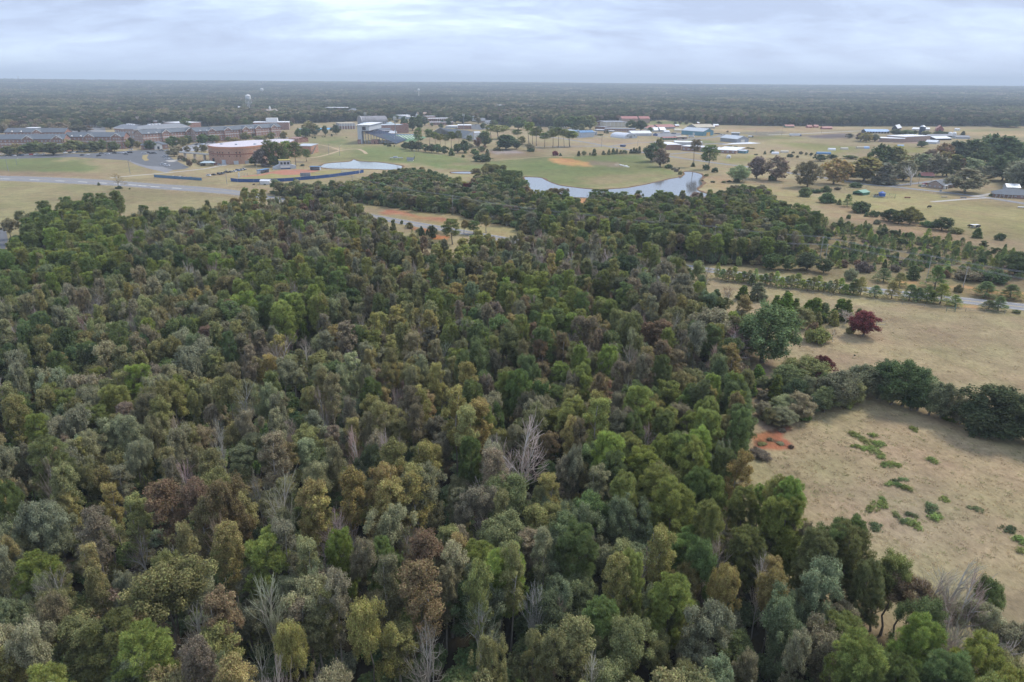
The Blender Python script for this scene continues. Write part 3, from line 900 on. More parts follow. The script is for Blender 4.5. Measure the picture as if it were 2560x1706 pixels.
# ------------------------------------------------------------------ water
def water_material():
    mt, t, o = new_mat('pond_water')
    b = t.nodes.new('ShaderNodeBsdfPrincipled')
    b.inputs['Base Color'].default_value = (0.13, 0.135, 0.14, 1)
    b.inputs['Roughness'].default_value = 0.08
    b.inputs['IOR'].default_value = 1.6
    g = t.nodes.new('ShaderNodeNewGeometry')
    n = t.nodes.new('ShaderNodeTexNoise')
    n.inputs['Scale'].default_value = 0.35
    n.inputs['Detail'].default_value = 4
    t.links.new(g.outputs['Position'], n.inputs['Vector'])
    bn = t.nodes.new('ShaderNodeBump')
    bn.inputs['Strength'].default_value = 0.05
    bn.inputs['Distance'].default_value = 0.2
    t.links.new(n.outputs['Fac'], bn.inputs['Height'])
    t.links.new(bn.outputs[0], b.inputs['Normal'])
    t.links.new(b.outputs[0], o.inputs['Surface'])
    return mt


WATER = water_material()
MUD = paint('muddy_bank', (0.17, 0.105, 0.06), 0.95, 0.3, 0.6, spec=0.1)


def pond(pts, lab, bank=1.6):
    p = smooth([np.array(P(x, y)[:2]) for x, y in pts + pts[:1]], 3)[:-1]
    n = len(p)
    c = sum(p) / n
    o = MB().add([(q[0], q[1], 0.08) for q in p], [tuple(range(n))])
    a = sum(p[i][0] * p[(i + 1) % n][1] - p[(i + 1) % n][0] * p[i][1] for i in range(n))
    if a < 0:
        o.f = [o.f[0][::-1]]
    w = o.build('water', WATER)
    struct(w)
    w['label'] = lab
    mb = MB()
    vs_ = []
    sg = 1 if a > 0 else -1
    for i, q in enumerate(p):
        d = p[(i + 1) % n] - p[i - 1]
        d /= max(np.linalg.norm(d), 1e-6)
        nn = np.array([d[1], -d[0]]) * sg
        k = bank * (1 + 0.5 * math.sin(i * 1.7) + 0.3 * math.sin(i * 0.63))
        i_, m_, o_ = q - nn * 0.5, q + nn * 0.35 * k, q + nn * k * 1.3
        vs_ += [(i_[0], i_[1], 0.05), (m_[0], m_[1], 0.42), (o_[0], o_[1], 0.015)]
    fs = []
    for i in range(n):
        j = (i + 1) % n
        for k in (0, 1):
            fs.append((3 * i + k, 3 * j + k, 3 * j + k + 1, 3 * i + k + 1))
    mb.add(vs_, fs)
    b = mb.build('pond_bank', MUD)
    struct(b)
    return p


POND1 = pond([Z2(1440, 1080), Z2(1500, 1042), Z2(1620, 1026), Z2(1780, 1016), Z2(1832, 992), Z2(1890, 1012), Z2(2100, 1022), Z2(2250, 1042), Z2(2380, 1070),
              Z2(2300, 1110), Z2(1900, 1100), Z2(1600, 1098)], 'calm grey pond behind the softball field')
POND2 = pond([Z3(1580, 1190), Z3(1760, 1196), Z3(1840, 1230), Z3(1950, 1275), Z3(2100, 1302), Z3(2353, 1328), Z4(300, 1330), Z4(560, 1315), Z4(740, 1285),
              Z4(900, 1250), Z4(1050, 1215), Z4(1180, 1190), Z4(1226, 1162), Z4(1222, 1132), Z4(1310, 1132), Z4(1400, 1152), Z4(1436, 1180), Z4(1408, 1228),
              Z4(1436, 1268), Z4(1372, 1318), Z4(1400, 1352), Z4(1500, 1380), Z4(1620, 1388), Z4(1600, 1450), Z4(1200, 1470), Z4(600, 1460), Z4(200, 1432), Z4(0, 1425),
              Z3(2150, 1432), Z3(1900, 1410), Z3(1740, 1385), Z3(1650, 1320)], 'calm grey pond curving round the grassy peninsula')
POND3 = pond([Z3(750, 1136), Z3(900, 1128), Z3(1040, 1134), Z3(1060, 1146), Z3(950, 1156), Z3(780, 1150)], 'narrow dark ditch of water in the meadow', 1.0)
PONDS = [np.array(POND1), np.array(POND2), np.array(POND3)]
# ------------------------------------------------------------------ tree prototypes
def unit(v):
    return v / np.maximum(np.linalg.norm(v, axis=-1, keepdims=True), 1e-9)


def leaves(R, cen, rad, counts, size, aspect=1.6, out=0.55, upb=0.75, flat=1.0, shell=0.25):
    """rhombic leaf sprays round cluster centres, facing outwards from each cluster"""
    idx = np.repeat(np.arange(len(cen)), counts)
    n = len(idx)
    d = unit(R.normal(size=(n, 3)))
    r = rad[idx] * (shell + 0.98 * R.uniform(0, 1, n))
    off = d * r[:, None]
    off[:, 2] *= flat
    p = cen[idx] + off
    nrm = unit(d * out + R.normal(size=(n, 3)) * 0.55 + np.array([0, 0, upb]))
    a = unit(np.cross(nrm, R.normal(size=(n, 3))))
    b = np.cross(nrm, a)
    s = size * R.uniform(0.6, 1.35, n)[:, None]
    a = a * s * 0.5 * aspect
    b = b * s * 0.5
    v = np.stack([p - a, p - b, p + a, p + b], 1).reshape(-1, 3)
    q = np.arange(n * 4).reshape(-1, 4)
    CLUMP[len(v)] = np.repeat(R.uniform(0.74, 1.26, len(cen))[idx], 4)
    return v, q


CLUMP = {}     # last clump variation by vertex count


def needles(R, cen, rad, per, length, width, upb=0.5):
    """needle tufts: strips radiating from tuft centres scattered in each cluster"""
    idx = np.repeat(np.arange(len(cen)), per)
    n = len(idx)
    d = unit(R.normal(size=(n, 3)) + np.array([0, 0, upb]))
    base = cen[idx] + d * (rad[idx] * R.uniform(0.35, 0.8, n))[:, None]
    dd = unit(d + R.normal(size=(n, 3)) * 0.35)
    ln = (length * R.uniform(0.6, 1.2, n))[:, None]
    sd = unit(np.cross(dd, R.normal(size=(n, 3)) * 0.6 + np.array([0, 0, 1.0]))) * width * 0.5
    tip = base + dd * ln
    v = np.stack([base - sd, base + sd, tip + sd * 0.5, tip - sd * 0.5], 1).reshape(-1, 3)
    CLUMP[len(v)] = np.repeat(R.uniform(0.72, 1.28, len(cen))[idx], 4)
    return v, np.arange(n * 4).reshape(-1, 4)


def trunk_mb(R, h, r, top, limbs, lean=0.25, n=7):
    mb = MB()
    k = 6
    pts, rs = [], []
    off = np.zeros(2)
    for i in range(k + 1):
        t = i / k
        pts.append((off[0], off[1], t * top * h))
        rs.append(r * (1 - 0.82 * t) * (1.35 if i == 0 else 1))
        off = off + R.normal(size=2) * lean
    mb.path(pts, rs, n)
    for c in limbs:
        t = min(max((c[2] - 0.28 * np.hypot(c[0], c[1]) * 2.2) / (top * h), 0.22), 0.92)
        i = min(int(t * k), k - 1)
        f = t * k - i
        s = np.array(pts[i]) * (1 - f) + np.array(pts[i + 1]) * f
        rr = (rs[i] * (1 - f) + rs[i + 1] * f) * 0.55
        mid = s * 0.45 + c * 0.55 + np.array([0, 0, 0.06 * np.linalg.norm(c - s)]) + R.normal(size=3) * 0.15
        mb.path([s, mid, c], [rr, rr * 0.55, rr * 0.15], 5)
    return mb


def leaf_object_mesh(name, v, q):
    me = bpy.data.meshes.new(name)
    set_mesh(me, v, q)
    me.materials.append(LEAF)
    clump_attr(me, CLUMP.get(len(v)))
    return me


def clump_attr(me, c=None):
    n = len(me.vertices)
    if c is None or len(c) > n:
        c = np.ones(n)
    if len(c) < n:
        c = np.concatenate([c, np.ones(n - len(c))])
    at = me.attributes.new('clump', 'FLOAT', 'POINT')
    at.data.foreach_set('value', np.ascontiguousarray(c, np.float32))


def limit(arr, R, n):
    return [arr[i] for i in R.permutation(len(arr))[:n]]


def broad(R, lod, spread=1.0, lobes=9, dens=1.0):
    h, cz, rx, rz = 14.0, 9.2, 3.7 * spread, 4.2
    cen, rad = [], []
    for i in range(lobes):
        d = unit(R.normal(size=3) + np.array([0, 0, 0.35]))
        lc = np.array([d[0] * rx, d[1] * rx, d[2] * rz]) * R.uniform(0.35, 0.92) + np.array([0, 0, cz])
        lr = R.uniform(0.9, 2.4) * (0.8 + 0.2 * spread)
        for k in range(int(5 + 4.2 * lr)):
            dd = unit(R.normal(size=3) + np.array([0, 0, 0.3]) + 0.5 * d)
            cen.append(lc + dd * lr * R.uniform(0.6, 1.3))
            rad.append(R.uniform(0.42, 0.95))
    cen = np.array(cen)
    rad = np.array(rad)
    cen[:, 2] = np.clip(cen[:, 2], 3.6, h - 0.6)
    nl, ls = ((34000, 0.145), (13000, 0.23), (1400, 0.78))[lod]
    cnt = np.maximum((nl * dens * rad ** 2 / (rad ** 2).sum()).astype(int), 2)
    v, q = leaves(R, cen, rad, cnt, ls)
    return h, 9.0 * spread, v, q, trunk_mb(R, h, 0.26, 0.72, limit(list(cen), R, 10 if lod < 2 else 2))


def shade(R, lod, spread=1.0):
    """open grown tree with foliage almost to the ground"""
    h = 12.0
    cen, rad = [], []
    for i in range(36):
        d = unit(R.normal(size=3))
        zz = 6.2 + d[2] * 3.4
        k = R.uniform(0.25, 0.8)
        wz = 1.0 if zz < 7 else 1 - 0.10 * (zz - 7)
        lc = np.array([d[0] * 4.3 * spread * k * wz, d[1] * 4.3 * spread * k * wz, zz])
        lr = R.uniform(1.1, 2.0)
        for j in range(R.randint(5, 8)):
            dd = unit(R.normal(size=3) + 0.6 * d)
            cen.append(lc + dd * lr * R.uniform(0.6, 1.0))
            rad.append(R.uniform(0.5, 0.95))
    cen, rad = np.array(cen), np.array(rad)
    cen[:, 2] = np.clip(cen[:, 2], 1.5, h - 0.7)
    nl, ls = ((34000, 0.15), (19000, 0.21), (2000, 0.64))[lod]
    cnt = np.maximum((nl * rad ** 2 / (rad ** 2).sum()).astype(int), 2)
    v, q = leaves(R, cen, rad, cnt, ls)
    v[:, 2] = np.maximum(v[:, 2], 0.3)
    return h, 9.6 * spread, v, q, trunk_mb(R, h, 0.26, 0.7, limit(list(cen), R, 10 if lod < 2 else 2))


def poplar(R, lod):
    h = 17.0
    cen, rad = [], []
    n = 95
    lean = R.normal(size=2) * 0.35
    for i in range(n):
        t = R.uniform(0, 1) ** 0.8
        prof = 2.0 * math.sin((0.16 + t * 0.72) * math.pi) ** 0.75
        an = R.uniform(0, 6.283)
        rr = prof * R.uniform(0.25, 1.22)
        cen.append((rr * math.cos(an) + lean[0] * t, rr * math.sin(an) + lean[1] * t, 6.2 + t * 10.3))
        rad.append(R.uniform(0.35, 0.75))
    cen, rad = np.array(cen), np.array(rad)
    nl, ls = ((20000, 0.13), (9000, 0.2), (900, 0.72))[lod]
    wgt = rad ** 2 * np.clip((cen[:, 2] - 5.0) / 7.0, 0.12, 1.0)
    cnt = np.maximum((nl * wgt / wgt.sum()).astype(int), 1)
    v, q = leaves(R, cen, rad, cnt, ls, upb=0.6)
    lim = limit(list(cen[cen[:, 2] < 13]), R, 22 if lod < 2 else 2)
    return h, 4.6, v, q, trunk_mb(R, h, 0.20, 0.93, lim, 0.18)


def pine(R, lod, kind='full'):
    h = 17.0
    cen, rad = [], []
    lo = {'full': 0.38, 'tall': 0.6, 'young': 0.10}[kind]
    nw = {'full': 15, 'tall': 10, 'young': 15}[kind]
    for i in range(nw):
        t = (i + R.uniform(-0.3, 0.3)) / nw
        z = h * (lo + (1 - lo) * min(max(t, 0), 0.97))
        if kind == 'young':
            prof = 3.6 * (1 - t) ** 0.8 + 0.35
        elif kind == 'tall':
            prof = 3.3 * math.sin(math.pi * (0.22 + 0.72 * t)) ** 0.7
        else:
            prof = 3.5 * math.sin(math.pi * (0.30 + 0.57 * t)) ** 0.8
        for b in range(R.randint(4, 7)):
            an = R.uniform(0, 6.283)
            ln = prof * R.uniform(0.65, 1.08)
            for s in (0.45, 0.72, 1.0):
                if R.uniform() < (0.25 if s < 0.7 else 0.85):
                    for e in range(1 if s < 0.9 else R.randint(1, 3)):
                        a2 = an + R.normal() * 0.28
                        cen.append((ln * s * math.cos(a2), ln * s * math.sin(a2), z + 0.35 * s * ln * 0.5 + R.normal() * 0.25))
                        rad.append(R.uniform(0.45, 0.85))
    for k in range(6):
        cen.append((R.normal() * 0.35, R.normal() * 0.35, h * R.uniform(0.94, 0.99)))
        rad.append(0.5)
    cen, rad = np.array(cen), np.array(rad)
    cen[:, 2] = np.minimum(cen[:, 2], h - 0.45)
    per, ln, wd = ((230, 0.34, 0.065), (95, 0.36, 0.11), (12, 0.7, 0.40))[lod]
    if kind == 'young':
        per = int(per * 0.6)
    cnt = np.full(len(cen), per)
    v, q = needles(R, cen, rad, cnt, ln, wd)
    far = [c for c in cen if math.hypot(c[0], c[1]) > 1.2]
    return h, 7.4, v, q, trunk_mb(R, h, 0.22, 0.96, limit(far, R, 24 if lod < 2 else 2), 0.10)


def cedar(R, lod):
    h = 8.0
    cen, rad = [], []
    for i in range(110):
        t = R.uniform(0, 1) ** 1.25
        pr = 2.1 * (1 - t) ** 0.75 * (0.75 + 0.25 * min(1, t * 6)) + 0.12
        an = R.uniform(0, 6.283)
        rr = pr * R.uniform(0.5, 1.0)
        cen.append((rr * math.cos(an), rr * math.sin(an), 0.5 + t * 7.1))
        rad.append(R.uniform(0.3, 0.55))
    cen, rad = np.array(cen), np.array(rad)
    nl, ls = ((12000, 0.13), (6500, 0.2), (700, 0.55))[lod]
    cnt = np.maximum((nl * rad ** 2 / (rad ** 2).sum()).astype(int), 2)
    v, q = leaves(R, cen, rad, cnt, ls, 2.2, upb=0.5)
    return h, 4.4, v, q, trunk_mb(R, h, 0.16, 0.9, limit(list(cen), R, 4), 0.05)


def shrub(R, lod):
    h = 3.2
    cen, rad = [], []
    for i in range(46):
        d = unit(R.normal(size=3))
        d[2] = abs(d[2])
        k = R.uniform(0.5, 0.95)
        cen.append((d[0] * 2.0 * k, d[1] * 2.0 * k, 0.45 + d[2] * 2.2 * k * R.uniform(0.8, 1.1)))
        rad.append(R.uniform(0.35, 0.65))
    cen, rad = np.array(cen), np.array(rad)
    nl, ls = ((9000, 0.12), (4200, 0.2), (520, 0.5))[lod]
    cnt = np.maximum((nl * rad ** 2 / (rad ** 2).sum()).astype(int), 2)
    v, q = leaves(R, cen, rad, cnt, ls)
    v[:, 2] = np.maximum(v[:, 2], 0.02)
    return h, 4.6, v, q, trunk_mb(R, h, 0.09, 0.6, limit(list(cen), R, 5), 0.05)


def weed(R, lod):
    h = 1.1
    cen, rad = [], []
    for i in range(34):
        an, k = R.uniform(0, 6.283), R.uniform(0.05, 1)
        cen.append((1.5 * k * math.cos(an), 1.2 * k * math.sin(an), 0.3 + 0.45 * (1 - k) * R.uniform(0.4, 1)))
        rad.append(R.uniform(0.22, 0.42))
    cen, rad = np.array(cen), np.array(rad)
    cnt = R.randint(4, 55, len(cen))
    v, q = leaves(R, cen, rad, cnt, 0.13)
    v[:, 2] = np.maximum(v[:, 2], 0.02)
    return h, 3.4, v, q, trunk_mb(R, h, 0.03, 0.5, limit(list(cen), R, 4), 0.02)


def bare(R, lod, spread=1.0):
    """leafless tree: limbs as tubes, twigs as thin three sided slivers"""
    h = 15.0
    mb = MB()
    tv, tq = [], []

    def strand(p, q, r0, r1):
        d = q - p
        s1 = unit(np.cross(d, R.normal(size=3)))
        s2 = unit(np.cross(d, s1))
        for s in (s1, s2):
            b = len(tv)
            tv.extend([p - s * r0, p + s * r0, q + s * r1, q - s * r1])
            tq.append((b, b + 1, b + 2, b + 3))

    lim = 4 if lod < 2 else 3

    def grow(p, d, ln, r, lev):
        q = p + d * ln
        if lev <= 1:
            mb.tube(p, q, r, r * 0.62, 6, False)
        elif lev == 2:
            mb.tube(p, q, r, r * 0.55, 4, False)
        else:
            strand(p, q, max(r, 0.024 if lev < 4 else 0.015), max(r * 0.5, 0.010))
        if lev >= lim:
            return
        kids = (9, 5, 4, 3, 3, 3)[lev]
        for k in range(kids):
            t = (R.uniform(0.35, 1.0) if lev else R.uniform(0.38, 0.98)) if k else 1.0
            an = R.uniform(0.4, 0.9) * (0.35 if k == 0 else 1) * spread
            ax = unit(np.cross(d, R.normal(size=3)))
            nd = unit(d * math.cos(an) + ax * math.sin(an) + np.array([0, 0, 0.12]))
            grow(p + d * ln * t, nd, ln * (R.uniform(0.55, 0.8) if lev else R.uniform(0.34, 0.5)), r * (0.72 if k == 0 else 0.52), lev + 1)

    grow(np.zeros(3), unit(np.array([R.normal() * 0.05, R.normal() * 0.05, 1.0])), 9.0, 0.25, 0)
    tv = np.array(tv)
    k = h / tv[:, 2].max()
    tv *= k
    w = np.abs(tv[:, :2]).max() * 1.45
    mb.v = [(a * k, b * k, c * k) for a, b, c in mb.v]
    return h, w, tv, np.array(tq), mb


def grove(R, lod=2):
    """a patch of canopy for the far woods: several crowns of uneven height"""
    vs_, qs, cl, n0 = [], [], [], 0
    for i in range(9):
        h, w, v, q, tr = broad(R, 2, R.uniform(0.8, 1.15), 7, 0.42)
        cl.append(CLUMP.get(len(v), np.ones(len(v))) * R.uniform(0.75, 1.25))
        v = v.copy()
        v *= R.uniform(0.8, 1.12)
        an, rr = R.uniform(0, 6.283), 12.5 * math.sqrt(R.uniform(0, 1))
        v[:, 0] += rr * math.cos(an)
        v[:, 1] += rr * math.sin(an)
        vs_.append(v)
        qs.append(q + n0)
        n0 += len(v)
    v = np.vstack(vs_)
    CLUMP[len(v)] = np.concatenate(cl)
    return 14.0, 30.0, v, np.vstack(qs), MB()


MAKERS = {
    'oak_tree': lambda R, l, k: broad(R, l, (1.0, 1.12, 0.9, 1.05, 0.95, 1.2)[k % 6], (10, 12, 9, 11, 8, 13)[k % 6]),
    'shade_tree': lambda R, l, k: shade(R, l, (1.0, 0.9, 1.08)[k % 3]),
    'poplar_tree': lambda R, l, k: poplar(R, l),
    'pine_tree': lambda R, l, k: pine(R, l),
    'tall_pine': lambda R, l, k: pine(R, l, 'tall'),
    'young_pine': lambda R, l, k: pine(R, l, 'young'),
    'cedar_tree': lambda R, l, k: cedar(R, l),
    'shrub': lambda R, l, k: shrub(R, l),
    'weed_clump': lambda R, l, k: weed(R, l),
    'bare_tree': lambda R, l, k: bare(R, l, (1.0, 0.8, 1.25)[k % 3]),
}
NVAR = {'oak_tree': 6, 'shade_tree': 3, 'poplar_tree': 4, 'pine_tree': 3, 'tall_pine': 2, 'young_pine': 2, 'cedar_tree': 2, 'shrub': 3, 'weed_clump': 2, 'bare_tree': 3}
PROTO = {}
SAME_LOD = {('weed_clump', 0): 1, ('weed_clump', 2): 1, ('young_pine', 0): 1, ('tall_pine', 0): 1}


def proto(kind, lod, k):
    lod = SAME_LOD.get((kind, lod), lod)
    k %= NVAR[kind]
    key = (kind, lod, k)
    if key not in PROTO:
        R = np.random.RandomState(1000 + 97 * k + 13 * sorted(MAKERS).index(kind))
        h, w, v, q, tr = MAKERS[kind](R, lod, k)
        if kind == 'bare_tree':
            cm = bpy.data.meshes.new('crown')
            set_mesh(cm, v, q)
            cm.materials.append(LEAF)
            clump_attr(cm)
        else:
            cm = leaf_object_mesh('crown', v, q)
        tm = tr.mesh('trunk', {'bare_tree': BARK_WHITE, 'poplar_tree': BARK_PALE}.get(kind, BARK))
        PROTO[key] = (h, w, cm, tm)
    return PROTO[key]


TINT = {
    'olive': (0.297, 0.287, 0.129),
    'greyolive': (0.328, 0.322, 0.190),
    'green': (0.188, 0.231, 0.098),
    'dark': (0.123, 0.157, 0.076),
    'pine': (0.296, 0.336, 0.102),
    'pinedark': (0.208, 0.250, 0.093),
    'yellow': (0.343, 0.297, 0.113),
    'yellowolive': (0.370, 0.325, 0.130),
    'orange': (0.278, 0.212, 0.123),
    'rust': (0.256, 0.176, 0.114),
    'brown': (0.288, 0.257, 0.166),
    'maroon': (0.217, 0.055, 0.060),
    'lightgreen': (0.377, 0.425, 0.220),
    'bluegreen': (0.233, 0.264, 0.152),
    'cedar': (0.195, 0.256, 0.062),
    'grey': (0.485, 0.430, 0.362),
    'pink': (0.424, 0.340, 0.285),
    'white': (0.573, 0.524, 0.445),
    'yellowgreen': (0.352, 0.349, 0.125),
    'weed': (0.252, 0.306, 0.104),
    'purple': (0.252, 0.207, 0.171)
}
ADJ = {'olive': 'olive green', 'greyolive': 'grey green', 'green': 'mid green', 'dark': 'dark green', 'pine': 'yellowish green', 'pinedark': 'dark green',
       'yellow': 'golden yellow', 'yellowolive': 'yellow olive', 'orange': 'orange tinted', 'rust': 'rust red', 'brown': 'dull brown', 'maroon': 'deep maroon',
       'lightgreen': 'pale green', 'bluegreen': 'blue green', 'cedar': 'bright green', 'grey': 'pale grey', 'pink': 'pinkish grey', 'white': 'bleached white',
       'yellowgreen': 'yellow green', 'weed': 'fresh green', 'purple': 'purplish'}
NOUN = {'shade_tree': 'full leafy tree', 'oak_tree': 'round leafy tree', 'poplar_tree': 'upright leafy tree', 'pine_tree': 'tufted pine', 'tall_pine': 'tall pine with bare lower trunk',
        'young_pine': 'young pine', 'cedar_tree': 'pointed cedar', 'shrub': 'rounded bush', 'weed_clump': 'low weed clump', 'bare_tree': 'leafless tree'}
CATEG = {'shade_tree': 'tree', 'oak_tree': 'tree', 'poplar_tree': 'tree', 'pine_tree': 'pine', 'tall_pine': 'pine', 'young_pine': 'pine', 'cedar_tree': 'cedar', 'shrub': 'bush',
         'weed_clump': 'weeds', 'bare_tree': 'tree'}


def jit(c, a=0.10):
    k = 1 + rng.uniform(-a, a) * 1.3
    return tuple(max(0.004, v * k * (1 + rng.uniform(-a, a) * 0.7)) for v in c)


PLACED = []      # (x, y, radius) of trees already standing
TREES = []       # every tree of the scene, made at the end


def add_tree(kind, x, y, h, w, tint, where, label=None):
    TREES.append([kind, x, y, h, w, tint, where, label])
    PLACED.append((x, y, w / 2))


def tree_object(kind, x, y, h, w, tint, where, label, size=''):
    d = math.sqrt(x * x + y * y + 60 * 60)
    lod = 0 if d < 175 else (1 if d < 620 else 2)
    ph, pw, cm, tm = proto(kind, lod, rng.randrange(99))
    lab = label or f'{size}{ADJ[tint]} {NOUN[kind]} {where}'
    t = thing(kind, lab, CATEG[kind], (x, y, 0), rng.uniform(0, 6.283), None if label else f'{size}{ADJ[tint]} {NOUN[kind]}s {where}')
    k = rng.uniform(0.88, 1.14)
    t.scale = (w / pw * k, w / pw / k, h / ph)
    t.rotation_euler[0] = rng.uniform(-0.07, 0.07)
    a = bpy.data.objects.new('trunk', tm)
    c = bpy.data.objects.new('crown', cm)
    for o in (a, c):
        col.objects.link(o)
        o.parent = t
    c['tint'] = jit(tuple(v * (1.35 if kind == 'young_pine' else 1.0) for v in TINT[tint]), 0.13)
    return t


def T(zf, rows, where):
    """trees read off a zoomed view: x, y of the foot, y of the top, crown width (view px), kind, colour"""
    s = zf(1, 0)[0] - zf(0, 0)[0]
    for r in rows:
        x, yb, yt, w, kind, tint = r[:6]
        kind = 'shade_tree' if kind == 'oak_tree' else kind
        px, py = zf(x, yb)
        g = P(px, py)
        m_ = mpp(g)
        h = height_at(g, zf(x, yt)[1])
        add_tree(kind, g[0], g[1], max(h, 0.5), max(w * s * m_ * 1.08, 0.6), tint, where, r[6] if len(r) > 6 else None)


def TT(rows, where):
    """trees of the woods known by their tops: x, y of the top (photo px), height m, crown width px"""
    for r in rows:
        x, yt, h, w, kind, tint = r[:6]
        g = P(x, yt, h)
        wm = w * mpp(g) * 0.85
        mw = {'oak_tree': 8.5, 'pine_tree': 7.5, 'poplar_tree': 5.0}.get(kind, 9.0)
        if wm > mw * 1.15 and len(r) < 7:
            n = int(min(6, max(2, round((wm / mw) ** 1.7))))
            for k in range(n):
                an, rr = k * 6.283 / n + x, wm * (.30 if n < 4 else .36)
                add_tree(kind, g[0] + math.cos(an) * rr, g[1] + math.sin(an) * rr * 1.3 + rr * .6, h * (1, .93, .88, .96, .84, .9)[k], mw * (1, .9, 1.05)[k % 3], tint, where)
            continue
        add_tree(kind, g[0], g[1], h, wm, tint, where, r[6] if len(r) > 6 else None)


O_, Q_, N_, A_, Y_, C_, S_, B_ = 'oak_tree', 'poplar_tree', 'pine_tree', 'tall_pine', 'young_pine', 'cedar_tree', 'shrub', 'bare_tree'
T(ZA, [(220, 990, 760, 300, O_, 'green'), (400, 950, 700, 260, O_, 'olive'), (700, 955, 680, 400, O_, 'green'), (900, 905, 630, 300, O_, 'olive'),
       (1010, 890, 650, 260, O_, 'dark'), (1220, 980, 670, 420, O_, 'green'), (1390, 880, 640, 210, O_, 'dark'), (1650, 905, 610, 390, O_, 'olive'),
       (2130, 905, 640, 410, O_, 'green'), (1880, 885, 660, 270, O_, 'olive'), (2330, 880, 600, 200, O_, 'green')], 'lined up before the brick dormitories')
T(ZA, [(1380, 470, 220, 350, O_, 'brown'), (1790, 460, 280, 320, O_, 'brown'), (1960, 450, 300, 230, O_, 'rust'), (400, 372, 240, 280, O_, 'orange'), (1160, 345, 280, 100, S_, 'dark'),
       (2280, 280, 190, 160, O_, 'dark')], 'behind the brick dormitories')
T(ZB, [(240, 990, 730, 240, O_, 'green'), (530, 920, 700, 140, O_, 'yellowolive'), (640, 905, 650, 170, O_, 'dark'), (780, 905, 740, 180, O_, 'olive'),
       (1040, 945, 710, 215, O_, 'dark'), (1560, 885, 620, 310, O_, 'green'), (1790, 880, 640, 210, O_, 'olive'), (1900, 845, 600, 200, O_, 'green'),
       (2230, 825, 590, 250, O_, 'green')], 'beside the gabled dormitory entrance')
T(ZB, [(1590, 1100, 880, 260, O_, 'brown'), (1700, 1010, 870, 150, O_, 'rust'), (1890, 1015, 850, 130, O_, 'brown'), (2100, 1015, 850, 125, O_, 'brown'), (2290, 990, 820, 130, O_, 'brown'),
       (1930, 1325, 1100, 110, S_, 'rust'), (1750, 1185, 1040, 190, S_, 'brown'), (1840, 1210, 1120, 130, S_, 'dark'), (2050, 1240, 1140, 110, S_, 'brown'), (2180, 1290, 1160, 130, S_, 'brown'),
       (130, 1000, 930, 130, S_, 'rust')], 'on the bank between the parking lots')
T(ZB, [(150, 480, 210, 340, O_, 'dark'), (400, 400, 180, 250, O_, 'green'), (740, 400, 180, 270, B_, 'grey'), (1040, 340, 110, 240, O_, 'green'), (1140, 390, 270, 120, O_, 'dark'), (1860, 460, 200, 220, O_, 'green'),
       (2010, 370, 90, 180, O_, 'dark'), (2170, 360, 90, 220, O_, 'dark'), (1560, 120, 20, 260, O_, 'olive')], 'round the white roofed campus blocks')
T(ZC, [(100, 345, 110, 230, O_, 'dark'), (290, 335, 150, 200, O_, 'green'), (390, 325, 160, 180, O_, 'olive'), (560, 275, 130, 150, O_, 'green'), (640, 310, 190, 130, O_, 'olive'),
       (790, 320, 210, 200, O_, 'yellowolive'), (880, 265, 80, 160, O_, 'dark'), (1040, 290, 80, 230, O_, 'yellowolive'), (1170, 245, 100, 140, O_, 'dark'), (1340, 300, 165, 230, O_, 'olive'),
       (1470, 280, 150, 160, O_, 'yellowolive'), (1620, 275, 80, 180, O_, 'yellowolive'), (1900, 265, 60, 170, O_, 'yellowgreen'), (80, 545, 350, 130, O_, 'brown'), (1380, 180, 60, 140, O_, 'green')],
  'between the dormitory and the round arena')
T(ZC, [(1250, 850, 630, 250, O_, 'dark'), (1420, 865, 420, 400, O_, 'purple'), (1570, 860, 290, 260, N_, 'pinedark'), (1760, 870, 320, 280, N_, 'pinedark'), (1900, 875, 330, 220, O_, 'yellowolive'),
       (2010, 865, 310, 260, N_, 'pine'), (2170, 860, 330, 260, N_, 'pinedark'), (1700, 885, 600, 280, O_, 'dark'), (1500, 882, 740, 220, S_, 'purple'), (1900, 885, 640, 250, O_, 'green'),
       (900, 792, 740, 60, S_, 'dark'), (1005, 785, 720, 55, C_, 'dark'), (955, 785, 735, 50, S_, 'dark'), (1220, 1290, 1255, 60, S_, 'purple'), (1370, 1268, 1228, 45, S_, 'dark'), (60, 860, 740, 120, S_, 'brown'), (1470, 1295, 1260, 60, S_, 'dark')],
  'clustered in front of the round arena')
T(ZD, [(60, 700, 440, 150, O_, 'green'), (220, 665, 430, 240, O_, 'dark'), (310, 640, 265, 340, O_, 'olive'), (430, 635, 350, 240, O_, 'green'), (670, 622, 385, 155, O_, 'green'), (910, 602, 358, 215, O_, 'dark'),
       (240, 1215, 935, 190, N_, 'pinedark'), (430, 692, 640, 60, S_, 'dark'), (650, 664, 640, 60, S_, 'dark'), (375, 685, 645, 35, S_, 'dark'), (595, 665, 640, 30, S_, 'dark'), (810, 645, 590, 42, C_, 'dark'), (2110, 875, 800, 110, S_, 'dark'),
       (2020, 850, 800, 90, S_, 'dark'), (2225, 880, 835, 30, S_, 'dark'), (1140, 680, 655, 40, S_, 'dark'), (150, 1320, 1260, 90, S_, 'dark')], 'on the lawn below the stadium')
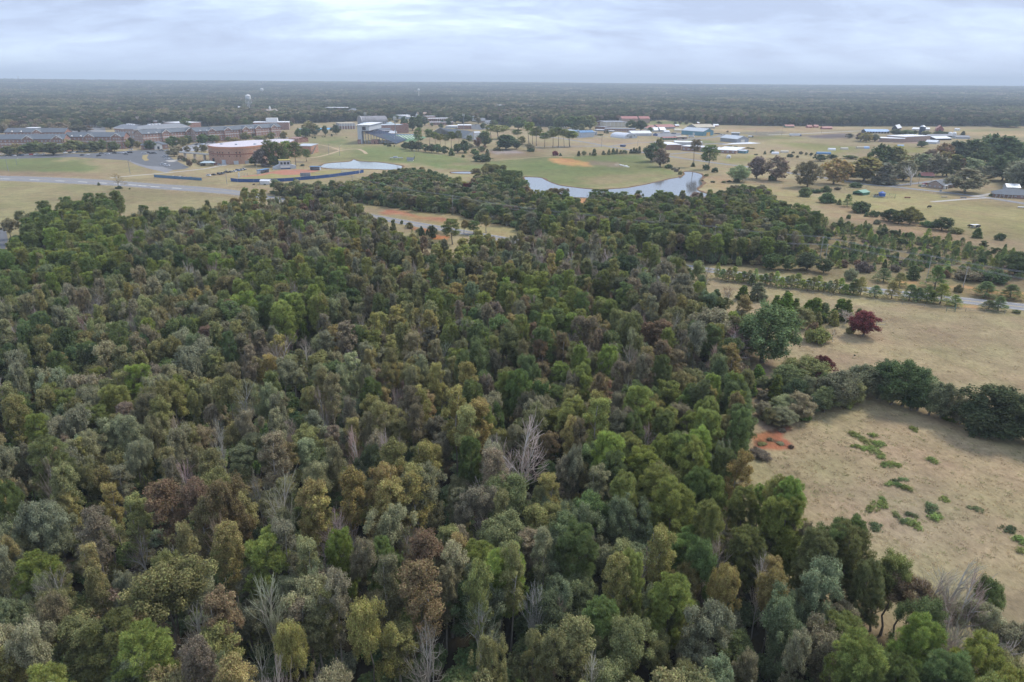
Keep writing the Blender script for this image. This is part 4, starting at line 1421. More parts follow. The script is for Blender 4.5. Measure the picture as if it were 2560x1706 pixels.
T(ZD, [(150, 315, 110, 230, O_, 'dark'), (300, 305, 130, 190, O_, 'greyolive'), (480, 300, 140, 180, O_, 'green'), (600, 305, 100, 130, O_, 'green'), (760, 300, 100, 210, O_, 'dark'), (880, 300, 110, 170, O_, 'green'),
       (1000, 295, 100, 190, O_, 'green'), (1180, 305, 195, 160, O_, 'olive'), (1320, 290, 110, 190, O_, 'dark'), (1450, 260, 110, 170, O_, 'green'), (1650, 245, 90, 210, O_, 'dark'), (2200, 285, 140, 260, O_, 'dark'),
       (2120, 310, 220, 110, O_, 'yellowolive'), (2280, 335, 245, 100, O_, 'yellowolive'), (1680, 260, 180, 130, O_, 'orange'), (1900, 240, 120, 150, O_, 'dark')], 'along the drive behind the stadium')
T(ZE, [(290, 555, 260, 170, O_, 'dark'), (460, 610, 270, 260, O_, 'dark'), (610, 600, 230, 220, O_, 'green'), (740, 490, 280, 200, O_, 'dark'), (90, 420, 330, 110, O_, 'yellowolive'), (1600, 445, 215, 430, O_, 'dark'), (905, 515, 420, 75, O_, 'green'), (60, 300, 180, 200, O_, 'dark')],
  'round the flat roofed brick school')
T(ZE, [(610, 1000, 550, 190, N_, 'pinedark'), (840, 1000, 580, 220, A_, 'pinedark'), (980, 1000, 640, 170, A_, 'pine'), (1090, 1000, 680, 170, A_, 'pine'), (1210, 1010, 700, 170, A_, 'pinedark'), (1350, 1010, 635, 190, A_, 'pinedark'), (1500, 1010, 615, 160, A_, 'pinedark'),
       (1750, 1000, 720, 160, A_, 'pinedark'), (310, 1025, 850, 190, O_, 'dark'), (450, 1065, 810, 270, O_, 'dark'), (600, 1065, 830, 240, O_, 'dark'), (760, 1085, 890, 200, O_, 'green'), (900, 1105, 890, 240, O_, 'dark'), (1040, 1115, 890, 220, O_, 'green'),
       (1180, 1135, 940, 200, O_, 'dark'), (1340, 1172, 1000, 155, C_, 'green'), (1480, 1115, 890, 230, O_, 'dark'), (1640, 1105, 790, 270, O_, 'dark'), (1940, 985, 740, 190, O_, 'rust'), (2110, 965, 590, 360, O_, 'green'), (1800, 1010, 900, 120, O_, 'brown'),
       (1870, 1175, 1000, 190, O_, 'green'), (2040, 1305, 1080, 380, S_, 'dark'), (2160, 1175, 1020, 105, C_, 'green'), (2030, 1085, 950, 160, O_, 'green'), (1610, 1212, 1130, 85, S_, 'green'), (1660, 1125, 1040, 62, C_, 'green'), (2090, 1010, 920, 90, O_, 'orange'),
       (505, 1235, 1175, 22, C_, 'dark'), (50, 970, 920, 30, S_, 'dark')], 'in the thicket beside the football field')
T(Z3, [(1380, 880, 700, 280, O_, 'dark'), (1500, 872, 780, 110, O_, 'dark'), (1300, 760, 615, 220, A_, 'pine'), (1210, 750, 600, 130, A_, 'pinedark'), (1650, 890, 800, 115, O_, 'brown'), (1665, 905, 850, 85, S_, 'dark'), (1400, 642, 580, 75, O_, 'dark'), (1520, 655, 495, 190, O_, 'green'),
       (1280, 890, 840, 100, S_, 'olive'), (1120, 900, 830, 60, O_, 'orange'), (1560, 820, 720, 90, O_, 'yellowolive'), (920, 920, 880, 35, C_, 'green')], 'by the track east of the bleachers')
T(Z3, [(1510, 785, 655, 115, A_, 'pinedark'), (1640, 805, 572, 135, A_, 'pine'), (1682, 822, 650, 110, A_, 'pine'), (1725, 838, 638, 130, A_, 'pinedark'), (1815, 852, 692, 110, A_, 'pinedark'), (1908, 858, 648, 130, A_, 'pine'), (1970, 854, 632, 120, A_, 'pinedark'),
       (2040, 852, 648, 90, A_, 'pine'), (2103, 848, 668, 135, A_, 'pinedark')], 'in the row beside the school farm lane')
T(Z3, [(1935, 948, 880, 80, S_, 'maroon', 'round maroon bush alone on the pale meadow'), (1995, 952, 918, 32, C_, 'green')], 'beside the maroon bush on the meadow')
T(ZF, [(245, 1000, 880, 95, C_, 'green'), (360, 995, 868, 105, O_, 'olive'), (495, 982, 900, 52, S_, 'green'), (590, 990, 835, 125, C_, 'green'), (800, 972, 880, 80, C_, 'dark'), (925, 968, 838, 95, C_, 'yellowolive'), (1030, 962, 822, 95, C_, 'green'), (1100, 958, 830, 75, C_, 'brown'),
       (1190, 952, 858, 95, C_, 'olive'), (1280, 948, 838, 125, S_, 'green'), (1420, 942, 838, 72, C_, 'dark'), (1490, 942, 808, 92, C_, 'dark'), (1545, 942, 820, 80, C_, 'dark'), (1610, 942, 782, 88, C_, 'dark'), (845, 968, 920, 40, S_, 'olive')],
  'in the planted row above the peninsula')
T(ZF, [(40, 790, 440, 330, A_, 'pine'), (1440, 415, 165, 270, O_, 'dark'), (1640, 425, 175, 280, O_, 'dark'), (1850, 475, 335, 120, O_, 'green'), (1880, 1135, 680, 370, O_, 'dark'), (2040, 1105, 560, 290, O_, 'olive'), (2080, 1245, 800, 380, O_, 'brown'), (2255, 1160, 1020, 110, O_, 'dark'),
       (2270, 1280, 1165, 170, S_, 'dark'), (100, 400, 80, 320, O_, 'green'), (300, 405, 70, 320, O_, 'green'), (500, 405, 50, 300, O_, 'olive'), (200, 395, 90, 300, O_, 'dark'), (-150, 390, 60, 330, O_, 'green'), (730, 535, 490, 150, S_, 'dark'), (890, 490, 400, 70, C_, 'dark'), (830, 480, 410, 40, C_, 'dark'),
       (2050, 270, 210, 100, O_, 'dark'), (2110, 270, 235, 50, O_, 'dark')], 'at the school farm')
T(ZG, [(670, 1150, 545, 280, A_, 'brown', 'thin half bare pine standing beside the pond'), (655, 1152, 1055, 95, C_, 'dark'), (1010, 1215, 675, 340, N_, 'pinedark', 'dense dark ivy clad pine standing beside the pond'), (950, 1222, 1060, 170, S_, 'dark'), (1150, 1278, 1140, 165, S_, 'dark'),
       (1680, 1495, 1080, 500, O_, 'lightgreen', 'loose pale green tree leaning over the pond inlet'), (1640, 1510, 1385, 150, S_, 'dark'), (2090, 1425, 890, 420, O_, 'purple', 'dense dark grey tree beside the pale green one'), (2280, 872, 790, 60, C_, 'dark'), (250, 200, 125, 75, O_, 'dark'), (360, 192, 110, 85, O_, 'brown'),
       (500, 200, 90, 105, O_, 'brown'), (860, 195, 62, 145, O_, 'olive'), (1030, 192, 108, 115, O_, 'green'), (1435, 372, 325, 52, S_, 'brown'), (100, 1172, 1075, 190, S_, 'dark'), (210, 1225, 1140, 110, S_, 'brown'), (280, 1265, 1170, 110, S_, 'purple'), (370, 1330, 1220, 120, S_, 'olive'),
       (2080, 888, 855, 90, S_, 'dark'), (1480, 700, 660, 110, S_, 'olive'), (1620, 710, 670, 90, S_, 'brown'), (1900, 740, 700, 110, S_, 'olive'), (2000, 750, 710, 90, S_, 'olive'), (680, 190, 110, 110, O_, 'dark'), (250, 530, 455, 90, O_, 'maroon'), (430, 530, 490, 60, S_, 'dark'),
       (340, 1215, 1165, 40, C_, 'dark'), (960, 1370, 1290, 110, S_, 'olive'), (860, 1480, 1440, 80, S_, 'brown'), (1100, 1510, 1460, 110, S_, 'dark'), (1350, 1515, 1460, 110, S_, 'olive'), (1480, 1500, 1450, 100, S_, 'dark')], 'round the pond inlet')
T(Z5, [(70, 1000, 755, 220, O_, 'brown', 'broad brown tree with open branches above the lane'), (30, 1002, 940, 65, S_, 'dark'), (360, 1062, 800, 250, O_, 'brown'), (600, 1032, 780, 240, O_, 'yellowolive'), (730, 1000, 820, 120, O_, 'yellowolive'), (880, 1005, 768, 300, O_, 'yellow', 'wide golden yellow tree above the lane'),
       (1060, 1035, 830, 180, C_, 'brown'), (1000, 960, 645, 220, O_, 'dark'), (1145, 960, 660, 190, O_, 'olive'), (1310, 1045, 845, 230, B_, 'brown', 'spreading brown leafless tree at the lane junction'), (1810, 1110, 865, 270, O_, 'brown', 'open brown tree beside the brick house'),
       (800, 1062, 1008, 105, S_, 'green'), (1240, 1000, 800, 200, O_, 'brown'), (1100, 980, 800, 150, O_, 'dark'), (760, 800, 765, 120, O_, 'green'), (480, 820, 755, 110, O_, 'dark'), (580, 800, 755, 90, O_, 'dark')], 'beside the lane')
T(Z5, [(345, 1147, 1048, 115, S_, 'green'), (530, 1105, 1038, 105, S_, 'green'), (440, 1112, 1068, 100, S_, 'dark'), (640, 1085, 1050, 60, S_, 'brown'), (540, 1202, 1092, 140, S_, 'green'), (650, 1222, 1168, 42, C_, 'olive'), (725, 1238, 1125, 82, Y_, 'green'), (840, 1288, 1165, 190, S_, 'dark'),
       (975, 1332, 1255, 75, S_, 'green'), (1110, 1372, 1250, 150, O_, 'dark'), (1200, 1395, 1260, 160, O_, 'green'), (1300, 1402, 1225, 140, O_, 'yellowolive'), (1370, 1385, 1285, 110, O_, 'dark'), (1600, 1455, 1325, 150, O_, 'dark'), (1480, 1425, 1355, 120, S_, 'green'), (1720, 1482, 1415, 115, S_, 'olive'),
       (1915, 1525, 1435, 75, C_, 'green'), (2130, 1545, 1468, 85, S_, 'dark'), (1655, 1545, 1478, 52, C_, 'green'), (740, 1352, 1300, 42, S_, 'green'), (610, 1205, 1160, 40, S_, 'green'), (1000, 1400, 1350, 60, S_, 'brown'), (900, 1330, 1290, 40, C_, 'green'), (1050, 1330, 1290, 40, S_, 'brown')],
  'scattered over the cow pasture')
T(Z5, [(900, 645, 550, 120, O_, 'yellowolive'), (850, 635, 555, 90, O_, 'rust'), (980, 642, 568, 75, O_, 'brown'), (745, 612, 562, 65, O_, 'brown'), (1180, 585, 528, 120, O_, 'dark'), (1270, 590, 530, 130, O_, 'green'), (1340, 580, 535, 80, O_, 'dark'), (1450, 592, 538, 90, O_, 'olive'), (1580, 585, 540, 105, O_, 'dark'), (1640, 580, 550, 50, O_, 'dark'),
       (1790, 582, 545, 32, C_, 'dark'), (1410, 692, 632, 85, O_, 'dark'), (205, 785, 750, 55, S_, 'dark'), (300, 762, 728, 34, O_, 'dark'), (350, 768, 738, 30, O_, 'brown'), (395, 772, 742, 34, O_, 'dark'), (435, 780, 752, 28, O_, 'brown'), (40, 745, 712, 50, S_, 'dark'), (230, 750, 725, 30, S_, 'brown'), (270, 790, 760, 25, S_, 'brown'),
       (2200, 510, 440, 200, O_, 'dark'), (2110, 505, 470, 90, O_, 'dark')], 'round the dairy barns')
T(Z5, [(1600, 960, 735, 70, Q_, 'yellowolive'), (1700, 965, 760, 90, Q_, 'yellowolive'), (1750, 965, 790, 60, Q_, 'orange'), (1520, 960, 740, 190, O_, 'brown'), (1420, 950, 740, 170, O_, 'greyolive'), (1350, 920, 740, 150, O_, 'brown'), (1640, 960, 800, 160, O_, 'olive'), (1850, 950, 780, 180, O_, 'greyolive'), (2000, 1000, 850, 160, O_, 'brown'),
       (1580, 880, 640, 150, O_, 'orange'), (1700, 860, 620, 200, O_, 'dark'), (1850, 860, 600, 220, O_, 'dark'), (2000, 850, 545, 200, O_, 'green'), (2150, 900, 570, 230, O_, 'dark'), (2280, 880, 620, 220, O_, 'green'), (1950, 920, 690, 200, O_, 'dark'), (2050, 940, 790, 160, O_, 'dark'), (2150, 1000, 720, 220, O_, 'green'), (2300, 1060, 780, 200, O_, 'greyolive'),
       (2250, 1030, 800, 200, O_, 'brown'), (2330, 1060, 880, 120, O_, 'dark'), (2450, 1000, 700, 250, O_, 'dark'), (2550, 1050, 800, 250, O_, 'green'), (2400, 900, 640, 220, O_, 'dark'), (1480, 900, 700, 140, O_, 'brown'), (1770, 930, 760, 130, O_, 'dark'), (2560, 900, 650, 240, O_, 'dark')], 'in the wood behind the brick houses')
for x0, x1, y0, y1, n, wh in ((1100, 1330, 300, 326, 24, 'among the small houses behind the bleachers'), (20, 330, 304, 326, 18, 'behind the campus parking lots'), (480, 760, 302, 318, 18, 'behind the brick dormitories and chapel'), (1330, 1480, 314, 332, 10, 'beside the far churchyard')):
    for k in range(n):
        g = P(rng.uniform(x0, x1), rng.uniform(y0, y1))
        add_tree('shade_tree', g[0], g[1], rng.uniform(8, 16), rng.uniform(8, 15), rng.choice(['dark', 'green', 'green', 'olive', 'brown']), wh)
# pasture corner and hedge
T(Z6, [(555, 1045, 615, 400, O_, 'green', 'huge dense green oak at the corner of the dry pasture'), (190, 1010, 660, 340, O_, 'greyolive', 'broad grey green oak beside the pinkish bare tree'), (345, 1070, 788, 280, B_, 'pink', 'pinkish grey leafless tree under the huge green oak'),
       (700, 800, 570, 150, C_, 'cedar'), (640, 780, 590, 110, C_, 'cedar'), (765, 790, 610, 100, C_, 'cedar'), (805, 812, 660, 150, O_, 'olive'), (910, 770, 610, 150, C_, 'cedar'), (860, 760, 620, 110, C_, 'cedar'), (960, 770, 640, 100, C_, 'green'), (1080, 755, 615, 120, C_, 'cedar'), (1120, 760, 620, 90, C_, 'cedar'), (1035, 795, 690, 65, C_, 'yellowgreen'),
       (1115, 785, 690, 105, B_, 'white', 'bleached white leafless shrub beside the maroon tree'), (925, 800, 700, 60, C_, 'yellowgreen'), (720, 640, 560, 90, C_, 'green')], 'at the corner of the dry pasture')
T(Z6, [(1232, 868, 688, 175, O_, 'maroon', 'deep maroon round tree standing in the dry pasture'), (1150, 850, 790, 60, S_, 'olive'), (1205, 745, 680, 60, C_, 'green'), (922, 905, 772, 155, S_, 'yellowgreen', 'yellow green bush alone near the maroon tree'), (890, 890, 755, 90, S_, 'rust'), (1030, 905, 815, 80, B_, 'rust', 'small reddish bare shrub near the maroon tree'),
       (522, 625, 500, 115, C_, 'bluegreen'), (420, 620, 525, 95, C_, 'cedar'), (315, 660, 525, 85, B_, 'rust'), (480, 520, 450, 55, C_, 'green'), (240, 640, 550, 90, C_, 'green'), (160, 600, 380, 90, B_, 'orange')], 'in the dry pasture')
T(Z6, [(850, 1170, 1005, 300, O_, 'olive'), (965, 1130, 990, 130, O_, 'maroon'), (915, 1215, 1090, 75, S_, 'maroon'), (710, 1240, 1055, 220, O_, 'green'), (640, 1315, 1130, 110, C_, 'cedar'), (700, 1400, 1260, 190, O_, 'greyolive'), (800, 1420, 1240, 190, O_, 'greyolive'), (900, 1380, 1260, 130, O_, 'bluegreen'),
       (1050, 1340, 1080, 270, O_, 'bluegreen'), (970, 1380, 1200, 150, O_, 'olive'), (1150, 1330, 1150, 170, O_, 'olive'), (1210, 1270, 1040, 220, O_, 'greyolive'), (1270, 1230, 1060, 130, O_, 'dark'), (1380, 1290, 1015, 210, O_, 'dark'), (1500, 1340, 1010, 270, O_, 'dark'), (1420, 1330, 1120, 170, O_, 'green'), (1600, 1370, 1060, 190, O_, 'green'),
       (1560, 1370, 1180, 150, O_, 'dark'), (1680, 1400, 1150, 160, O_, 'greyolive'), (1760, 1420, 1165, 210, O_, 'bluegreen'), (1820, 1430, 1320, 95, C_, 'cedar'), (1890, 1460, 1270, 150, O_, 'greyolive'), (2080, 1540, 1185, 340, O_, 'dark'), (1980, 1510, 1260, 190, O_, 'dark'), (2240, 1560, 1250, 260, O_, 'dark'), (2340, 1590, 1280, 200, O_, 'dark'),
       (2450, 1620, 1300, 220, O_, 'dark'), (2580, 1680, 1330, 230, O_, 'green'), (840, 1432, 1330, 85, C_, 'cedar'), (1130, 1350, 1250, 90, S_, 'yellowgreen'), (1180, 1000, 990, 10, S_, 'dark'), (760, 1330, 1140, 150, O_, 'dark'), (870, 1310, 1130, 160, O_, 'bluegreen'), (1000, 1290, 1110, 150, O_, 'green'), (1330, 1290, 1130, 120, O_, 'bluegreen'),
       (520, 1190, 1060, 120, C_, 'cedar'), (465, 1260, 1155, 110, C_, 'cedar'), (2160, 1560, 1400, 200, O_, 'dark'), (2000, 1530, 1400, 150, S_, 'dark')], 'in the hedgerow between the two dry fields')
T(Z6, [(600, 1450, 1345, 120, S_, 'olive'), (555, 1410, 1300, 110, O_, 'greyolive'), (660, 1475, 1380, 120, O_, 'olive'), (700, 1470, 1340, 150, O_, 'greyolive'), (560, 1300, 1220, 90, S_, 'brown'), (590, 1370, 1290, 70, S_, 'purple'),
       (560, 1240, 1130, 100, O_, 'olive'), (620, 1240, 1150, 90, O_, 'green')], 'where the hedgerow meets the wood')
for x, y in ((1905, 1112), (1925, 1101), (1950, 1110), (1978, 1120), (1955, 1078)):
    g = P(x, y)
    add_tree(S_, g[0], g[1], rng.uniform(.4, 1.0), rng.uniform(1.2, 2.6), rng.choice(['purple', 'brown', 'olive']), 'in the ruts of the orange clay washout')
# roadside pines and the scrub strip
T(Z6, [(1315, 605, 525, 85, Y_, 'green'), (1430, 615, 500, 100, Y_, 'olive'), (1550, 625, 520, 100, Y_, 'green'), (1600, 630, 540, 80, Y_, 'green'), (1665, 640, 530, 90, Y_, 'green'), (1755, 650, 515, 110, Y_, 'pine'), (1700, 640, 560, 70, Y_, 'green'), (1855, 665, 590, 80, Y_, 'pine'), (2080, 690, 625, 85, Y_, 'green'), (2150, 695, 600, 90, Y_, 'green'),
       (2275, 712, 685, 45, S_, 'green'), (1215, 590, 465, 95, Y_, 'olive'), (1170, 585, 480, 80, Y_, 'green')] +
  [(250 + k * 36, 478 + k * 4.1 + (k * 7 % 5) * 3, 372 + k * 4.4 + (k * 37 % 50), 58 + (k * 13 % 22), Y_, ('pine', 'green', 'olive', 'pine')[k % 4]) for k in range(26)], 'along the highway verge')
T(Z6, [(1950, 490, 400, 155, S_, 'greyolive', 'big round grey bush beside the highway'), (2110, 500, 395, 160, S_, 'dark'), (2260, 455, 285, 190, O_, 'dark'), (1720, 545, 395, 120, Y_, 'green'), (1570, 482, 388, 85, C_, 'green'), (1150, 485, 385, 85, S_, 'greyolive'), (1790, 470, 412, 60, S_, 'rust'), (2060, 600, 500, 130, Y_, 'green'), (2230, 612, 520, 120, Y_, 'green'),
       (1880, 570, 510, 50, S_, 'olive'), (1480, 530, 440, 90, Y_, 'olive'), (1370, 500, 410, 100, Y_, 'green'), (850, 420, 295, 150, O_, 'dark'), (730, 420, 310, 110, O_, 'green'), (610, 415, 300, 150, O_, 'dark'), (970, 440, 335, 100, O_, 'green'), (1240, 430, 350, 110, S_, 'purple'), (1450, 430, 370, 60, S_, 'purple'), (900, 320, 275, 50, S_, 'rust'), (1100, 400, 340, 60, S_, 'rust')],
  'in the scrub beside the highway')
# clearing by the highway
T(Z8, [(770, 470, 298, 120, N_, 'pinedark'), (560, 410, 345, 48, C_, 'dark'), (630, 430, 330, 70, O_, 'dark'), (770, 265, 235, 16, C_, 'brown'), (1395, 380, 285, 70, Q_, 'rust'), (915, 400, 310, 90, N_, 'pinedark'), (850, 400, 300, 55, Q_, 'yellowolive'), (1000, 390, 268, 60, Q_, 'olive'), (1280, 390, 305, 120, S_, 'olive'),
       (480, 360, 310, 50, S_, 'olive'), (620, 465, 435, 50, S_, 'olive')], 'by the clay bank of the highway')
T(Z1, [(1345, 1320, 1135, 180, B_, 'yellowolive', 'lone thin leaved tree beside the highway'), (1345, 1322, 1285, 70, S_, 'dark'), (1120, 1285, 1250, 28, C_, 'dark'), (1468, 1330, 1310, 18, S_, 'dark')], 'below the lone tree by the highway')
GUL = gpoly([Z8(420, 330), Z8(700, 400), Z8(720, 470), Z8(690, 560), Z8(600, 520), Z8(500, 420)])
for _ in range(70):
    x, y = rng.uniform(GUL[:, 0].min(), GUL[:, 0].max()), rng.uniform(GUL[:, 1].min(), GUL[:, 1].max())
    if inside(GUL, x, y) and rng.random() < .8:
        add_tree(rng.choice([S_, S_, Y_]), x, y, rng.uniform(1.2, 4.0), rng.uniform(2.0, 4.5), rng.choice(['olive', 'green', 'brown', 'dark']), 'in the brushy gully below the clay bank')
# near field weeds
WEED_PX = [(2135, 1088), (2150, 1095), (2180, 1090), (2165, 1104), (2190, 1108), (2140, 1118), (2160, 1122), (2205, 1114), (2180, 1122), (2192, 1134), (2205, 1146), (2225, 1160), (2240, 1164), (2215, 1165), (2285, 1074), (2235, 1205),
           (2255, 1200), (2245, 1215), (2265, 1222), (2225, 1212), (2205, 1250), (2200, 1262), (2330, 1152), (2275, 1288), (2360, 1250), (2325, 1265), (2330, 1280), (2335, 1296), (2240, 1290), (2258, 1305), (2285, 1312), (2440, 1274), (2180, 1275), (2190, 1318), (2550, 1352), (2555, 1380), (2520, 1325)]
for i, (x, y) in enumerate(WEED_PX):
    g = P(x, y)
    add_tree('weed_clump', g[0], g[1], rng.uniform(0.5, 1.0), rng.uniform(2.2, 4.2), 'weed' if y < 1180 else rng.choice(['weed', 'green', 'dark']), 'in the near dry field')
g = P(1898, 1142)
add_tree('shrub', g[0], g[1], 1.8, 6.0, 'purple', '', 'low dark brown bush beside the orange clay washout')

# singled out trees of the near wood (by their tops)
TT([(1148, 702, 15, 80, Q_, 'yellow'), (1118, 722, 15, 60, Q_, 'yellow'), (1180, 712, 14, 60, O_, 'yellow'), (1062, 672, 15, 75, Q_, 'yellow'), (1010, 678, 16, 70, Q_, 'orange'), (1128, 612, 17, 110, Q_, 'yellowgreen'), (1175, 590, 17, 90, Q_, 'yellowgreen'), (1215, 585, 17, 100, Q_, 'yellowolive'), (1420, 556, 17, 110, Q_, 'yellowgreen'),
    (1508, 585, 13, 120, O_, 'yellowgreen'), (492, 716, 14, 80, O_, 'yellow'), (452, 518, 14, 80, O_, 'yellowgreen'), (566, 498, 14, 60, O_, 'yellowolive'), (600, 520, 15, 45, Q_, 'yellow'), (575, 512, 15, 40, Q_, 'yellow'), (650, 512, 15, 45, Q_, 'orange'), (728, 515, 15, 45, Q_, 'yellow'), (768, 505, 15, 60, Q_, 'rust'), (270, 605, 13, 60, O_, 'yellow'),
    (665, 572, 14, 40, Q_, 'yellow'), (625, 471, 15, 70, Q_, 'yellowgreen'), (460, 580, 15, 60, Q_, 'rust'), (570, 745, 16, 90, Q_, 'rust'), (520, 812, 14, 60, Q_, 'rust'), (1460, 705, 17, 45, B_, 'rust'), (1360, 668, 15, 70, O_, 'orange'), (1420, 600, 16, 120, O_, 'orange'), (1350, 585, 15, 120, O_, 'brown'), (1660, 688, 17, 220, O_, 'brown'),
    (1700, 680, 16, 120, B_, 'white'), (1640, 800, 15, 70, Q_, 'rust'), (1680, 862, 15, 80, Q_, 'orange'), (1545, 640, 17, 130, O_, 'dark'), (1590, 690, 16, 110, O_, 'bluegreen'), (1215, 815, 19, 210, O_, 'green'), (1165, 985, 21, 140, Q_, 'yellowolive'), (1500, 990, 20, 130, Q_, 'yellowgreen'), (995, 1135, 20, 190, Q_, 'yellow'),
    (960, 1175, 18, 130, Q_, 'yellowolive'), (1040, 1160, 18, 100, Q_, 'yellowolive'), (1000, 1220, 18, 260, O_, 'greyolive'), (1290, 1240, 17, 300, O_, 'olive'), (1270, 1082, 20, 210, B_, 'white'), (1230, 1115, 19, 120, Q_, 'brown'), (1570, 1240, 16, 150, O_, 'bluegreen'), (1690, 1215, 17, 150, N_, 'pine'), (920, 1505, 18, 160, O_, 'yellow'),
    (700, 1570, 16, 120, O_, 'yellowolive'), (640, 1590, 15, 130, B_, 'brown'), (1187, 1408, 19, 80, Q_, 'yellowgreen'), (1057, 1412, 19, 120, Q_, 'orange'), (1050, 1340, 18, 110, Q_, 'rust'), (1335, 1455, 15, 90, B_, 'white'), (1190, 1465, 16, 100, B_, 'white'), (1075, 1545, 17, 110, B_, 'grey'), (830, 1200, 19, 150, Q_, 'yellowolive'),
    (780, 1205, 19, 90, Q_, 'yellowolive'), (835, 1260, 17, 120, B_, 'white'), (690, 1170, 19, 90, B_, 'white'), (700, 1300, 18, 90, Q_, 'brown'), (540, 1480, 17, 90, Q_, 'orange'), (480, 1490, 17, 150, B_, 'grey'), (380, 1410, 18, 190, O_, 'olive'), (570, 1210, 18, 130, O_, 'orange'), (480, 1225, 17, 110, Q_, 'orange'), (400, 1200, 18, 90, Q_, 'rust'),
    (560, 1310, 18, 80, Q_, 'yellowolive'), (2090, 1310, 18, 120, N_, 'pinedark'), (2140, 1320, 18, 140, N_, 'pinedark'), (2060, 1330, 18, 110, N_, 'pinedark'), (1960, 1205, 18, 120, N_, 'pine'), (1980, 1200, 19, 100, N_, 'pine'), (2250, 1390, 14, 130, O_, 'yellowgreen'), (2220, 1395, 13, 100, O_, 'green'), (2380, 1400, 15, 150, B_, 'white'),
    (2330, 1420, 14, 110, B_, 'grey'), (2490, 1450, 13, 80, O_, 'green'), (2420, 1540, 13, 110, B_, 'grey'), (2490, 1600, 13, 120, B_, 'grey'), (2390, 1560, 13, 90, B_, 'white'), (2330, 1500, 15, 130, O_, 'green'), (2440, 1600, 15, 130, N_, 'pine'), (2380, 1640, 15, 130, N_, 'pinedark'), (2530, 1650, 14, 130, O_, 'olive'), (2300, 1560, 16, 130, N_, 'pine'), (2540, 1560, 11, 100, O_, 'brown'), (2460, 1500, 12, 90, O_, 'greyolive'), (2270, 1450, 12, 120, O_, 'rust'), (1915, 1370, 16, 70, B_, 'white'), (1960, 1480, 16, 150, O_, 'bluegreen'), (2050, 1400, 17, 150, O_, 'bluegreen'),
    (1780, 1520, 15, 160, O_, 'bluegreen'), (1940, 1430, 15, 110, O_, 'yellowolive'), (2080, 1560, 15, 160, O_, 'brown'), (1820, 1400, 16, 90, O_, 'yellowolive'), (960, 1070, 18, 60, B_, 'white'), (890, 1055, 18, 70, B_, 'grey'), (545, 1030, 18, 60, B_, 'white'), (685, 1090, 18, 90, Q_, 'brown'), (620, 830, 16, 90, Q_, 'brown'), (700, 835, 16, 100, B_, 'pink'),
    (760, 830, 16, 80, B_, 'pink'), (830, 815, 16, 90, Q_, 'brown'), (680, 845, 16, 70, B_, 'grey'), (395, 675, 14, 50, B_, 'grey'), (45, 530, 15, 90, O_, 'greyolive'), (130, 500, 18, 95, N_, 'pinedark'), (245, 480, 20, 90, N_, 'pinedark'), (205, 505, 18, 110, N_, 'pinedark'), (160, 560, 18, 130, N_, 'pine'), (230, 550, 18, 130, N_, 'pinedark'),
    (105, 625, 17, 100, N_, 'pine'), (30, 625, 17, 110, N_, 'pinedark'), (170, 620, 18, 120, N_, 'pinedark'), (45, 590, 12, 80, O_, 'dark'), (100, 560, 17, 110, N_, 'pinedark'), (1000, 425, 10, 60, O_, 'olive'), (1236, 410, 14, 70, O_, 'olive'), (1205, 415, 13, 60, O_, 'olive'), (1280, 425, 14, 60, N_, 'pinedark'), (1262, 440, 12, 60, N_, 'pinedark'), (1300, 450, 12, 50, N_, 'pinedark'),
    (1175, 458, 9, 40, O_, 'maroon'), (1185, 480, 7, 35, O_, 'maroon'), (1297, 478, 7, 30, O_, 'maroon'), (1393, 470, 13, 70, O_, 'orange'), (1150, 455, 9, 45, O_, 'yellowolive'), (1882, 465, 13, 120, O_, 'brown'), (1838, 478, 12, 100, O_, 'dark'), (1748, 486, 11, 70, O_, 'pink'), (1668, 478, 13, 60, N_, 'pinedark'), (1495, 474, 13, 60, N_, 'pinedark'), (1546, 482, 12, 70, N_, 'pinedark'),
    (1780, 540, 13, 110, O_, 'brown'), (1964, 538, 13, 30, Q_, 'yellow'), (1990, 535, 13, 30, Q_, 'yellow'), (1575, 495, 9, 50, O_, 'orange')], 'in the dense wood')

FIELD_NEAR = gpoly([(1990, 1062), (2172, 992), (2300, 1045), (2560, 1125), (2700, 1180), (2700, 1560), (2560, 1480), (2470, 1460), (2330, 1430), (2190, 1385), (1980, 1310), (1900, 1230), (1890, 1140), (1980, 1130)])
PAST = gpoly([(1830, 780), (2000, 800), (2150, 760), (2400, 785), (2660, 815), (2660, 1130), (2560, 1030), (2400, 990), (2250, 930), (2100, 905), (1960, 890), (1930, 850)])
# ------------------------------------------------------------------ the dense wood, filled in
ZONE_PINE = [gpoly(q, 13) for q in (
    [(-200, 520), (60, 505), (240, 480), (300, 540), (300, 640), (200, 700), (-200, 740)],
    [(580, 690), (720, 650), (860, 640), (860, 770), (720, 800), (600, 780)],
    [(1240, 690), (1380, 680), (1480, 730), (1440, 830), (1280, 800)],
    [(1540, 960), (1700, 930), (1840, 950), (1870, 1100), (1900, 1200), (2000, 1290), (2150, 1350), (2170, 1420), (1900, 1400), (1700, 1330), (1560, 1250), (1480, 1090)],
    [(2030, 1530), (2250, 1480), (2420, 1600), (2700, 1900), (2200, 1900), (2080, 1650)])]
ZONE_POP = [gpoly(q, 13) for q in (
    [(560, 780), (1050, 700), (1150, 900), (1120, 1150), (900, 1200), (600, 1080)],
    [(160, 1150), (900, 1060), (1250, 1260), (1250, 1750), (500, 1750), (150, 1400)],
    [(1020, 560), (1500, 560), (1560, 700), (1250, 760), (1000, 690)])]
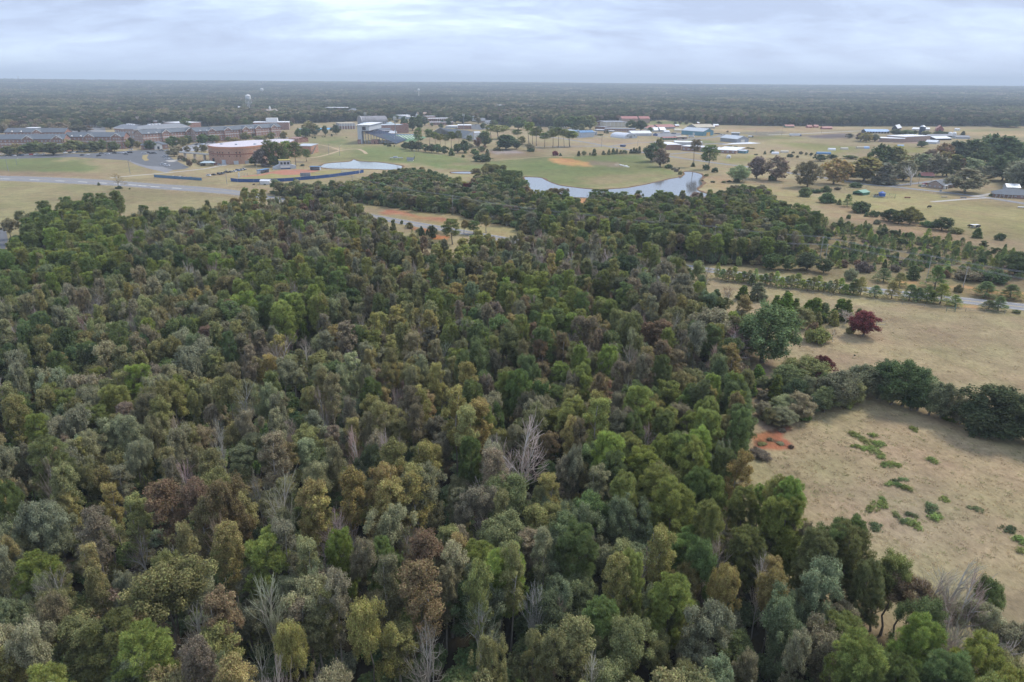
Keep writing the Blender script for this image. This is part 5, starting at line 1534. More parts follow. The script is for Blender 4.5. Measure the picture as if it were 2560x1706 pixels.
GAPS = [gpoly(q, 0) for q in ([(1110, 1090), (1150, 1080), (1160, 1200), (1150, 1270), (1105, 1270)], [(750, 915), (800, 910), (800, 960), (740, 960)], [(350, 1300), (430, 1290), (430, 1370), (350, 1380)],
                              [(70, 660), (150, 640), (180, 720), (90, 760)], [(-200, 560), (20, 560), (25, 700), (-200, 720)], [(1470, 780), (1500, 790), (1490, 900), (1460, 900)], [(1775, 900), (1890, 900), (1890, 965), (1785, 965)])]


def pick(ws):
    return rng.choices([w[0] for w in ws], [w[1] for w in ws])[0]


def scatter(poly, step, fn, jitter=0.42, keep=None):
    mn, mx = poly.min(0), poly.max(0)
    gx = np.arange(mn[0], mx[0], step)
    gy = np.arange(mn[1], mx[1], step)
    for i, yy in enumerate(gy):
        for xx in gx:
            x = xx + (i % 2) * step / 2 + rng.uniform(-jitter, jitter) * step
            y = yy + rng.uniform(-jitter, jitter) * step
            fn(x, y)


def in_frame(x, y, z, mx=140, mb=260):
    v = np.array([x, y, z]) - CAM
    if v @ fw < 5:
        return False
    a, b = proj((x, y, z))
    return -mx < a < W + mx and -50 < b < H + mb


HERO_GRID = {}
for x, y, r in PLACED:
    HERO_GRID.setdefault((int(x // 20), int(y // 20)), []).append((x, y, r))


def near_hero(x, y, k):
    for i in (-1, 0, 1):
        for j in (-1, 0, 1):
            for hx, hy, hr in HERO_GRID.get((int(x // 20) + i, int(y // 20) + j), ()):
                if (hx - x) ** 2 + (hy - y) ** 2 < (hr * k + 1.3) ** 2:
                    return True
    return False


HWC = np.array(hw_c)


def near_road(x, y, w=9):
    return ((HWC - (x, y)) ** 2).sum(1).min() < w * w


WOOD = []


def wood_tree(x, y):
    if not inside(W1, x, y) or not in_frame(x, y, 13):
        return
    for gq in GAPS:
        if inside(gq, x, y):
            return
    if near_hero(x, y, 0.62):
        return
    if y > 330 and near_road(x, y):
        return
    px = proj((x, y, 13))[0]
    c = float(fbm(np.array(x / 30), np.array(y / 30), 61, 3))
    c2 = float(fbm(np.array(x / 55), np.array(y / 55), 15, 2))
    if c2 < -0.36 and rng.random() < 0.5:
        return
    k = rng.random()
    if any(inside(q, x, y) for q in ZONE_PINE):
        kind = pick([(N_, .72), (O_, .16), (Q_, .05), (B_, .04), (C_, .03)])
    elif any(inside(q, x, y) for q in ZONE_POP):
        kind = pick([(Q_, .40), (O_, .37), (N_, .05), (B_, .18)])
    elif px < 950:
        kind = pick([(O_, .75), (Q_, .09), (N_, .09), (B_, .07)])
    else:
        kind = pick([(O_, .56), (Q_, .17), (N_, .15), (B_, .08), (C_, .04)])
    sp = float(fbm(np.array(x / 42), np.array(y / 42), 91, 2)) + rng.gauss(0, .16)
    if kind == O_:
        if px < 950:
            seq = ['dark', 'green', 'olive', 'greyolive', 'greyolive', 'olive', 'greyolive', 'olive', 'greyolive', 'brown']
        else:
            seq = ['dark', 'bluegreen', 'green', 'bluegreen', 'olive', 'greyolive', 'olive', 'green', 'olive', 'brown']
        tint = seq[int(min(max((sp + .5) * 10, 0), 9))]
        h, w = rng.uniform(8.5, 16.5), rng.uniform(3.8, 8.2)
    elif kind == Q_:
        tint = ['olive', 'greyolive', 'olive', 'brown', 'olive', 'yellowolive', 'olive', 'brown', 'yellowolive', 'orange'][int(min(max((sp + .55) * 9, 0), 9))]
        h, w = rng.uniform(11.5, 18.5), rng.uniform(2.9, 4.7)
    elif kind == N_:
        tint = pick([('pine', .55), ('pinedark', .35), ('green', .10)])
        h, w = rng.uniform(11.5, 18), rng.uniform(4.2, 7.0)
    elif kind == C_:
        tint = 'cedar'
        h, w = rng.uniform(7, 11), rng.uniform(3.2, 4.6)
    else:
        tint = pick([('grey', .5), ('pink', .3), ('white', .2)])
        h, w = rng.uniform(11, 17), rng.uniform(3.2, 5.5)
    WOOD.append([kind, x, y, h, w, tint, 'in the dense wood', None])


scatter(W1, 4.35, wood_tree, 0.6)


def wood2_tree(x, y):
    if not inside(W2, x, y) or not in_frame(x, y, 8) or near_hero(x, y, 0.55) or near_road(x, y, 12):
        return
    if any(inside(q, x, y) for q in PONDS):
        return
    px = proj((x, y, 8))[0]
    if px < 1330:
        kind = pick([(O_, .72), (Q_, .08), (C_, .08), (N_, .06), (S_, .06)])
        tint = {O_: pick([('olive', .3), ('green', .3), ('greyolive', .2), ('dark', .12), ('brown', .08)]), Q_: pick([('orange', .4), ('yellowolive', .6)]), C_: 'green', N_: 'pinedark', S_: 'olive'}[kind]
        h, w = rng.uniform(6, 10), rng.uniform(5.5, 8.5)
    else:
        kind = pick([(O_, .38), (Q_, .15), (N_, .36), (B_, .05), (C_, .06)])
        tint = {O_: pick([('olive', .40), ('green', .30), ('yellowolive', .12), ('brown', .18)]), Q_: pick([('brown', .4), ('yellowolive', .3), ('orange', .15), ('olive', .15)]), N_: pick([('pinedark', .4), ('pine', .3), ('green', .3)]), B_: 'pink', C_: 'green'}[kind]
        h, w = rng.uniform(9, 13.5), rng.uniform(5.0, 7.8)
    if kind == Q_:
        w *= 0.62
    WOOD.append([kind, x, y, h, w, tint, 'in the belt of trees along the highway', None])


scatter(W2, 5.2, wood2_tree)

SCRUB_POLY = gpoly([(1980, 545), (2090, 545), (2250, 580), (2450, 610), (2640, 640), (2640, 690), (2560, 690), (2300, 672), (2150, 665), (1950, 655), (1800, 640), (1760, 625), (1900, 605)], 2)


def scrub_tree(x, y):
    if not inside(SCRUB_POLY, x, y) or not in_frame(x, y, 2) or near_hero(x, y, 0.6) or near_road(x, y, 13):
        return
    if float(fbm(np.array(x / 26), np.array(y / 26), 5, 2)) < -0.30 or rng.random() < .22:
        return
    kind = pick([(Y_, .56), (S_, .36), (C_, .04), (O_, .04)])
    tint = {Y_: pick([('green', .7), ('pine', .3)]), S_: pick([('olive', .5), ('green', .2), ('brown', .18), ('rust', .06), ('purple', .06)]), C_: 'green', O_: 'dark'}[kind]
    h, w = {Y_: (rng.uniform(2.2, 6.0), rng.uniform(2.6, 5.0)), S_: (rng.uniform(1.2, 2.6), rng.uniform(2.2, 4.5)), C_: (4, 2.4), O_: (5, 5)}[kind]
    WOOD.append([kind, x, y, h, w, tint, 'scattered through the scrub by the highway', None])


scatter(SCRUB_POLY, 4.0, scrub_tree, 1.1)

# the trees that show largest stand singly, the rest is one mass of wood
def wood_where(x, y):
    xx, yy = np.array([x]), np.array([y])
    if edge_dist(FIELD_NEAR, xx, yy)[0] < 22:
        return 'in the wood beside the weedy dry field'
    if edge_dist(PAST, xx, yy)[0] < 26:
        return 'in the wood beside the maroon tree pasture'
    if near_road(x, y, 38):
        return 'in the wood beside the highway'
    if inside(ZONE_PINE[0], x, y):
        return 'in the pine stand beside the campus highway pasture'
    if edge_dist(GAPS[0], xx, yy)[0] < 18:
        return 'round the dark ivy hollow in the wood'
    if y > 330:
        return 'in the wood facing the campus pasture'
    return 'in the depth of the wood'


def stature(kind, h, w):
    mid = {O_: (13, 6.2), Q_: (15, 4.0), N_: (15, 5.8), B_: (14, 4.6), C_: (8, 3.6)}.get(kind)
    if not mid:
        return ''
    a = 'tall ' if h > mid[0] * 1.13 else ('low ' if h < mid[0] * .87 else '')
    b = 'wide ' if w > mid[1] * 1.15 else ('slim ' if w < mid[1] * .85 else '')
    return a + b


LIMIT = {O_: 285, Q_: 285, N_: 275, B_: 200, C_: 260, S_: 280, Y_: 285, A_: 60}
have = {}
for t in TREES:
    have[t[0]] = have.get(t[0], 0) + 1
WOOD.sort(key=lambda t: (t[1] ** 2 + t[2] ** 2 + (75 - t[3]) ** 2) / (t[3] * t[4]))
MASS = []
for t in WOOD:
    a, b = proj((t[1], t[2], t[3] * 0.7))
    if have.get(t[0], 0) < LIMIT[t[0]] and -40 < a < W + 40 and b < H + 60:
        have[t[0]] = have.get(t[0], 0) + 1
        TREES.append(t)
    else:
        MASS.append(t)
for t in TREES:
    if t[6] == 'in the dense wood':
        t[6] = wood_where(t[1], t[2])
        t.append(stature(t[0], t[3], t[4]))
    tree_object(*t)


# ------------------------------------------------------------------ masses of wood (instanced points)
def mass_object(name, pts, protos, label):
    """pts rows: x, y, z, proto index, sx, sz, rz, r, g, b; protos: list of meshes with crown and trunk"""
    pc = bpy.data.collections.new(name + '_kinds')
    for i, me in enumerate(protos):
        pc.objects.link(bpy.data.objects.new(f'{name}_kind_{i:02d}', me))
    a = np.array(pts, np.float32)
    me = bpy.data.meshes.new(name)
    me.vertices.add(len(a))
    me.vertices.foreach_set('co', a[:, :3].ravel())
    for nm, ty, key, data in (('proto', 'INT', 'value', a[:, 3].astype(np.int32)), ('scl', 'FLOAT_VECTOR', 'vector', a[:, [4, 4, 5]].ravel()),
                              ('rot', 'FLOAT_VECTOR', 'vector', np.column_stack([a[:, 6] * 0, a[:, 6] * 0, a[:, 6]]).ravel()),
                              ('tint', 'FLOAT_COLOR', 'color', np.column_stack([a[:, 7:10], np.ones(len(a))]).astype(np.float32).ravel())):
        at = me.attributes.new(nm, ty, 'POINT')
        at.data.foreach_set(key, np.ascontiguousarray(data))
    o = bpy.data.objects.new(name, me)
    col.objects.link(o)
    stuff(o)
    o['label'] = label
    ng = bpy.data.node_groups.new(name, 'GeometryNodeTree')
    ng.interface.new_socket('Geometry', in_out='INPUT', socket_type='NodeSocketGeometry')
    ng.interface.new_socket('Geometry', in_out='OUTPUT', socket_type='NodeSocketGeometry')
    gi, go = ng.nodes.new('NodeGroupInput'), ng.nodes.new('NodeGroupOutput')
    ip = ng.nodes.new('GeometryNodeInstanceOnPoints')
    ci = ng.nodes.new('GeometryNodeCollectionInfo')
    ci.inputs['Collection'].default_value = pc
    ci.inputs['Separate Children'].default_value = True
    ci.inputs['Reset Children'].default_value = True
    ip.inputs['Pick Instance'].default_value = True

    def named(nm, ty):
        n = ng.nodes.new('GeometryNodeInputNamedAttribute')
        n.data_type = ty
        n.inputs['Name'].default_value = nm
        return [s for s in n.outputs if s.enabled and s.name == 'Attribute'][0]
    ng.links.new(gi.outputs[0], ip.inputs['Points'])
    ng.links.new(ci.outputs[0], ip.inputs['Instance'])
    ng.links.new(named('proto', 'INT'), ip.inputs['Instance Index'])
    ng.links.new(named('rot', 'FLOAT_VECTOR'), ip.inputs['Rotation'])
    ng.links.new(named('scl', 'FLOAT_VECTOR'), ip.inputs['Scale'])
    ng.links.new(ip.outputs[0], go.inputs[0])
    md = o.modifiers.new('instances', 'NODES')
    md.node_group = ng
    return o


JOINED = {}


def joined_proto(kind, lod, k):
    key = (kind, lod, k % NVAR[kind])
    if key not in JOINED:
        h, w, cm, tm = proto(kind, lod, k)
        nv = len(cm.vertices)
        v = np.empty(nv * 3, np.float32)
        cm.vertices.foreach_get('co', v)
        nl = len(cm.loops)
        li = np.empty(nl, np.int32)
        cm.loops.foreach_get('vertex_index', li)
        q = li.reshape(-1, 4)
        tv = [tuple(x.co) for x in tm.vertices]
        tf = [tuple(i + nv for i in p.vertices) for p in tm.polygons]
        fq = [f for f in tf if len(f) == 4]
        me = bpy.data.meshes.new('tree_shape')
        vv = np.vstack([v.reshape(-1, 3), np.array(tv, np.float32).reshape(-1, 3)])
        set_mesh(me, vv, np.vstack([q, np.array(fq, np.int32).reshape(-1, 4)]))
        me.materials.append(LEAF)
        me.materials.append(tm.materials[0])
        ca = np.empty(nv, np.float32)
        cm.attributes['clump'].data.foreach_get('value', ca)
        clump_attr(me, ca)
        mi = np.zeros(len(me.polygons), np.int32)
        mi[len(q):] = 1
        me.polygons.foreach_set('material_index', mi)
        JOINED[key] = (h, w, me)
    return JOINED[key]


plist, pidx, rows = [], {}, []
for kind, x, y, h, w, tint, where, lab in MASS:
    d = math.hypot(x, y)
    lod = 1 if d < 480 else 2
    k = rng.randrange(NVAR[kind])
    lod = SAME_LOD.get((kind, lod), lod)
    ph, pw, me = joined_proto(kind, lod, k)
    key = (kind, lod, k)
    if key not in pidx:
        pidx[key] = len(plist)
        plist.append(me)
    rows.append((x, y, 0, pidx[key], w / pw, h / ph, rng.uniform(0, 6.283), *jit(TINT[tint], 0.13)))
# undergrowth on the wood floor
uplist, urows = [], []
for k in range(3):
    uplist.append(joined_proto('shrub', 1, k)[2])


def under(x, y):
    if not (inside(W1, x, y) or inside(W2, x, y)) or not in_frame(x, y, 3) or near_road(x, y, 11):
        return
    if any(inside(q, x, y) for q in GAPS[3:5]) or any(inside(q, x, y) for q in PONDS):
        return
    if edge_dist(W1, np.array([x]), np.array([y]))[0] < 2.5:
        return
    gap = any(inside(q, x, y) for q in GAPS[:3])
    h = rng.uniform(1.0, 2.2) if gap else rng.uniform(2.0, 6.0)
    t = 'bluegreen' if gap else pick([('dark', .3), ('green', .3), ('olive', .2), ('brown', .2)])
    c = jit(TINT[t], .15)
    urows.append((x, y, 0, rng.randrange(3), rng.uniform(.8, 1.35), h / 3.2, rng.uniform(0, 6.283), *[v * 1.3 for v in c]))


for _w in (W1, W2):
    scatter(_w, 4.6, under)
mass_object('undergrowth', urows, uplist, 'low dark undergrowth filling the floor of the wood')
if rows:
    mass_object('woodland', rows, plist, 'dense mixed wood behind the nearer trees')


def tuft(seed):
    R = np.random.RandomState(seed)
    n = 26
    an = R.uniform(0, 6.283, n)
    rr = 0.35 * np.sqrt(R.uniform(0, 1, n))
    b = np.column_stack([rr * np.cos(an), rr * np.sin(an), np.zeros(n)])
    d = unit(np.column_stack([np.cos(an) * .7, np.sin(an) * .7, np.full(n, 1.0)]) + R.normal(size=(n, 3)) * .3)
    d[:, 2] = np.abs(d[:, 2])
    sd = unit(np.cross(d, R.normal(size=(n, 3)))) * 0.035
    tip = b + d * R.uniform(.18, .5, n)[:, None]
    v = np.stack([b - sd, b + sd, tip + sd * .4, tip - sd * .4], 1).reshape(-1, 3)
    me = bpy.data.meshes.new('tuft_shape')
    set_mesh(me, v, np.arange(n * 4).reshape(-1, 4))
    me.materials.append(LEAF)
    clump_attr(me)
    return me


grows = []
for poly, step, den in ((FIELD_NEAR, 0.95, .5), (PAST, 1.9, .35)):
    mn, mx = poly.min(0), poly.max(0)
    gx, gy = np.meshgrid(np.arange(mn[0], mx[0], step), np.arange(mn[1], mx[1], step))
    R = np.random.RandomState(3)
    gx = (gx + R.uniform(-.6, .6, gx.shape) * step).ravel()
    gy = (gy + R.uniform(-.6, .6, gy.shape) * step).ravel()
    k = inside(poly, gx, gy) & (R.uniform(size=gx.shape) < den * (0.55 + 0.9 * np.clip(fbm(gx / 6, gy / 6, 4, 3) + .3, 0, 1)))
    gx, gy = gx[k], gy[k]
    c = fbm(gx / 9, gy / 9, 12, 3)
    for a, b, q in zip(gx, gy, c):
        t = (0.52, 0.41, 0.245) if q + R.normal() * .25 > 0 else ((0.45, 0.36, 0.23) if R.uniform() < .7 else (0.33, 0.32, 0.15))
        f = R.uniform(.75, 1.25)
        s_ = R.uniform(.7, 1.5)
        grows.append((a, b, 0, R.randint(3), s_, s_ * R.uniform(.15, .42), R.uniform(0, 6.28), t[0] * f, t[1] * f, t[2] * f))
mass_object('grass', grows, [tuft(k) for k in range(3)], 'dry straw coloured grass tufts of the pastures')
print('grass', len(grows))
print('trees', len(TREES), 'mass', len(MASS), have)
# ------------------------------------------------------------------ building materials
def brick_mat(name, rgb, mortar=(0.45, 0.40, 0.35)):
    mt, t, o = new_mat(name)
    b = t.nodes.new('ShaderNodeBsdfPrincipled')
    b.inputs['Roughness'].default_value = 0.88
    b.inputs['Specular IOR Level'].default_value = 0.15
    c = t.nodes.new('ShaderNodeTexCoord')
    mp = t.nodes.new('ShaderNodeMapping')
    mp.inputs['Rotation'].default_value = (math.radians(90), 0, 0)
    t.links.new(c.outputs['Object'], mp.inputs[0])
    br = t.nodes.new('ShaderNodeTexBrick')
    br.inputs['Color1'].default_value = (*rgb, 1)
    br.inputs['Color2'].default_value = (rgb[0] * 0.72, rgb[1] * 0.68, rgb[2] * 0.7, 1)
    br.inputs['Mortar'].default_value = (*mortar, 1)
    br.inputs['Scale'].default_value = 1.0
    br.inputs['Mortar Size'].default_value = 0.012
    br.inputs['Brick Width'].default_value = 0.24
    br.inputs['Row Height'].default_value = 0.085
    t.links.new(mp.outputs[0], br.inputs['Vector'])
    n = t.nodes.new('ShaderNodeTexNoise')
    n.inputs['Scale'].default_value = 0.35
    n.inputs['Detail'].default_value = 5
    t.links.new(c.outputs['Object'], n.inputs['Vector'])
    mr = t.nodes.new('ShaderNodeMapRange')
    mr.inputs['To Min'].default_value = 0.78
    mr.inputs['To Max'].default_value = 1.22
    t.links.new(n.outputs['Fac'], mr.inputs['Value'])
    s = t.nodes.new('ShaderNodeVectorMath')
    s.operation = 'SCALE'
    t.links.new(br.outputs['Color'], s.inputs[0])
    t.links.new(mr.outputs[0], s.inputs['Scale'])
    t.links.new(s.outputs[0], b.inputs['Base Color'])
    t.links.new(b.outputs[0], o.inputs['Surface'])
    MATS[name] = mt
    return mt


BRICK = brick_mat('red_brick', (0.30, 0.115, 0.085))
TANBRICK = brick_mat('tan_brick', (0.47, 0.22, 0.13))
BROWNBRICK = brick_mat('brown_brick', (0.40, 0.25, 0.19))
SLATE = paint('slate_roof', (0.135, 0.15, 0.17), 0.8, 0.15, 0.3)
GREYROOF = paint('grey_roof', (0.24, 0.25, 0.27), 0.8, 0.14, 0.3)
WHITEROOF = paint('white_roof', (0.74, 0.74, 0.76), 0.6, 0.06, 0.15)
LAVROOF = paint('pale_membrane_roof', (0.58, 0.53, 0.57), 0.7, 0.10, 0.08)
METALROOF = paint('galvanised_roof', (0.52, 0.55, 0.58), 0.45, 0.10, 0.2, metal=0.2)
TEALROOF = paint('pale_teal_roof', (0.42, 0.50, 0.52), 0.5, 0.10, 0.2)
BLUEROOF = paint('blue_roof', (0.12, 0.24, 0.40), 0.5, 0.10, 0.2)
PALEBLUE = paint('pale_blue_roof', (0.30, 0.44, 0.66), 0.5, 0.10, 0.2)
REDROOF = paint('red_roof', (0.36, 0.15, 0.13), 0.6, 0.14, 0.2)
TANROOF = paint('tan_roof', (0.45, 0.39, 0.29), 0.6, 0.12, 0.2)
WHITEWALL = paint('white_wall', (0.66, 0.65, 0.63), 0.7, 0.08, 0.3)
CREAM = paint('cream_wall', (0.58, 0.52, 0.42), 0.8, 0.10, 0.3)
GREYWALL = paint('grey_wall', (0.26, 0.27, 0.29), 0.7, 0.10, 0.3)
PALEGREY = paint('pale_grey_wall', (0.48, 0.50, 0.53), 0.7, 0.10, 0.3)
TEALWALL = paint('teal_wall', (0.14, 0.29, 0.35), 0.6, 0.10, 0.3)
GREENWALL = paint('green_wall', (0.06, 0.17, 0.10), 0.6, 0.12, 0.3)
DARKWALL = paint('dark_opening', (0.025, 0.026, 0.03), 0.8, 0.2, 0.5)
GLASS = paint('window_glass', (0.04, 0.05, 0.065), 0.15, 0.2, 0.4, spec=0.6)
PALEGLASS = paint('pale_window', (0.40, 0.42, 0.45), 0.3, 0.15, 0.4, spec=0.5)
TRIM = paint('white_trim', (0.72, 0.70, 0.67), 0.6, 0.06, 0.4)
STEEL = paint('grey_steel', (0.30, 0.32, 0.35), 0.5, 0.12, 0.5, metal=0.4)
WOODPOLE = paint('weathered_pole', (0.30, 0.27, 0.24), 0.9, 0.2, 0.6)
YELLOWDOOR = paint('yellow_door', (0.72, 0.42, 0.07), 0.6, 0.1, 0.5)
BLUEPAD = paint('blue_padding', (0.035, 0.085, 0.24), 0.6, 0.12, 0.4)


# ------------------------------------------------------------------ building helpers
def place(A, B, hs):
    """A, B pixel positions; hs = ('eave', h) when they lie on the eave line, ('base', eave_row) when at the foot"""
    if hs[0] == 'eave':
        h = hs[1]
        a, b = P(*A, h), P(*B, h)
    else:
        a, b = P(*A), P(*B)
        h = height_at(a, hs[1])
    d = b[:2] - a[:2]
    return (a[0], a[1], 0.0), math.atan2(d[1], d[0]), float(np.hypot(*d)), h


def keep_open(root, L_, D_):
    c, s = math.cos(root.rotation_euler[2]), math.sin(root.rotation_euler[2])
    ox, oy = root.location[0], root.location[1]
    n = max(1, int(L_ / 14))
    dist = math.hypot(ox, oy)
    for i in range(n + 1):
        for j in (-26 if dist > 1150 else -10, -8, D_ / 2, D_):
            lx = L_ * i / n
            FAR_CLEAR.append((ox + c * lx - s * j, oy + s * lx + c * j, 11))


FAR_CLEAR = []


def windows(parent, L_, D_, h, rows, pitch, w=1.2, hh=1.6, sides='flr', mat=None, first=1.6, z_top=None):
    mb = MB()
    zt = z_top or h
    for r in range(rows):
        z = first + (zt - first) * r / max(rows, 1)
        z1 = z + min(hh, (zt - first) / max(rows, 1) * 0.6)
        n = max(1, int(L_ / pitch))
        if 'f' in sides:
            for i in range(n):
                x = L_ * (i + 0.5) / n
                mb.box(x - w / 2, x + w / 2, -0.06, 0.05, z, z1)
        m_ = max(1, int(D_ / pitch))
        for sd in 'lr':
            if sd in sides:
                for i in range(m_):
                    y = D_ * (i + 0.5) / m_
                    x0, x1 = (-0.06, 0.05) if sd == 'l' else (L_ - 0.05, L_ + 0.06)
                    mb.box(x0, x1, y - w / 2, y + w / 2, z, z1)
    return stuff(mb.build('window', mat or GLASS, parent))


def gable_roof(parent, L_, D_, h, rise, mat, over=0.6, name='roof', x0=0.0, y0=0.0, axis='x', th=0.25):
    mb = MB()
    if axis == 'x':
        k = rise / (D_ / 2)
        e = h - over * k
        mb.profile_x([(y0 - over, e), (y0 + D_ / 2, h + rise), (y0 + D_ + over, e), (y0 + D_ + over, e + th), (y0 + D_ / 2, h + rise + th), (y0 - over, e + th)][::-1], x0 - over, x0 + L_ + over)
    else:
        k = rise / (L_ / 2)
        e = h - over * k
        mb.profile_y([(x0 - over, e), (x0 + L_ / 2, h + rise), (x0 + L_ + over, e), (x0 + L_ + over, e + th), (x0 + L_ / 2, h + rise + th), (x0 - over, e + th)][::-1], y0 - over, y0 + D_ + over)
    return mb.build(name, mat, parent)


def hip_roof(parent, L_, D_, h, rise, mat, over=0.7, name='roof', flat=0.0):
    m_ = D_ / 2 * (1 - flat)
    m_ = min(m_, L_ / 2 * 0.98)
    a, b = -over, L_ + over
    c, d = -over, D_ + over
    z0, z1 = h, h + rise
    vs_ = [(a, c, z0), (b, c, z0), (b, d, z0), (a, d, z0), (m_, m_ if flat else D_ / 2, z1), (L_ - m_, m_ if flat else D_ / 2, z1)]
    if flat:
        vs_ += [(L_ - m_, D_ - m_, z1), (m_, D_ - m_, z1)]
        fs = [(0, 1, 5, 4), (1, 2, 6, 5), (2, 3, 7, 6), (3, 0, 4, 7), (4, 5, 6, 7), (3, 2, 1, 0)]
    else:
        fs = [(0, 1, 5, 4), (1, 2, 5), (2, 3, 4, 5), (3, 0, 4), (3, 2, 1, 0)]
    return MB().add(vs_, fs).build(name, mat, parent)


def flat_roof(parent, L_, D_, h, mat, over=0.4, th=0.45, fascia=None):
    r = MB().box(-over, L_ + over, -over, D_ + over, h, h + th).build('roof', mat, parent)
    if fascia:
        f = MB().box(-over - 0.05, L_ + over + 0.05, -over - 0.05, -over - 0.002, h - 0.25, h + th + 0.15).build('fascia', fascia, r)
    return r


def block(name, label, cat, A, B, hs, depth, roof, wall, roofmat, rise=3.0, win=None, group=None, clear=True):
    loc, rz, L_, h = place(A, B, hs)
    t = thing(name, label, cat, loc, rz, group)
    mb = MB()
    if roof == 'gable':
        mb.profile_x([(0, 0), (depth, 0), (depth, h), (depth / 2, h + rise), (0, h)], 0, L_)
    elif roof == 'gabley':
        mb.profile_y([(0, 0), (L_, 0), (L_, h), (L_ / 2, h + rise), (0, h)], 0, depth)
    else:
        mb.box(0, L_, 0, depth, 0, h)
    mb.build('wall', wall, t)
    if roof == 'gable':
        gable_roof(t, L_, depth, h, rise, roofmat)
    elif roof == 'gabley':
        gable_roof(t, L_, depth, h, rise, roofmat, axis='y')
    elif roof == 'hip':
        hip_roof(t, L_, depth, h, rise, roofmat)
    elif roof == 'hipflat':
        hip_roof(t, L_, depth, h, rise, roofmat, flat=0.45)
    else:
        flat_roof(t, L_, depth, h, roofmat)
    if win:
        windows(t, L_, depth, h, *win)
    if clear:
        keep_open(t, L_, depth)
    return t, L_, h


# ------------------------------------------------------------------ dormitories
def dorm(A, B, label, gables, depth=17, h=14.0):
    loc, rz, L_, h = place(A, B, ('eave', h))
    t = thing('dormitory', label, 'building', loc, rz, 'gabled brick dormitories')
    w = MB().profile_x([(0, 0), (depth, 0), (depth, h), (depth / 2, h + 4.6), (0, h)], 0, L_).build('wall', BRICK, t)
    MB().box(-0.12, L_ + 0.12, -0.12, -0.004, h * 0.62, h * 0.62 + 0.55).box(L_ + 0.004, L_ + 0.13, -0.12, depth, h * 0.62, h * 0.62 + 0.55).build('belt_course', TRIM, w)
    r = gable_roof(t, L_, depth, h, 4.6, SLATE, 0.7)
    for f in gables:
        x = L_ * f
        gw = 11.0
        g = MB().profile_y([(x - gw / 2, 0), (x + gw / 2, 0), (x + gw / 2, h), (x, h + 3.6), (x - gw / 2, h)], -1.8, 0.5).build('front_gable', BRICK, t)
        MB().box(x - gw / 2 - 0.1, x + gw / 2 + 0.1, -1.92, -1.804, h * 0.62, h * 0.62 + 0.55).build('belt_course', TRIM, g)
        MB().profile_y([(x - gw / 2 - 0.7, h - 0.45), (x, h + 3.62), (x + gw / 2 + 0.7, h - 0.45), (x + gw / 2 + 0.7, h - 0.2), (x, h + 3.9), (x - gw / 2 - 0.7, h - 0.2)][::-1], -2.4, depth / 2 - 1.0).build('gable_roof', SLATE, r)
        MB().profile_y([(x - gw / 2 - 0.75, h - 0.75), (x, h + 3.25), (x + gw / 2 + 0.75, h - 0.75), (x + gw / 2 + 0.75, h - 0.05), (x, h + 4.0), (x - gw / 2 - 0.75, h - 0.05)][::-1], -2.55, -2.42).build('rake_trim', TRIM, g)
        MB().box(x - 0.7, x + 0.7, -1.9, -1.8, h + 0.9, h + 1.9).build('attic_vent', TRIM, g)
        mb = MB()
        for k in range(4):
            for dx in (-2.8, 0, 2.8):
                mb.box(x + dx - 0.65, x + dx + 0.65, -1.88, -1.79, 1.4 + k * (h - 1.2) / 4, 3.1 + k * (h - 1.2) / 4)
        stuff(mb.build('window', PALEGLASS, g))
    windows(t, L_, depth, h, 4, 4.2, 1.2, 1.7, 'flr', PALEGLASS, 1.4)
    for x in (0.12, 0.27):
        MB().profile_y([(L_ * x - 1.4, h + 0.3), (L_ * x + 1.4, h + 0.3), (L_ * x, h + 1.7)], -0.1, 4.0).build('dormer', TRIM, r)
    keep_open(t, L_, depth)


dorm((-66, 349), (159, 347.5), 'long brick dormitory beside the wide dark parking lot', (0.60, 0.93))
dorm((161, 342.5), (309, 342), 'brick dormitory with two white edged gables behind clipped trees', (0.42, 0.88))
dorm((356, 335.5), (485.4, 327.5), 'brick dormitory behind the low gabled entrance pavilion', (0.42, 0.88))
dorm((488, 329.5), (597, 324), 'brick dormitory above the light grey parking lot', (0.35, 0.72))
dorm((599, 323.5), (702, 317), 'brick dormitory standing behind the round arena', (0.12, 0.42, 0.80))
dorm((11, 331), (161, 331), 'brick dormitory with a pale portico behind the front row', (0.55,), 18, 13)

# hall with tall white mullions
for A, B, lab, hh in (((285, 319.5), (342, 324), 'angled wing of the big grey roofed brick hall', 18), ((342.5, 324), (472, 316.5), 'long wing of the big grey roofed brick hall', 18)):
    t, L_, h = block('campus_hall', lab, 'building', A, B, ('eave', hh), 26, 'hipflat', BRICK, GREYROOF, 4.0, (3, 6.0, 3.2, 2.8, 'fl', PALEGLASS, 1.6), 'wings of the brick hall')
    MB().box(-0.9, L_ + 0.9, -0.9, -0.003, h - 1.2, h - 0.02).build('cornice', TRIM, t)
    MB().box(0.2, L_ - 0.2, -0.1, -0.003, h * 0.45, h * 0.45 + 0.8).build('belt_course', TRIM, t)
    if 'long' in lab:
        mb = MB().box(0.5, 12, -3.2, -0.003, 0, h - 1.3)
        gb = mb.build('glass_bay', GLASS, t)
        for k in range(7):
            MB().box(0.5 + k * 1.85, 1.05 + k * 1.85, -3.5, -3.203, 0, h - 1.25).build('mullion', TRIM, gb)
        for k in range(5):
            MB().box(14 + k * 4.2, 14.7 + k * 4.2, -2.0, -1.2, 0, h - 1.2).build('column', TRIM, t)
    for k in range(4):
        MB().box(L_ * 0.3 + k * 5, L_ * 0.3 + k * 5 + 3.0, 8, 11, h + 4.02, h + 5.4).build('roof_unit', WHITEROOF, t)

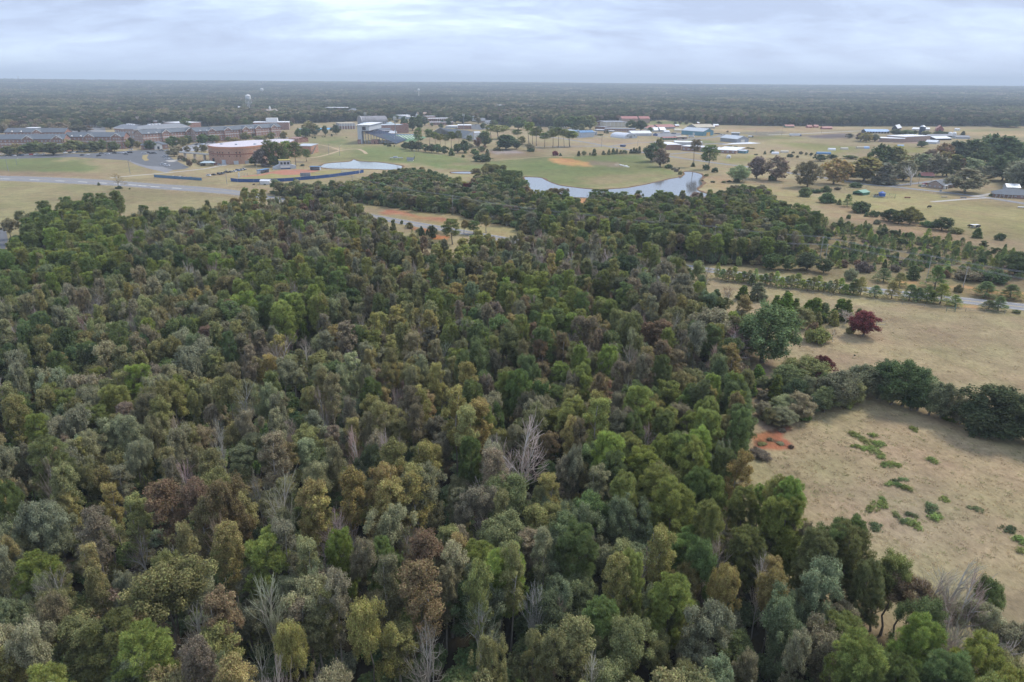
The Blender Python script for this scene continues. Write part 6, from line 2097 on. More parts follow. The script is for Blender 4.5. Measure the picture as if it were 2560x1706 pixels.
t, L_, h = block('entrance_pavilion', 'low slate roofed brick pavilion with a gabled entrance', 'building', ZB(858, 850), ZB(1445, 828), ('eave', 5.0), 15, 'hip', BRICK, SLATE, 3.4, (1, 4.0, 1.4, 1.6, 'fl', PALEGLASS, 1.4))
x = L_ * 0.60
MB().profile_y([(x - 4.2, 0), (x + 4.2, 0), (x + 4.2, 5.2), (x, 7.6), (x - 4.2, 5.2)], -3.2, 1).build('porch', TRIM, t)
gable_roof(t, 8.4, 7, 5.2, 2.4, SLATE, 0.5, 'porch_roof', x - 4.2, -3.4, 'y')
MB().box(x - 1.2, x + 1.2, -3.3, -3.2, 0, 3.4).build('door', GLASS, t)

# other campus blocks
W_F = (2, 5.0, 2.0, 1.4, 'fl', None, 1.8)
t, L_, h = block('campus_block', 'flat roofed brick block with a white rooftop room', 'building', Z2(690, 575), Z2(1092, 572), ('eave', 12), 30, 'flat', BRICK, WHITEROOF, 0, None)
MB().box(L_ * 0.35, L_ * 0.68, 10, 24, h + 0.46, h + 6.5).build('rooftop_room', WHITEWALL, t)
block('campus_block', 'low brick block with a bright white flat roof', 'building', (409.5, 306.5), (456, 308.5), ('eave', 8), 38, 'flat', BRICK, WHITEROOF, 0, W_F)
block('campus_block', 'brick annex joined to the white roofed campus block', 'building', (382.5, 303.5), (409, 304), ('eave', 8), 16, 'flat', BRICK, WHITEROOF, 0, W_F)
block('campus_block', 'brick block with dark windows behind the white roofed one', 'building', (413.6, 292.5), (463, 290.5), ('eave', 9), 16, 'flat', BRICK, WHITEROOF, 0, (1, 7, 3, 2, 'f', None, 3))
block('house', 'white sided house with a grey roof behind the dormitory', 'house', ZA(330, 275), ZA(650, 268), ('eave', 6), 12, 'gable', WHITEWALL, SLATE, 4.5)
block('house', 'smaller white house beside the grey roofed one', 'house', ZA(690, 268), ZA(850, 258), ('eave', 6), 12, 'gable', WHITEWALL, SLATE, 4.5)
block('house', 'plain pale shed with a low grey roof behind the dormitories', 'house', ZA(860, 290), ZA(985, 282), ('eave', 4), 14, 'gable', PALEGREY, GREYROOF, 2.5)
block('campus_block', 'square block with a bright white roof behind the dormitory', 'building', ZA(735, 385), ZA(920, 352), ('eave', 15), 14, 'flat', WHITEWALL, WHITEROOF)
t, L_, h = block('chapel', 'tan gabled brick chapel with a small white steeple', 'chapel', Z2(875, 462), Z2(990, 458), ('eave', 10), 26, 'gable', BROWNBRICK, paint('brown_shingle', (0.30, 0.245, 0.215), 0.85, 0.15, 0.3), 7, (2, 5, 1.4, 2.4, 'fl', None, 2))
st = MB().box(L_ * 0.42 - 1.6, L_ * 0.42 + 1.6, 11, 14.2, 14, 20).build('steeple', TRIM, t)
MB().add([(L_ * 0.42 - 1.9, 10.7, 20), (L_ * 0.42 + 1.9, 10.7, 20), (L_ * 0.42 + 1.9, 14.5, 20), (L_ * 0.42 - 1.9, 14.5, 20), (L_ * 0.42, 12.6, 25)], [(0, 1, 4), (1, 2, 4), (2, 3, 4), (3, 0, 4), (3, 2, 1, 0)]).build('spire', TRIM, st)
block('campus_block', 'long low block with a pale grey roof among the trees', 'building', Z2(1125, 466), Z2(1375, 458), ('eave', 7), 34, 'hip', BRICK, GREYROOF, 3.5)
block('campus_block', 'low white roofed block beside the long grey roof', 'building', Z2(1385, 482), Z2(1455, 478), ('eave', 6), 20, 'flat', PALEGREY, WHITEROOF)
block('pavilion_tent', 'white peaked tent roof among dark campus trees', 'tent', Z2(1500, 478), Z2(1605, 474), ('eave', 5), 20, 'hip', WHITEWALL, WHITEROOF, 4)
block('campus_block', 'tall plain brick hall with a white roof edge', 'building', Z2(1500, 405), Z2(1745, 407), ('eave', 15), 34, 'flat', BRICK, WHITEROOF)
block('campus_block', 'white annex beside the tall plain brick hall', 'building', Z2(1357, 402), Z2(1415, 402), ('eave', 12), 20, 'flat', CREAM, WHITEROOF)
block('campus_block', 'brick house with a steep grey hipped roof', 'building', Z2(1728, 452), Z2(1862, 455), ('eave', 8), 26, 'hip', BROWNBRICK, GREYROOF, 8)
block('campus_block', 'low tan block with white trim behind the drive', 'building', Z2(2065, 480), Z2(2225, 478), ('eave', 6), 18, 'flat', BROWNBRICK, WHITEROOF)
block('campus_block', 'white block edge beside the campus drive trees', 'building', Z2(2335, 495), Z2(2420, 497), ('eave', 7), 18, 'flat', WHITEWALL, WHITEROOF)
# gym with white columns and arched gym
t, L_, h = block('gymnasium', 'brick gymnasium with a row of white columns', 'gymnasium', ZD(985, 485), ZD(1345, 478), ('base', ZD(0, 358)[1]), 34, 'flat', BRICK, TANROOF)
MB().box(0, L_, -0.25, -0.004, h * 0.55, h).build('upper_glazing', PALEGREY, t)
for k in range(6):
    MB().box(L_ * (0.15 + k * 0.165) - 0.5, L_ * (0.15 + k * 0.165) + 0.5, -1.4, -0.4, 0, h - 0.01).build('column', TRIM, t)
loc, rz, L_, h = place(ZD(1500, 322), ZD(2075, 312), ('eave', 9))
t = thing('arched_gymnasium', 'gymnasium under a grey barrel roof with a white arched end', 'gymnasium', loc, rz)
D_ = 40
MB().box(0, L_, 0, D_, 0, h).build('wall', GREYWALL, t)
arc = [(D_ / 2 - (D_ / 2 + 0.5) * math.cos(math.pi * k / 14), h + 9.5 * math.sin(math.pi * k / 14)) for k in range(15)]
MB().profile_x(arc[::-1], 0, L_).build('barrel_roof', paint('weathered_membrane', (0.25, 0.24, 0.25), 0.8, 0.35, 0.12), t)
MB().profile_x([(a, b + 0.5) for a, b in arc][::-1] + arc, -0.8, -0.01).build('arch_rim', TRIM, t)
for k in range(12):
    MB().box(L_ * (k + 0.5) / 12 - 0.25, L_ * (k + 0.5) / 12 + 0.25, -0.4, -0.004, 0, h).build('pilaster', TRIM, t)
keep_open(t, L_, D_)
block('gym_annex', 'pale dome roofed annex of the arched gymnasium', 'building', ZD(2075, 360), ZD(2230, 358), ('eave', 7), 18, 'hip', PALEGREY, TEALROOF, 3)
block('gym_annex', 'low pale teal roofed annex before the arched gymnasium', 'building', ZD(1510, 372), ZD(1740, 365), ('eave', 7), 14, 'hip', PALEGREY, TEALROOF, 3)
# football building
t, L_, h = block('field_house', 'long brick field house with a pale roof behind the football field', 'building', ZD(1650, 588), ZE(262, 660), ('base', ZD(0, 402)[1]), 26, 'flat', BRICK, METALROOF)
MB().box(L_ * 0.10, L_ * 0.62, -0.2, -0.004, h * 0.45, h * 0.66).build('window_band', PALEGLASS, t)
MB().box(L_ * 0.10, L_ * 0.66, -5.0, -0.004, h * 0.32, h * 0.38).build('awning', WHITEROOF, t)
stuff(MB().box(L_ * 0.10, L_ * 0.66, -0.2, -0.004, h * 0.02, h * 0.26).build('window', GLASS, t))
for k in range(9):
    MB().tube((L_ * (0.11 + 0.065 * k), -4.6, 0), (L_ * (0.11 + 0.065 * k), -4.6, h * 0.32), 0.18, 0.18, 6).build('post', TRIM, t)
MB().box(L_ + 0.01, L_ + 9, 1, 14, 0, h * 1.12).build('stair_tower', BRICK, t)
# football field and lines
FF = [ZD(1960, 620), ZE(-120, 690), ZE(560, 690), ZE(790, 765), ZE(480, 870), ZE(180, 845), ZE(-60, 815), ZD(2050, 690)]
sheet('football_field', FF, 0.06, paint('green_turf', (0.12, 0.22, 0.11), 0.9, 0.1, 0.05), 'striped green football field below the grandstand')
for k in range(9):
    f = k / 8
    a = np.array(ZE(-60 + 560 * f, 705 - 8 * f))
    b = np.array(ZE(60 + 620 * f, 800 - 20 * f))
    o = ribbon('yard_line', [P(*a)[:2], P(*b)[:2]], 1.2, 0.075, WHITE_LINE)
    struct(o)
sheet('running_track', [ZE(-140, 700), ZE(560, 698), ZE(560, 690), ZE(-140, 676)], 0.07, BLUEPAD)

# grandstand seen from its end
loc, rz, L_, h = place(ZD(1410, 815), ZD(2250, 832), ('base', ZD(0, 395)[1]))
t = thing('grandstand', 'steep steel grandstand with a pale press box tower', 'grandstand', loc, rz * 0.3)
D_ = 70
tw = L_ * 0.30
MB().box(0, tw * 0.35, 0, 9, 0, h).build('tower', PALEGREY, t)
pb = MB().box(tw * 0.35, tw, 0.5, D_, h * 0.70, h - 0.3).build('press_box', PALEGREY, t)
MB().box(-1.2, tw + 1.5, -1.0, D_, h, h + 0.5).build('press_box_roof', WHITEROOF, t)
MB().box(tw * 0.42, tw * 0.72, 0.38, 0.498, h * 0.74, h * 0.92).build('window', GLASS, pb)
MB().box(-0.6, tw * 0.24, -0.8, 9.5, 0, h * 0.24).build('brick_base', BRICK, t)
MB().box(tw + 2, tw + 11, -1.2, 12, 0, h * 0.22).build('brick_kiosk', BRICK, t)
MB().box(tw * 1.42, tw * 1.5, -1.32, -1.2, 0, h * 0.16).build('door', DARKWALL, t)
seat = MB()
for k in range(22):
    x0 = tw * 0.4 + (L_ - tw * 0.4) * k / 22
    x1 = tw * 0.4 + (L_ - tw * 0.4) * (k + 1) / 22
    z = h * 0.68 - (h * 0.62) * k / 21
    seat.box(x0, x1, 0, D_, z - 0.5, z)
stuff(seat.build('seat_row', paint('navy_bench', (0.05, 0.07, 0.13), 0.6, 0.15, 0.3), t))
for k in range(12):
    x = tw * 0.38 + (L_ - tw * 0.4) * k / 12
    z = h * 0.68 - h * 0.62 * k / 12 - 0.6
    for y in (0.6, 18):
        MB().tube((x, y, 0), (x, y, z), 0.22, 0.22, 6).build('steel_post', STEEL, t)
    if k < 9:
        MB().tube((x, 0.5, z * 0.5), (x + (L_ - tw * .4) / 12, 0.5, z * 0.5), 0.12, 0.12, 5).build('brace', STEEL, t)
MB().box(tw * 0.9, L_ * 0.95, -0.6, -0.2, h * 0.10, h * 0.12).build('walkway_roof', METALROOF, t)

# bleachers with coloured blocks
zt, zb = 12.0, 1.0
tl, tr_ = P(*ZE(1090, 530), zt), P(*ZE(1840, 612), zt)
bl, br_ = P(*ZE(900, 632), zb), P(*ZE(1590, 765), zb)
t = thing('bleachers', 'tall bleachers painted in grey gold and blue blocks', 'bleachers', (bl[0], bl[1], 0))
org = np.array([bl[0], bl[1], 0])
SEATM = {'g': paint('grey_bench', (0.34, 0.35, 0.40), 0.6, 0.1, 0.4), 'y': paint('gold_bench', (0.52, 0.42, 0.20), 0.6, 0.1, 0.4), 'b': paint('bright_blue_bench', (0.10, 0.33, 0.62), 0.6, 0.1, 0.4)}
SPANS = [('g', 0, .10), ('y', .10, .20), ('g', .20, .34), ('y', .34, .44), ('b', .44, .62), ('y', .62, .70), ('g', .70, .85), ('y', .85, 1.0)]
for c, u0, u1 in SPANS:
    mb = MB()
    for k in range(16):
        v0, v1 = k / 16, (k + 0.62) / 16
        q = []
        for u, v in ((u0, v0), (u1, v0), (u1, v1), (u0, v1)):
            p = (bl * (1 - u) + br_ * u) * (1 - v) + (tl * (1 - u) + tr_ * u) * v - org
            q.append(p)
        z = q[0][2]
        mb.add([(p[0], p[1], z - 0.45) for p in q] + [(p[0], p[1], z) for p in q], [(3, 2, 1, 0), (4, 5, 6, 7), (0, 1, 5, 4), (1, 2, 6, 5), (2, 3, 7, 6), (3, 0, 4, 7)])
    stuff(mb.build('seat_block', SEATM[c], t))
und = MB()
q = [p - org for p in (bl, br_, tr_, tl)]
und.add([(p[0], p[1], max(p[2] - 0.9, 0.1)) for p in q], [(0, 1, 2, 3)])
und.build('seat_deck', STEEL, t)
back = MB()
back.add([tuple(q[2] - np.array([0, 0, .3])), (q[2][0], q[2][1], 0), (q[1][0], q[1][1], 0), tuple(q[1])], [(0, 1, 2, 3)])
back.build('side_panel', PALEGREY, t)
for k in range(7):
    u = k / 6
    p = q[3] * (1 - u) + q[2] * u
    MB().tube((p[0], p[1], 0), (p[0], p[1], p[2] + 1.2), 0.25, 0.25, 6).build('steel_post', STEEL, t)
bx_ = [P(*ZE(1850, 615), 12), P(*ZE(1990, 612), 12), P(*ZE(2000, 640), 12), P(*ZE(1860, 650), 12)]
MB().prism([(p[0] - org[0], p[1] - org[1]) for p in bx_], 0, 11.5).build('access_ramp', PALEGREY, t)

# school behind the stadium
block('school_block', 'pale flat school block with a white parapet', 'school', ZE(150, 330), ZE(420, 325), ('base', ZE(0, 262)[1]), 20, 'flat', BRICK, WHITEROOF, 0, (1, 6, 3, 2, 'f', None, 2))
block('school_block', 'low pale roofed link beside the flat school block', 'school', ZE(350, 345), ZE(520, 340), ('base', ZE(0, 300)[1]), 16, 'flat', PALEGREY, WHITEROOF)
t, L_, h = block('school_block', 'two storey brick classroom block with white columns', 'school', ZE(840, 415), ZE(1390, 410), ('base', ZE(0, 335)[1]), 22, 'flat', BRICK, WHITEROOF, 0, (1, 4.5, 3.4, 2.2, 'f', None, 3))
for k in range(8):
    MB().box(L_ * (0.33 + k * 0.09) - 0.3, L_ * (0.33 + k * 0.09) + 0.3, -1.6, -1.0, 0, h - 0.01).build('column', TRIM, t)
    MB().tube((L_ * (0.5 + k * 0.05), 6, h + 0.44), (L_ * (0.5 + k * 0.05), 6, h + 2.4), 0.5, 0.4, 6).build('roof_vent', TRIM, t)
block('school_block', 'square brick stair block rising above the classrooms', 'school', ZE(800, 400), ZE(985, 395), ('base', ZE(0, 285)[1]), 14, 'flat', BRICK, WHITEROOF)
block('school_block', 'long single storey brick school wing', 'school', ZE(870, 480), ZE(1390, 475), ('base', ZE(0, 420)[1]), 12, 'flat', BRICK, WHITEROOF, 0, (1, 5, 2, 1.4, 'f', None, 1.4))
block('school_block', 'plain brick block with high slit windows behind the bleachers', 'school', ZE(1490, 575), ZE(1797, 575), ('base', ZE(0, 490)[1]), 30, 'flat', BRICK, WHITEROOF, 0, (1, 5, 2.6, 0.9, 'f', None, 5.5))
block('school_block', 'low white roofed annex above the bleachers', 'school', ZE(1215, 545), ZE(1478, 550), ('base', ZE(0, 508)[1]), 26, 'flat', PALEGREY, WHITEROOF)
block('house', 'tall white house with a grey hipped roof', 'house', ZE(1815, 385), ZE(1938, 392), ('base', ZE(0, 288)[1]), 12, 'hip', WHITEWALL, GREYROOF, 4, (2, 4, 1.3, 1.8, 'f', None, 2))
block('house', 'small grey roofed brick house beside the tall white one', 'house', ZE(1985, 430), ZE(2120, 428), ('base', ZE(0, 385)[1]), 12, 'gable', BROWNBRICK, GREYROOF, 5)
block('house', 'low white bungalow at the wood edge', 'house', ZE(2140, 470), ZE(2330, 466), ('base', ZE(0, 425)[1]), 12, 'gable', WHITEWALL, GREYROOF, 4, (1, 4, 1.3, 1.4, 'f', None, 1.3))
block('house', 'white house half hidden by trees behind the school', 'house', ZE(600, 250), ZE(810, 245), ('eave', 9), 14, 'gable', WHITEWALL, BROWNBRICK, 5, (2, 4, 1.3, 1.6, 'f', None, 2))
for i, (a, b) in enumerate((((1250, 264), (1290, 264)), ((1262, 262), (1285, 261)))):
    pass
for a, b, lab, wm in (((1240, 266), (1330, 267), 'long pale warehouse deep in the far woods', CREAM), ((1362, 268), (1378, 268), 'small white shed deep in the far woods', WHITEWALL), ((1016, 235), (1042, 234), 'white plant building beside the domed water tank', WHITEWALL),
                      ((1086, 227.5), (1100, 227.5), 'white factory block on the far skyline', WHITEWALL), ((1100, 231), (1118, 231), 'low white factory shed on the far skyline', WHITEWALL), ((1555, 297), (1595, 297), 'pink roofed house at the far wood edge', BROWNBRICK),
                      ((1600, 297), (1625, 297), 'second pink roofed house at the far wood edge', BROWNBRICK), ((582, 271), (598, 271), 'white gabled house below the water tower', WHITEWALL), ((1617, 277), (1630, 278), 'white cottage in the far woods', WHITEWALL),
                      ((1210, 248), (1214, 248), 'tiny white roof in the far woods', WHITEWALL), ((1180, 249), (1187, 249), 'pale roof between far trees', WHITEWALL)):
    block('far_building', lab, 'building', a, b, ('eave', 9), 25, 'gable', wm, WHITEROOF if wm is not BROWNBRICK else REDROOF, 4)

# ------------------------------------------------------------------ round arena
def arena():
    top = 15.5
    front = [(519, 365.5), (527, 368), (540, 369.5), (562, 370.5), (586, 370.5), (615, 369), (644, 366.2), (672, 363), (722, 357)]
    backp = [(735, 351), (700, 349), (663, 351.5), (640, 351.5), (588, 355), (550, 359.5), (525, 363)]
    fp = smooth([P(x, y, top)[:2] for x, y in front], 4)
    bp = smooth([P(x, y, top)[:2] for x, y in backp], 2)
    o0 = fp[len(fp) // 2]
    t = thing('round_arena', 'wide curved brick arena with a pale flat roof', 'arena', (o0[0], o0[1], 0))
    pl = [tuple(p - o0) for p in fp + bp]
    w = MB().prism(pl, 0, top).build('wall', TANBRICK, t)
    MB().prism([(x * 1.012, y * 1.012 + 0.3) for x, y in pl], top + 0.004, top + 0.5).build('roof', LAVROOF, t)
    band, win, win2, cop = MB(), MB(), MB(), MB()
    n = len(fp)
    acc = 0
    for i in range(n - 1):
        a, b = np.array(pl[i]), np.array(pl[i + 1])
        d = b - a
        ln = np.linalg.norm(d)
        d /= ln
        nn = np.array([d[1], -d[0]])

        def quad(mb, u0, u1, z0, z1, off):
            p, q = a + d * u0 + nn * off, a + d * u1 + nn * off
            r, s = a + d * u0 - nn * 0.3, a + d * u1 - nn * 0.3
            mb.add([(*p, z0), (*q, z0), (*s, z0), (*r, z0), (*p, z1), (*q, z1), (*s, z1), (*r, z1)], [(3, 2, 1, 0), (4, 5, 6, 7), (0, 1, 5, 4), (1, 2, 6, 5), (2, 3, 7, 6), (3, 0, 4, 7)])
        quad(band, 0, ln, 9.0, 9.8, 0.14)
        quad(cop, 0, ln, top - 0.9, top + 0.9, 0.22)
        u = (3.4 - acc % 3.4)
        while u < ln - 1:
            quad(win, u, u + 1.1, 10.3, 11.6, 0.06)
            quad(win, u + 0.2, u + 1.1, 7.3, 8.4, 0.06)
            u += 3.4
        acc += ln
    band.build('dark_band', paint('dark_brick_band', (0.22, 0.08, 0.06), 0.85, 0.15, 0.4), w)
    cop.build('coping', paint('brick_coping', (0.50, 0.25, 0.16), 0.85, 0.12, 0.4), w)
    stuff(win.build('window', DARKWALL, w))
    for i, z1, mm, nm in ((4, 5.0, DARKWALL, 'loading_door'), (10, 4.2, PALEGREY, 'roller_door'), (15, 3.4, PALEGREY, 'roller_door'), (19, 3.0, GREYWALL, 'door')):
        a, b = np.array(pl[i]), np.array(pl[i + 1])
        d = (b - a) / np.linalg.norm(b - a)
        nn = np.array([d[1], -d[0]])
        q = [a + nn * 0.2, a + d * 4.4 + nn * 0.2, a + d * 4.4 - nn * 0.5, a - nn * 0.5]
        MB().prism([tuple(p) for p in q], 0, z1).build(nm, mm, t)
    c = sum(fp + bp) / len(fp + bp) - o0
    for k in range(5):
        MB().box(c[0] - 40 + k * 17, c[0] - 37.5 + k * 17, c[1] - 6 + 5 * (k % 2), c[1] - 3 + 5 * (k % 2), top + 0.5, top + 1.7).build('roof_unit', METALROOF, t)


arena()
t, L_, h = block('arena_wing', 'low brick wing with a slanted roof beside the arena', 'building', ZD(0, 1050), ZD(345, 1052), ('base', ZD(0, 868)[1]), 30, 'flat', TANBRICK, METALROOF, 0)
MB().add([(L_, 0, 0), (L_ + 5, 0, h), (L_ + 5, 6, h), (L_, 6, 0)], [(0, 1, 2, 3)]).build('slanted_fin', GREYWALL, t)
block('arena_wing', 'dark brick loft rising behind the arena roof', 'building', ZC(2030, 330), ZC(2215, 340), ('base', ZC(0, 240)[1]), 20, 'gable', BRICK, BRICK, 1.5)
# footbridge to the arena
a, b = P(*ZC(-420, 690), 0), P(*ZC(400, 760), 0)
t = thing('footbridge', 'pale concrete footbridge leading to the arena', 'footbridge', (a[0], a[1], 0), math.atan2(b[1] - a[1], b[0] - a[0]))
L_ = float(np.linalg.norm(b - a))
MB().box(0, L_, -1.5, 1.5, 5.6, 6.4).build('deck', CONCRETE, t)
for k in range(4):
    MB().box(L_ * (0.12 + k * 0.27) - 0.6, L_ * (0.12 + k * 0.27) + 0.6, -1.2, 1.2, 0, 5.6).build('pier', CONCRETE, t)
MB().box(0, L_, -1.5, -1.38, 6.4, 7.4).build('railing', TRIM, t)

# ------------------------------------------------------------------ school farm and dairy
block('farm_school', 'grey block with a bright blue roof edge', 'school', ZF(250, 548), ZF(655, 535), ('base', ZF(0, 465)[1]), 18, 'flat', PALEGREY, PALEGREY, 0, (1, 5, 2.4, 1.2, 'f', None, 1.5))
block('farm_school', 'blue roofed upper block of the grey school', 'school', ZF(285, 470), ZF(588, 462), ('eave', 7), 12, 'gable', PALEGREY, BLUEROOF, 2.5)
block('farm_school', 'little blue roofed porch block of the grey school', 'school', ZF(150, 545), ZF(248, 545), ('base', ZF(0, 460)[1]), 12, 'gable', PALEGREY, BLUEROOF, 2)
block('farm_school', 'long pale block west of the blue roofed school', 'school', Z3(2010, 665), Z3(2160, 680), ('eave', 5), 14, 'gable', PALEGREY, METALROOF, 2)
t, L_, h = block('farm_school', 'big cream walled school block with a grey roof', 'school', ZF(830, 345), ZF(1335, 345), ('base', ZF(0, 238)[1]), 55, 'flat', CREAM, GREYROOF)
for k in range(6):
    MB().box(L_ * (0.08 + k * 0.17) - 0.4, L_ * (0.08 + k * 0.17) + 0.4, -0.6, -0.004, 0, h).build('pilaster', TRIM, t)
block('farm_school', 'brick corner block beside the cream walled school', 'school', ZF(640, 310), ZF(822, 318), ('base', ZF(0, 222)[1]), 30, 'flat', BRICK, GREYROOF, 0, (2, 5, 2, 1.6, 'f', None, 2))
block('farm_school', 'long low brick school wing with many small windows', 'school', ZF(830, 440), ZF(1525, 450), ('base', ZF(0, 385)[1]), 30, 'flat', BRICK, GREYROOF, 0, (1, 4, 1.8, 1.3, 'f', PALEGLASS, 1.3))
block('farm_school', 'low brick end wing beside the long school wing', 'school', ZF(610, 390), ZF(822, 400), ('base', ZF(0, 335)[1]), 22, 'flat', BRICK, GREYROOF)
block('shelter', 'long white roofed open shelter before the brick school', 'shelter', ZF(600, 430), ZF(830, 440), ('base', ZF(0, 405)[1]), 10, 'flat', GREYWALL, WHITEROOF)
block('shelter', 'short white roofed open shelter beside a dark bush', 'shelter', ZF(915, 452), ZF(1010, 456), ('base', ZF(0, 432)[1]), 8, 'flat', GREYWALL, WHITEROOF)
# quonset hut
a, b, c = P(*ZF(955, 572)), P(*ZF(1275, 607)), P(*ZF(1432, 602))
t = thing('quonset_hut', 'white half round quonset hut on the dry grass', 'hut', (a[0], a[1], 0), math.atan2(b[1] - a[1], b[0] - a[0]))
L_ = float(np.linalg.norm(b - a))
D_ = 24.0
hq = height_at(b, ZF(0, 482)[1]) * 0.92
arc = [(D_ / 2 - D_ / 2 * math.cos(math.pi * k / 18), hq * math.sin(math.pi * k / 18) ** 0.8) for k in range(19)]
MB().profile_x(arc[::-1], 0, L_).build('shell', paint('white_steel', (0.66, 0.67, 0.71), 0.45, 0.06, 0.2), t)
MB().profile_x([(D_ / 2 + (p[0] - D_ / 2) * 0.97, p[1] * 0.97) for p in arc][::-1], L_ + 0.003, L_ + 0.2).build('end_wall', PALEGREY, t)
MB().box(L_ + 0.2, L_ + 0.3, 9, 14, 0, 4).build('door', GREYWALL, t)
for k in (5, 17):
    MB().box(L_ + 0.2, L_ + 0.3, k, k + 2, 3, 4.2).build('window', GLASS, t)
for k in range(12):
    arc2 = [(D_ / 2 + (p[0] - D_ / 2) * 1.006, p[1] * 1.006) for p in arc]
    MB().profile_x(arc2[::-1], L_ * (k + 0.5) / 12 - 0.12, L_ * (k + 0.5) / 12 + 0.12).build('rib', PALEGREY, t)


def metal_hall(label, A, B, ey, depth, rise, wall, roofm, door=None, name='metal_building', end=True):
    t, L_, h = block(name, label, 'metal building', A, B, ('base', ey), depth, 'gable', wall, roofm, rise)
    MB().box(-0.05, L_ + 0.05, -0.12, -0.004, h - 0.5, h - 0.12).build('gutter', TRIM, t)
    if door:
        MB().box(L_ + 0.004, L_ + 0.12, depth * 0.32, depth * 0.66, 0, h * 0.78).build('sliding_door', door, t)
        for k in (0.46, 0.52):
            MB().box(L_ + 0.12, L_ + 0.2, depth * k, depth * k + 0.4, 0, h * 0.78).build('door_seam', TRIM, t)
    return t, L_, h


t, L_, h = metal_hall('teal metal hall with a white roof and yellow sliding doors', ZG(390, 420), ZG(885, 455), ZG(0, 325)[1], 26, 4.2, TEALWALL, METALROOF, YELLOWDOOR)
MB().box(L_ * 0.53, L_ * 0.62, -0.2, -0.004, 0, h * 0.6).build('door', WHITEWALL, t)
metal_hall('grey metal barn with a pale roof beside the white sheeting', ZG(1270, 575), ZG(1650, 612), ZG(0, 492)[1], 22, 3.6, GREYWALL, METALROOF, CREAM)
metal_hall('white metal building behind the quonset hut', ZF(1440, 548), ZF(1890, 545), ZF(0, 488)[1], 24, 3.0, PALEGREY, WHITEROOF)
metal_hall('long red roofed farm shed', ZF(1765, 400), ZF(1990, 395), ZF(0, 365)[1], 20, 3.5, WHITEWALL, REDROOF)
metal_hall('longer red roofed farm shed with a dark front', ZF(2040, 390), ZG(250, 290), ZF(0, 350)[1], 22, 4.0, GREYWALL, REDROOF)
metal_hall('tan roofed hall behind the teal one', ZG(735, 292), ZG(1150, 286), ZG(0, 262)[1], 34, 4.5, GREYWALL, TANROOF)
metal_hall('pale greenhouse tunnel beside the teal hall', ZG(240, 350), ZG(388, 352), ZG(0, 325)[1], 10, 2.5, CREAM, CREAM)
metal_hall('small grey gabled greenhouse', ZF(1950, 450), ZF(2060, 448), ZF(0, 415)[1], 12, 4, PALEGREY, METALROOF)
metal_hall('second small grey gabled greenhouse', ZF(2090, 450), ZF(2210, 448), ZF(0, 410)[1], 12, 4, PALEGREY, METALROOF)
metal_hall('low white shed between the greenhouses', ZF(2190, 480), ZF(2300, 478), ZF(0, 450)[1], 8, 1.5, WHITEWALL, WHITEROOF)
metal_hall('open grey machinery shed with a flat pale roof', ZG(1520, 455), ZG(1700, 460), ZG(0, 385)[1], 10, 0.6, GREYWALL, METALROOF)
for a, b, e, wm, rm, lab in ((ZG(-20, 545), ZG(290, 540), 500, GREENWALL, REDROOF, 'green sided mobile classroom with a red roof'), (ZG(300, 535), ZG(520, 525), 480, BROWNBRICK, TANROOF, 'brown mobile classroom with a tan roof'),
                             (ZG(1640, 842), ZG(1845, 855), 785, TEALWALL, METALROOF, 'teal trailer with a pale roof beside the brick complex')):
    block('mobile_classroom', lab, 'trailer', a, b, ('base', ZG(0, e)[1]), 9, 'gable', wm, rm, 1.0, (1, 4, 1.2, 1.2, 'f', PALEGLASS, 1.3))
block('farm_school', 'brick and grey block at the end of the low complex', 'school', ZG(0, 775), ZG(385, 772), ('base', ZG(0, 660)[1]), 40, 'flat', BRICK, WHITEROOF)
block('farm_school', 'pale walled back block with a white butterfly roof', 'school', ZG(250, 690), ZG(868, 700), ('base', ZG(0, 600)[1]), 22, 'flat', PALEGREY, WHITEROOF)
block('farm_school', 'long brick middle wing of the low complex', 'school', ZG(392, 785), ZG(820, 812), ('base', ZG(0, 688)[1]), 18, 'flat', BRICK, WHITEROOF, 0, (1, 6, 2.4, 1.6, 'f', PALEGLASS, 1.4))
block('farm_school', 'white roofed east wing with murals on brick', 'school', ZG(1150, 838), ZG(1620, 862), ('base', ZG(0, 768)[1]), 48, 'flat', BRICK, WHITEROOF, 0, (1, 6, 2.4, 1.6, 'f', PALEGLASS, 1.2))
block('farm_school', 'narrow white roofed link of the low complex', 'school', ZG(820, 812), ZG(1150, 830), ('base', ZG(0, 730)[1]), 20, 'flat', GREYWALL, WHITEROOF)
# dairy
t, L_, h = block('cattle_shed', 'long open cattle shed with a pale blue roof', 'shed', ZH(330, 320), ZH(760, 325), ('base', ZH(0, 288)[1]), 22, 'gable', DARKWALL, PALEBLUE, 3.0)
for k in range(9):
    MB().box(L_ * k / 8 - 0.3, L_ * k / 8 + 0.3, -0.9, -0.3, 0, h).build('post', TRIM, t)
block('barn', 'dark fronted barn with a white roof', 'barn', ZH(800, 258), ZH(905, 262), ('base', ZH(0, 225)[1]), 40, 'gabley', DARKWALL, WHITEROOF, 5)
t, L_, h = block('barn', 'red barn with a dark doorway', 'barn', ZH(1620, 282), ZH(1755, 286), ('base', ZH(0, 238)[1]), 36, 'gabley', paint('red_boards', (0.30, 0.09, 0.08), 0.8, 0.2, 0.4), paint('rusty_roof', (0.36, 0.18, 0.14), 0.7, 0.2, 0.2), 5)
MB().box(L_ * 0.36, L_ * 0.64, -0.15, -0.004, 0, h * 0.7).build('doorway', DARKWALL, t)
block('barn', 'low white roofed stable behind the silo', 'barn', ZH(1175, 262), ZH(1330, 268), ('base', ZH(0, 240)[1]), 20, 'gable', WHITEWALL, WHITEROOF, 2)
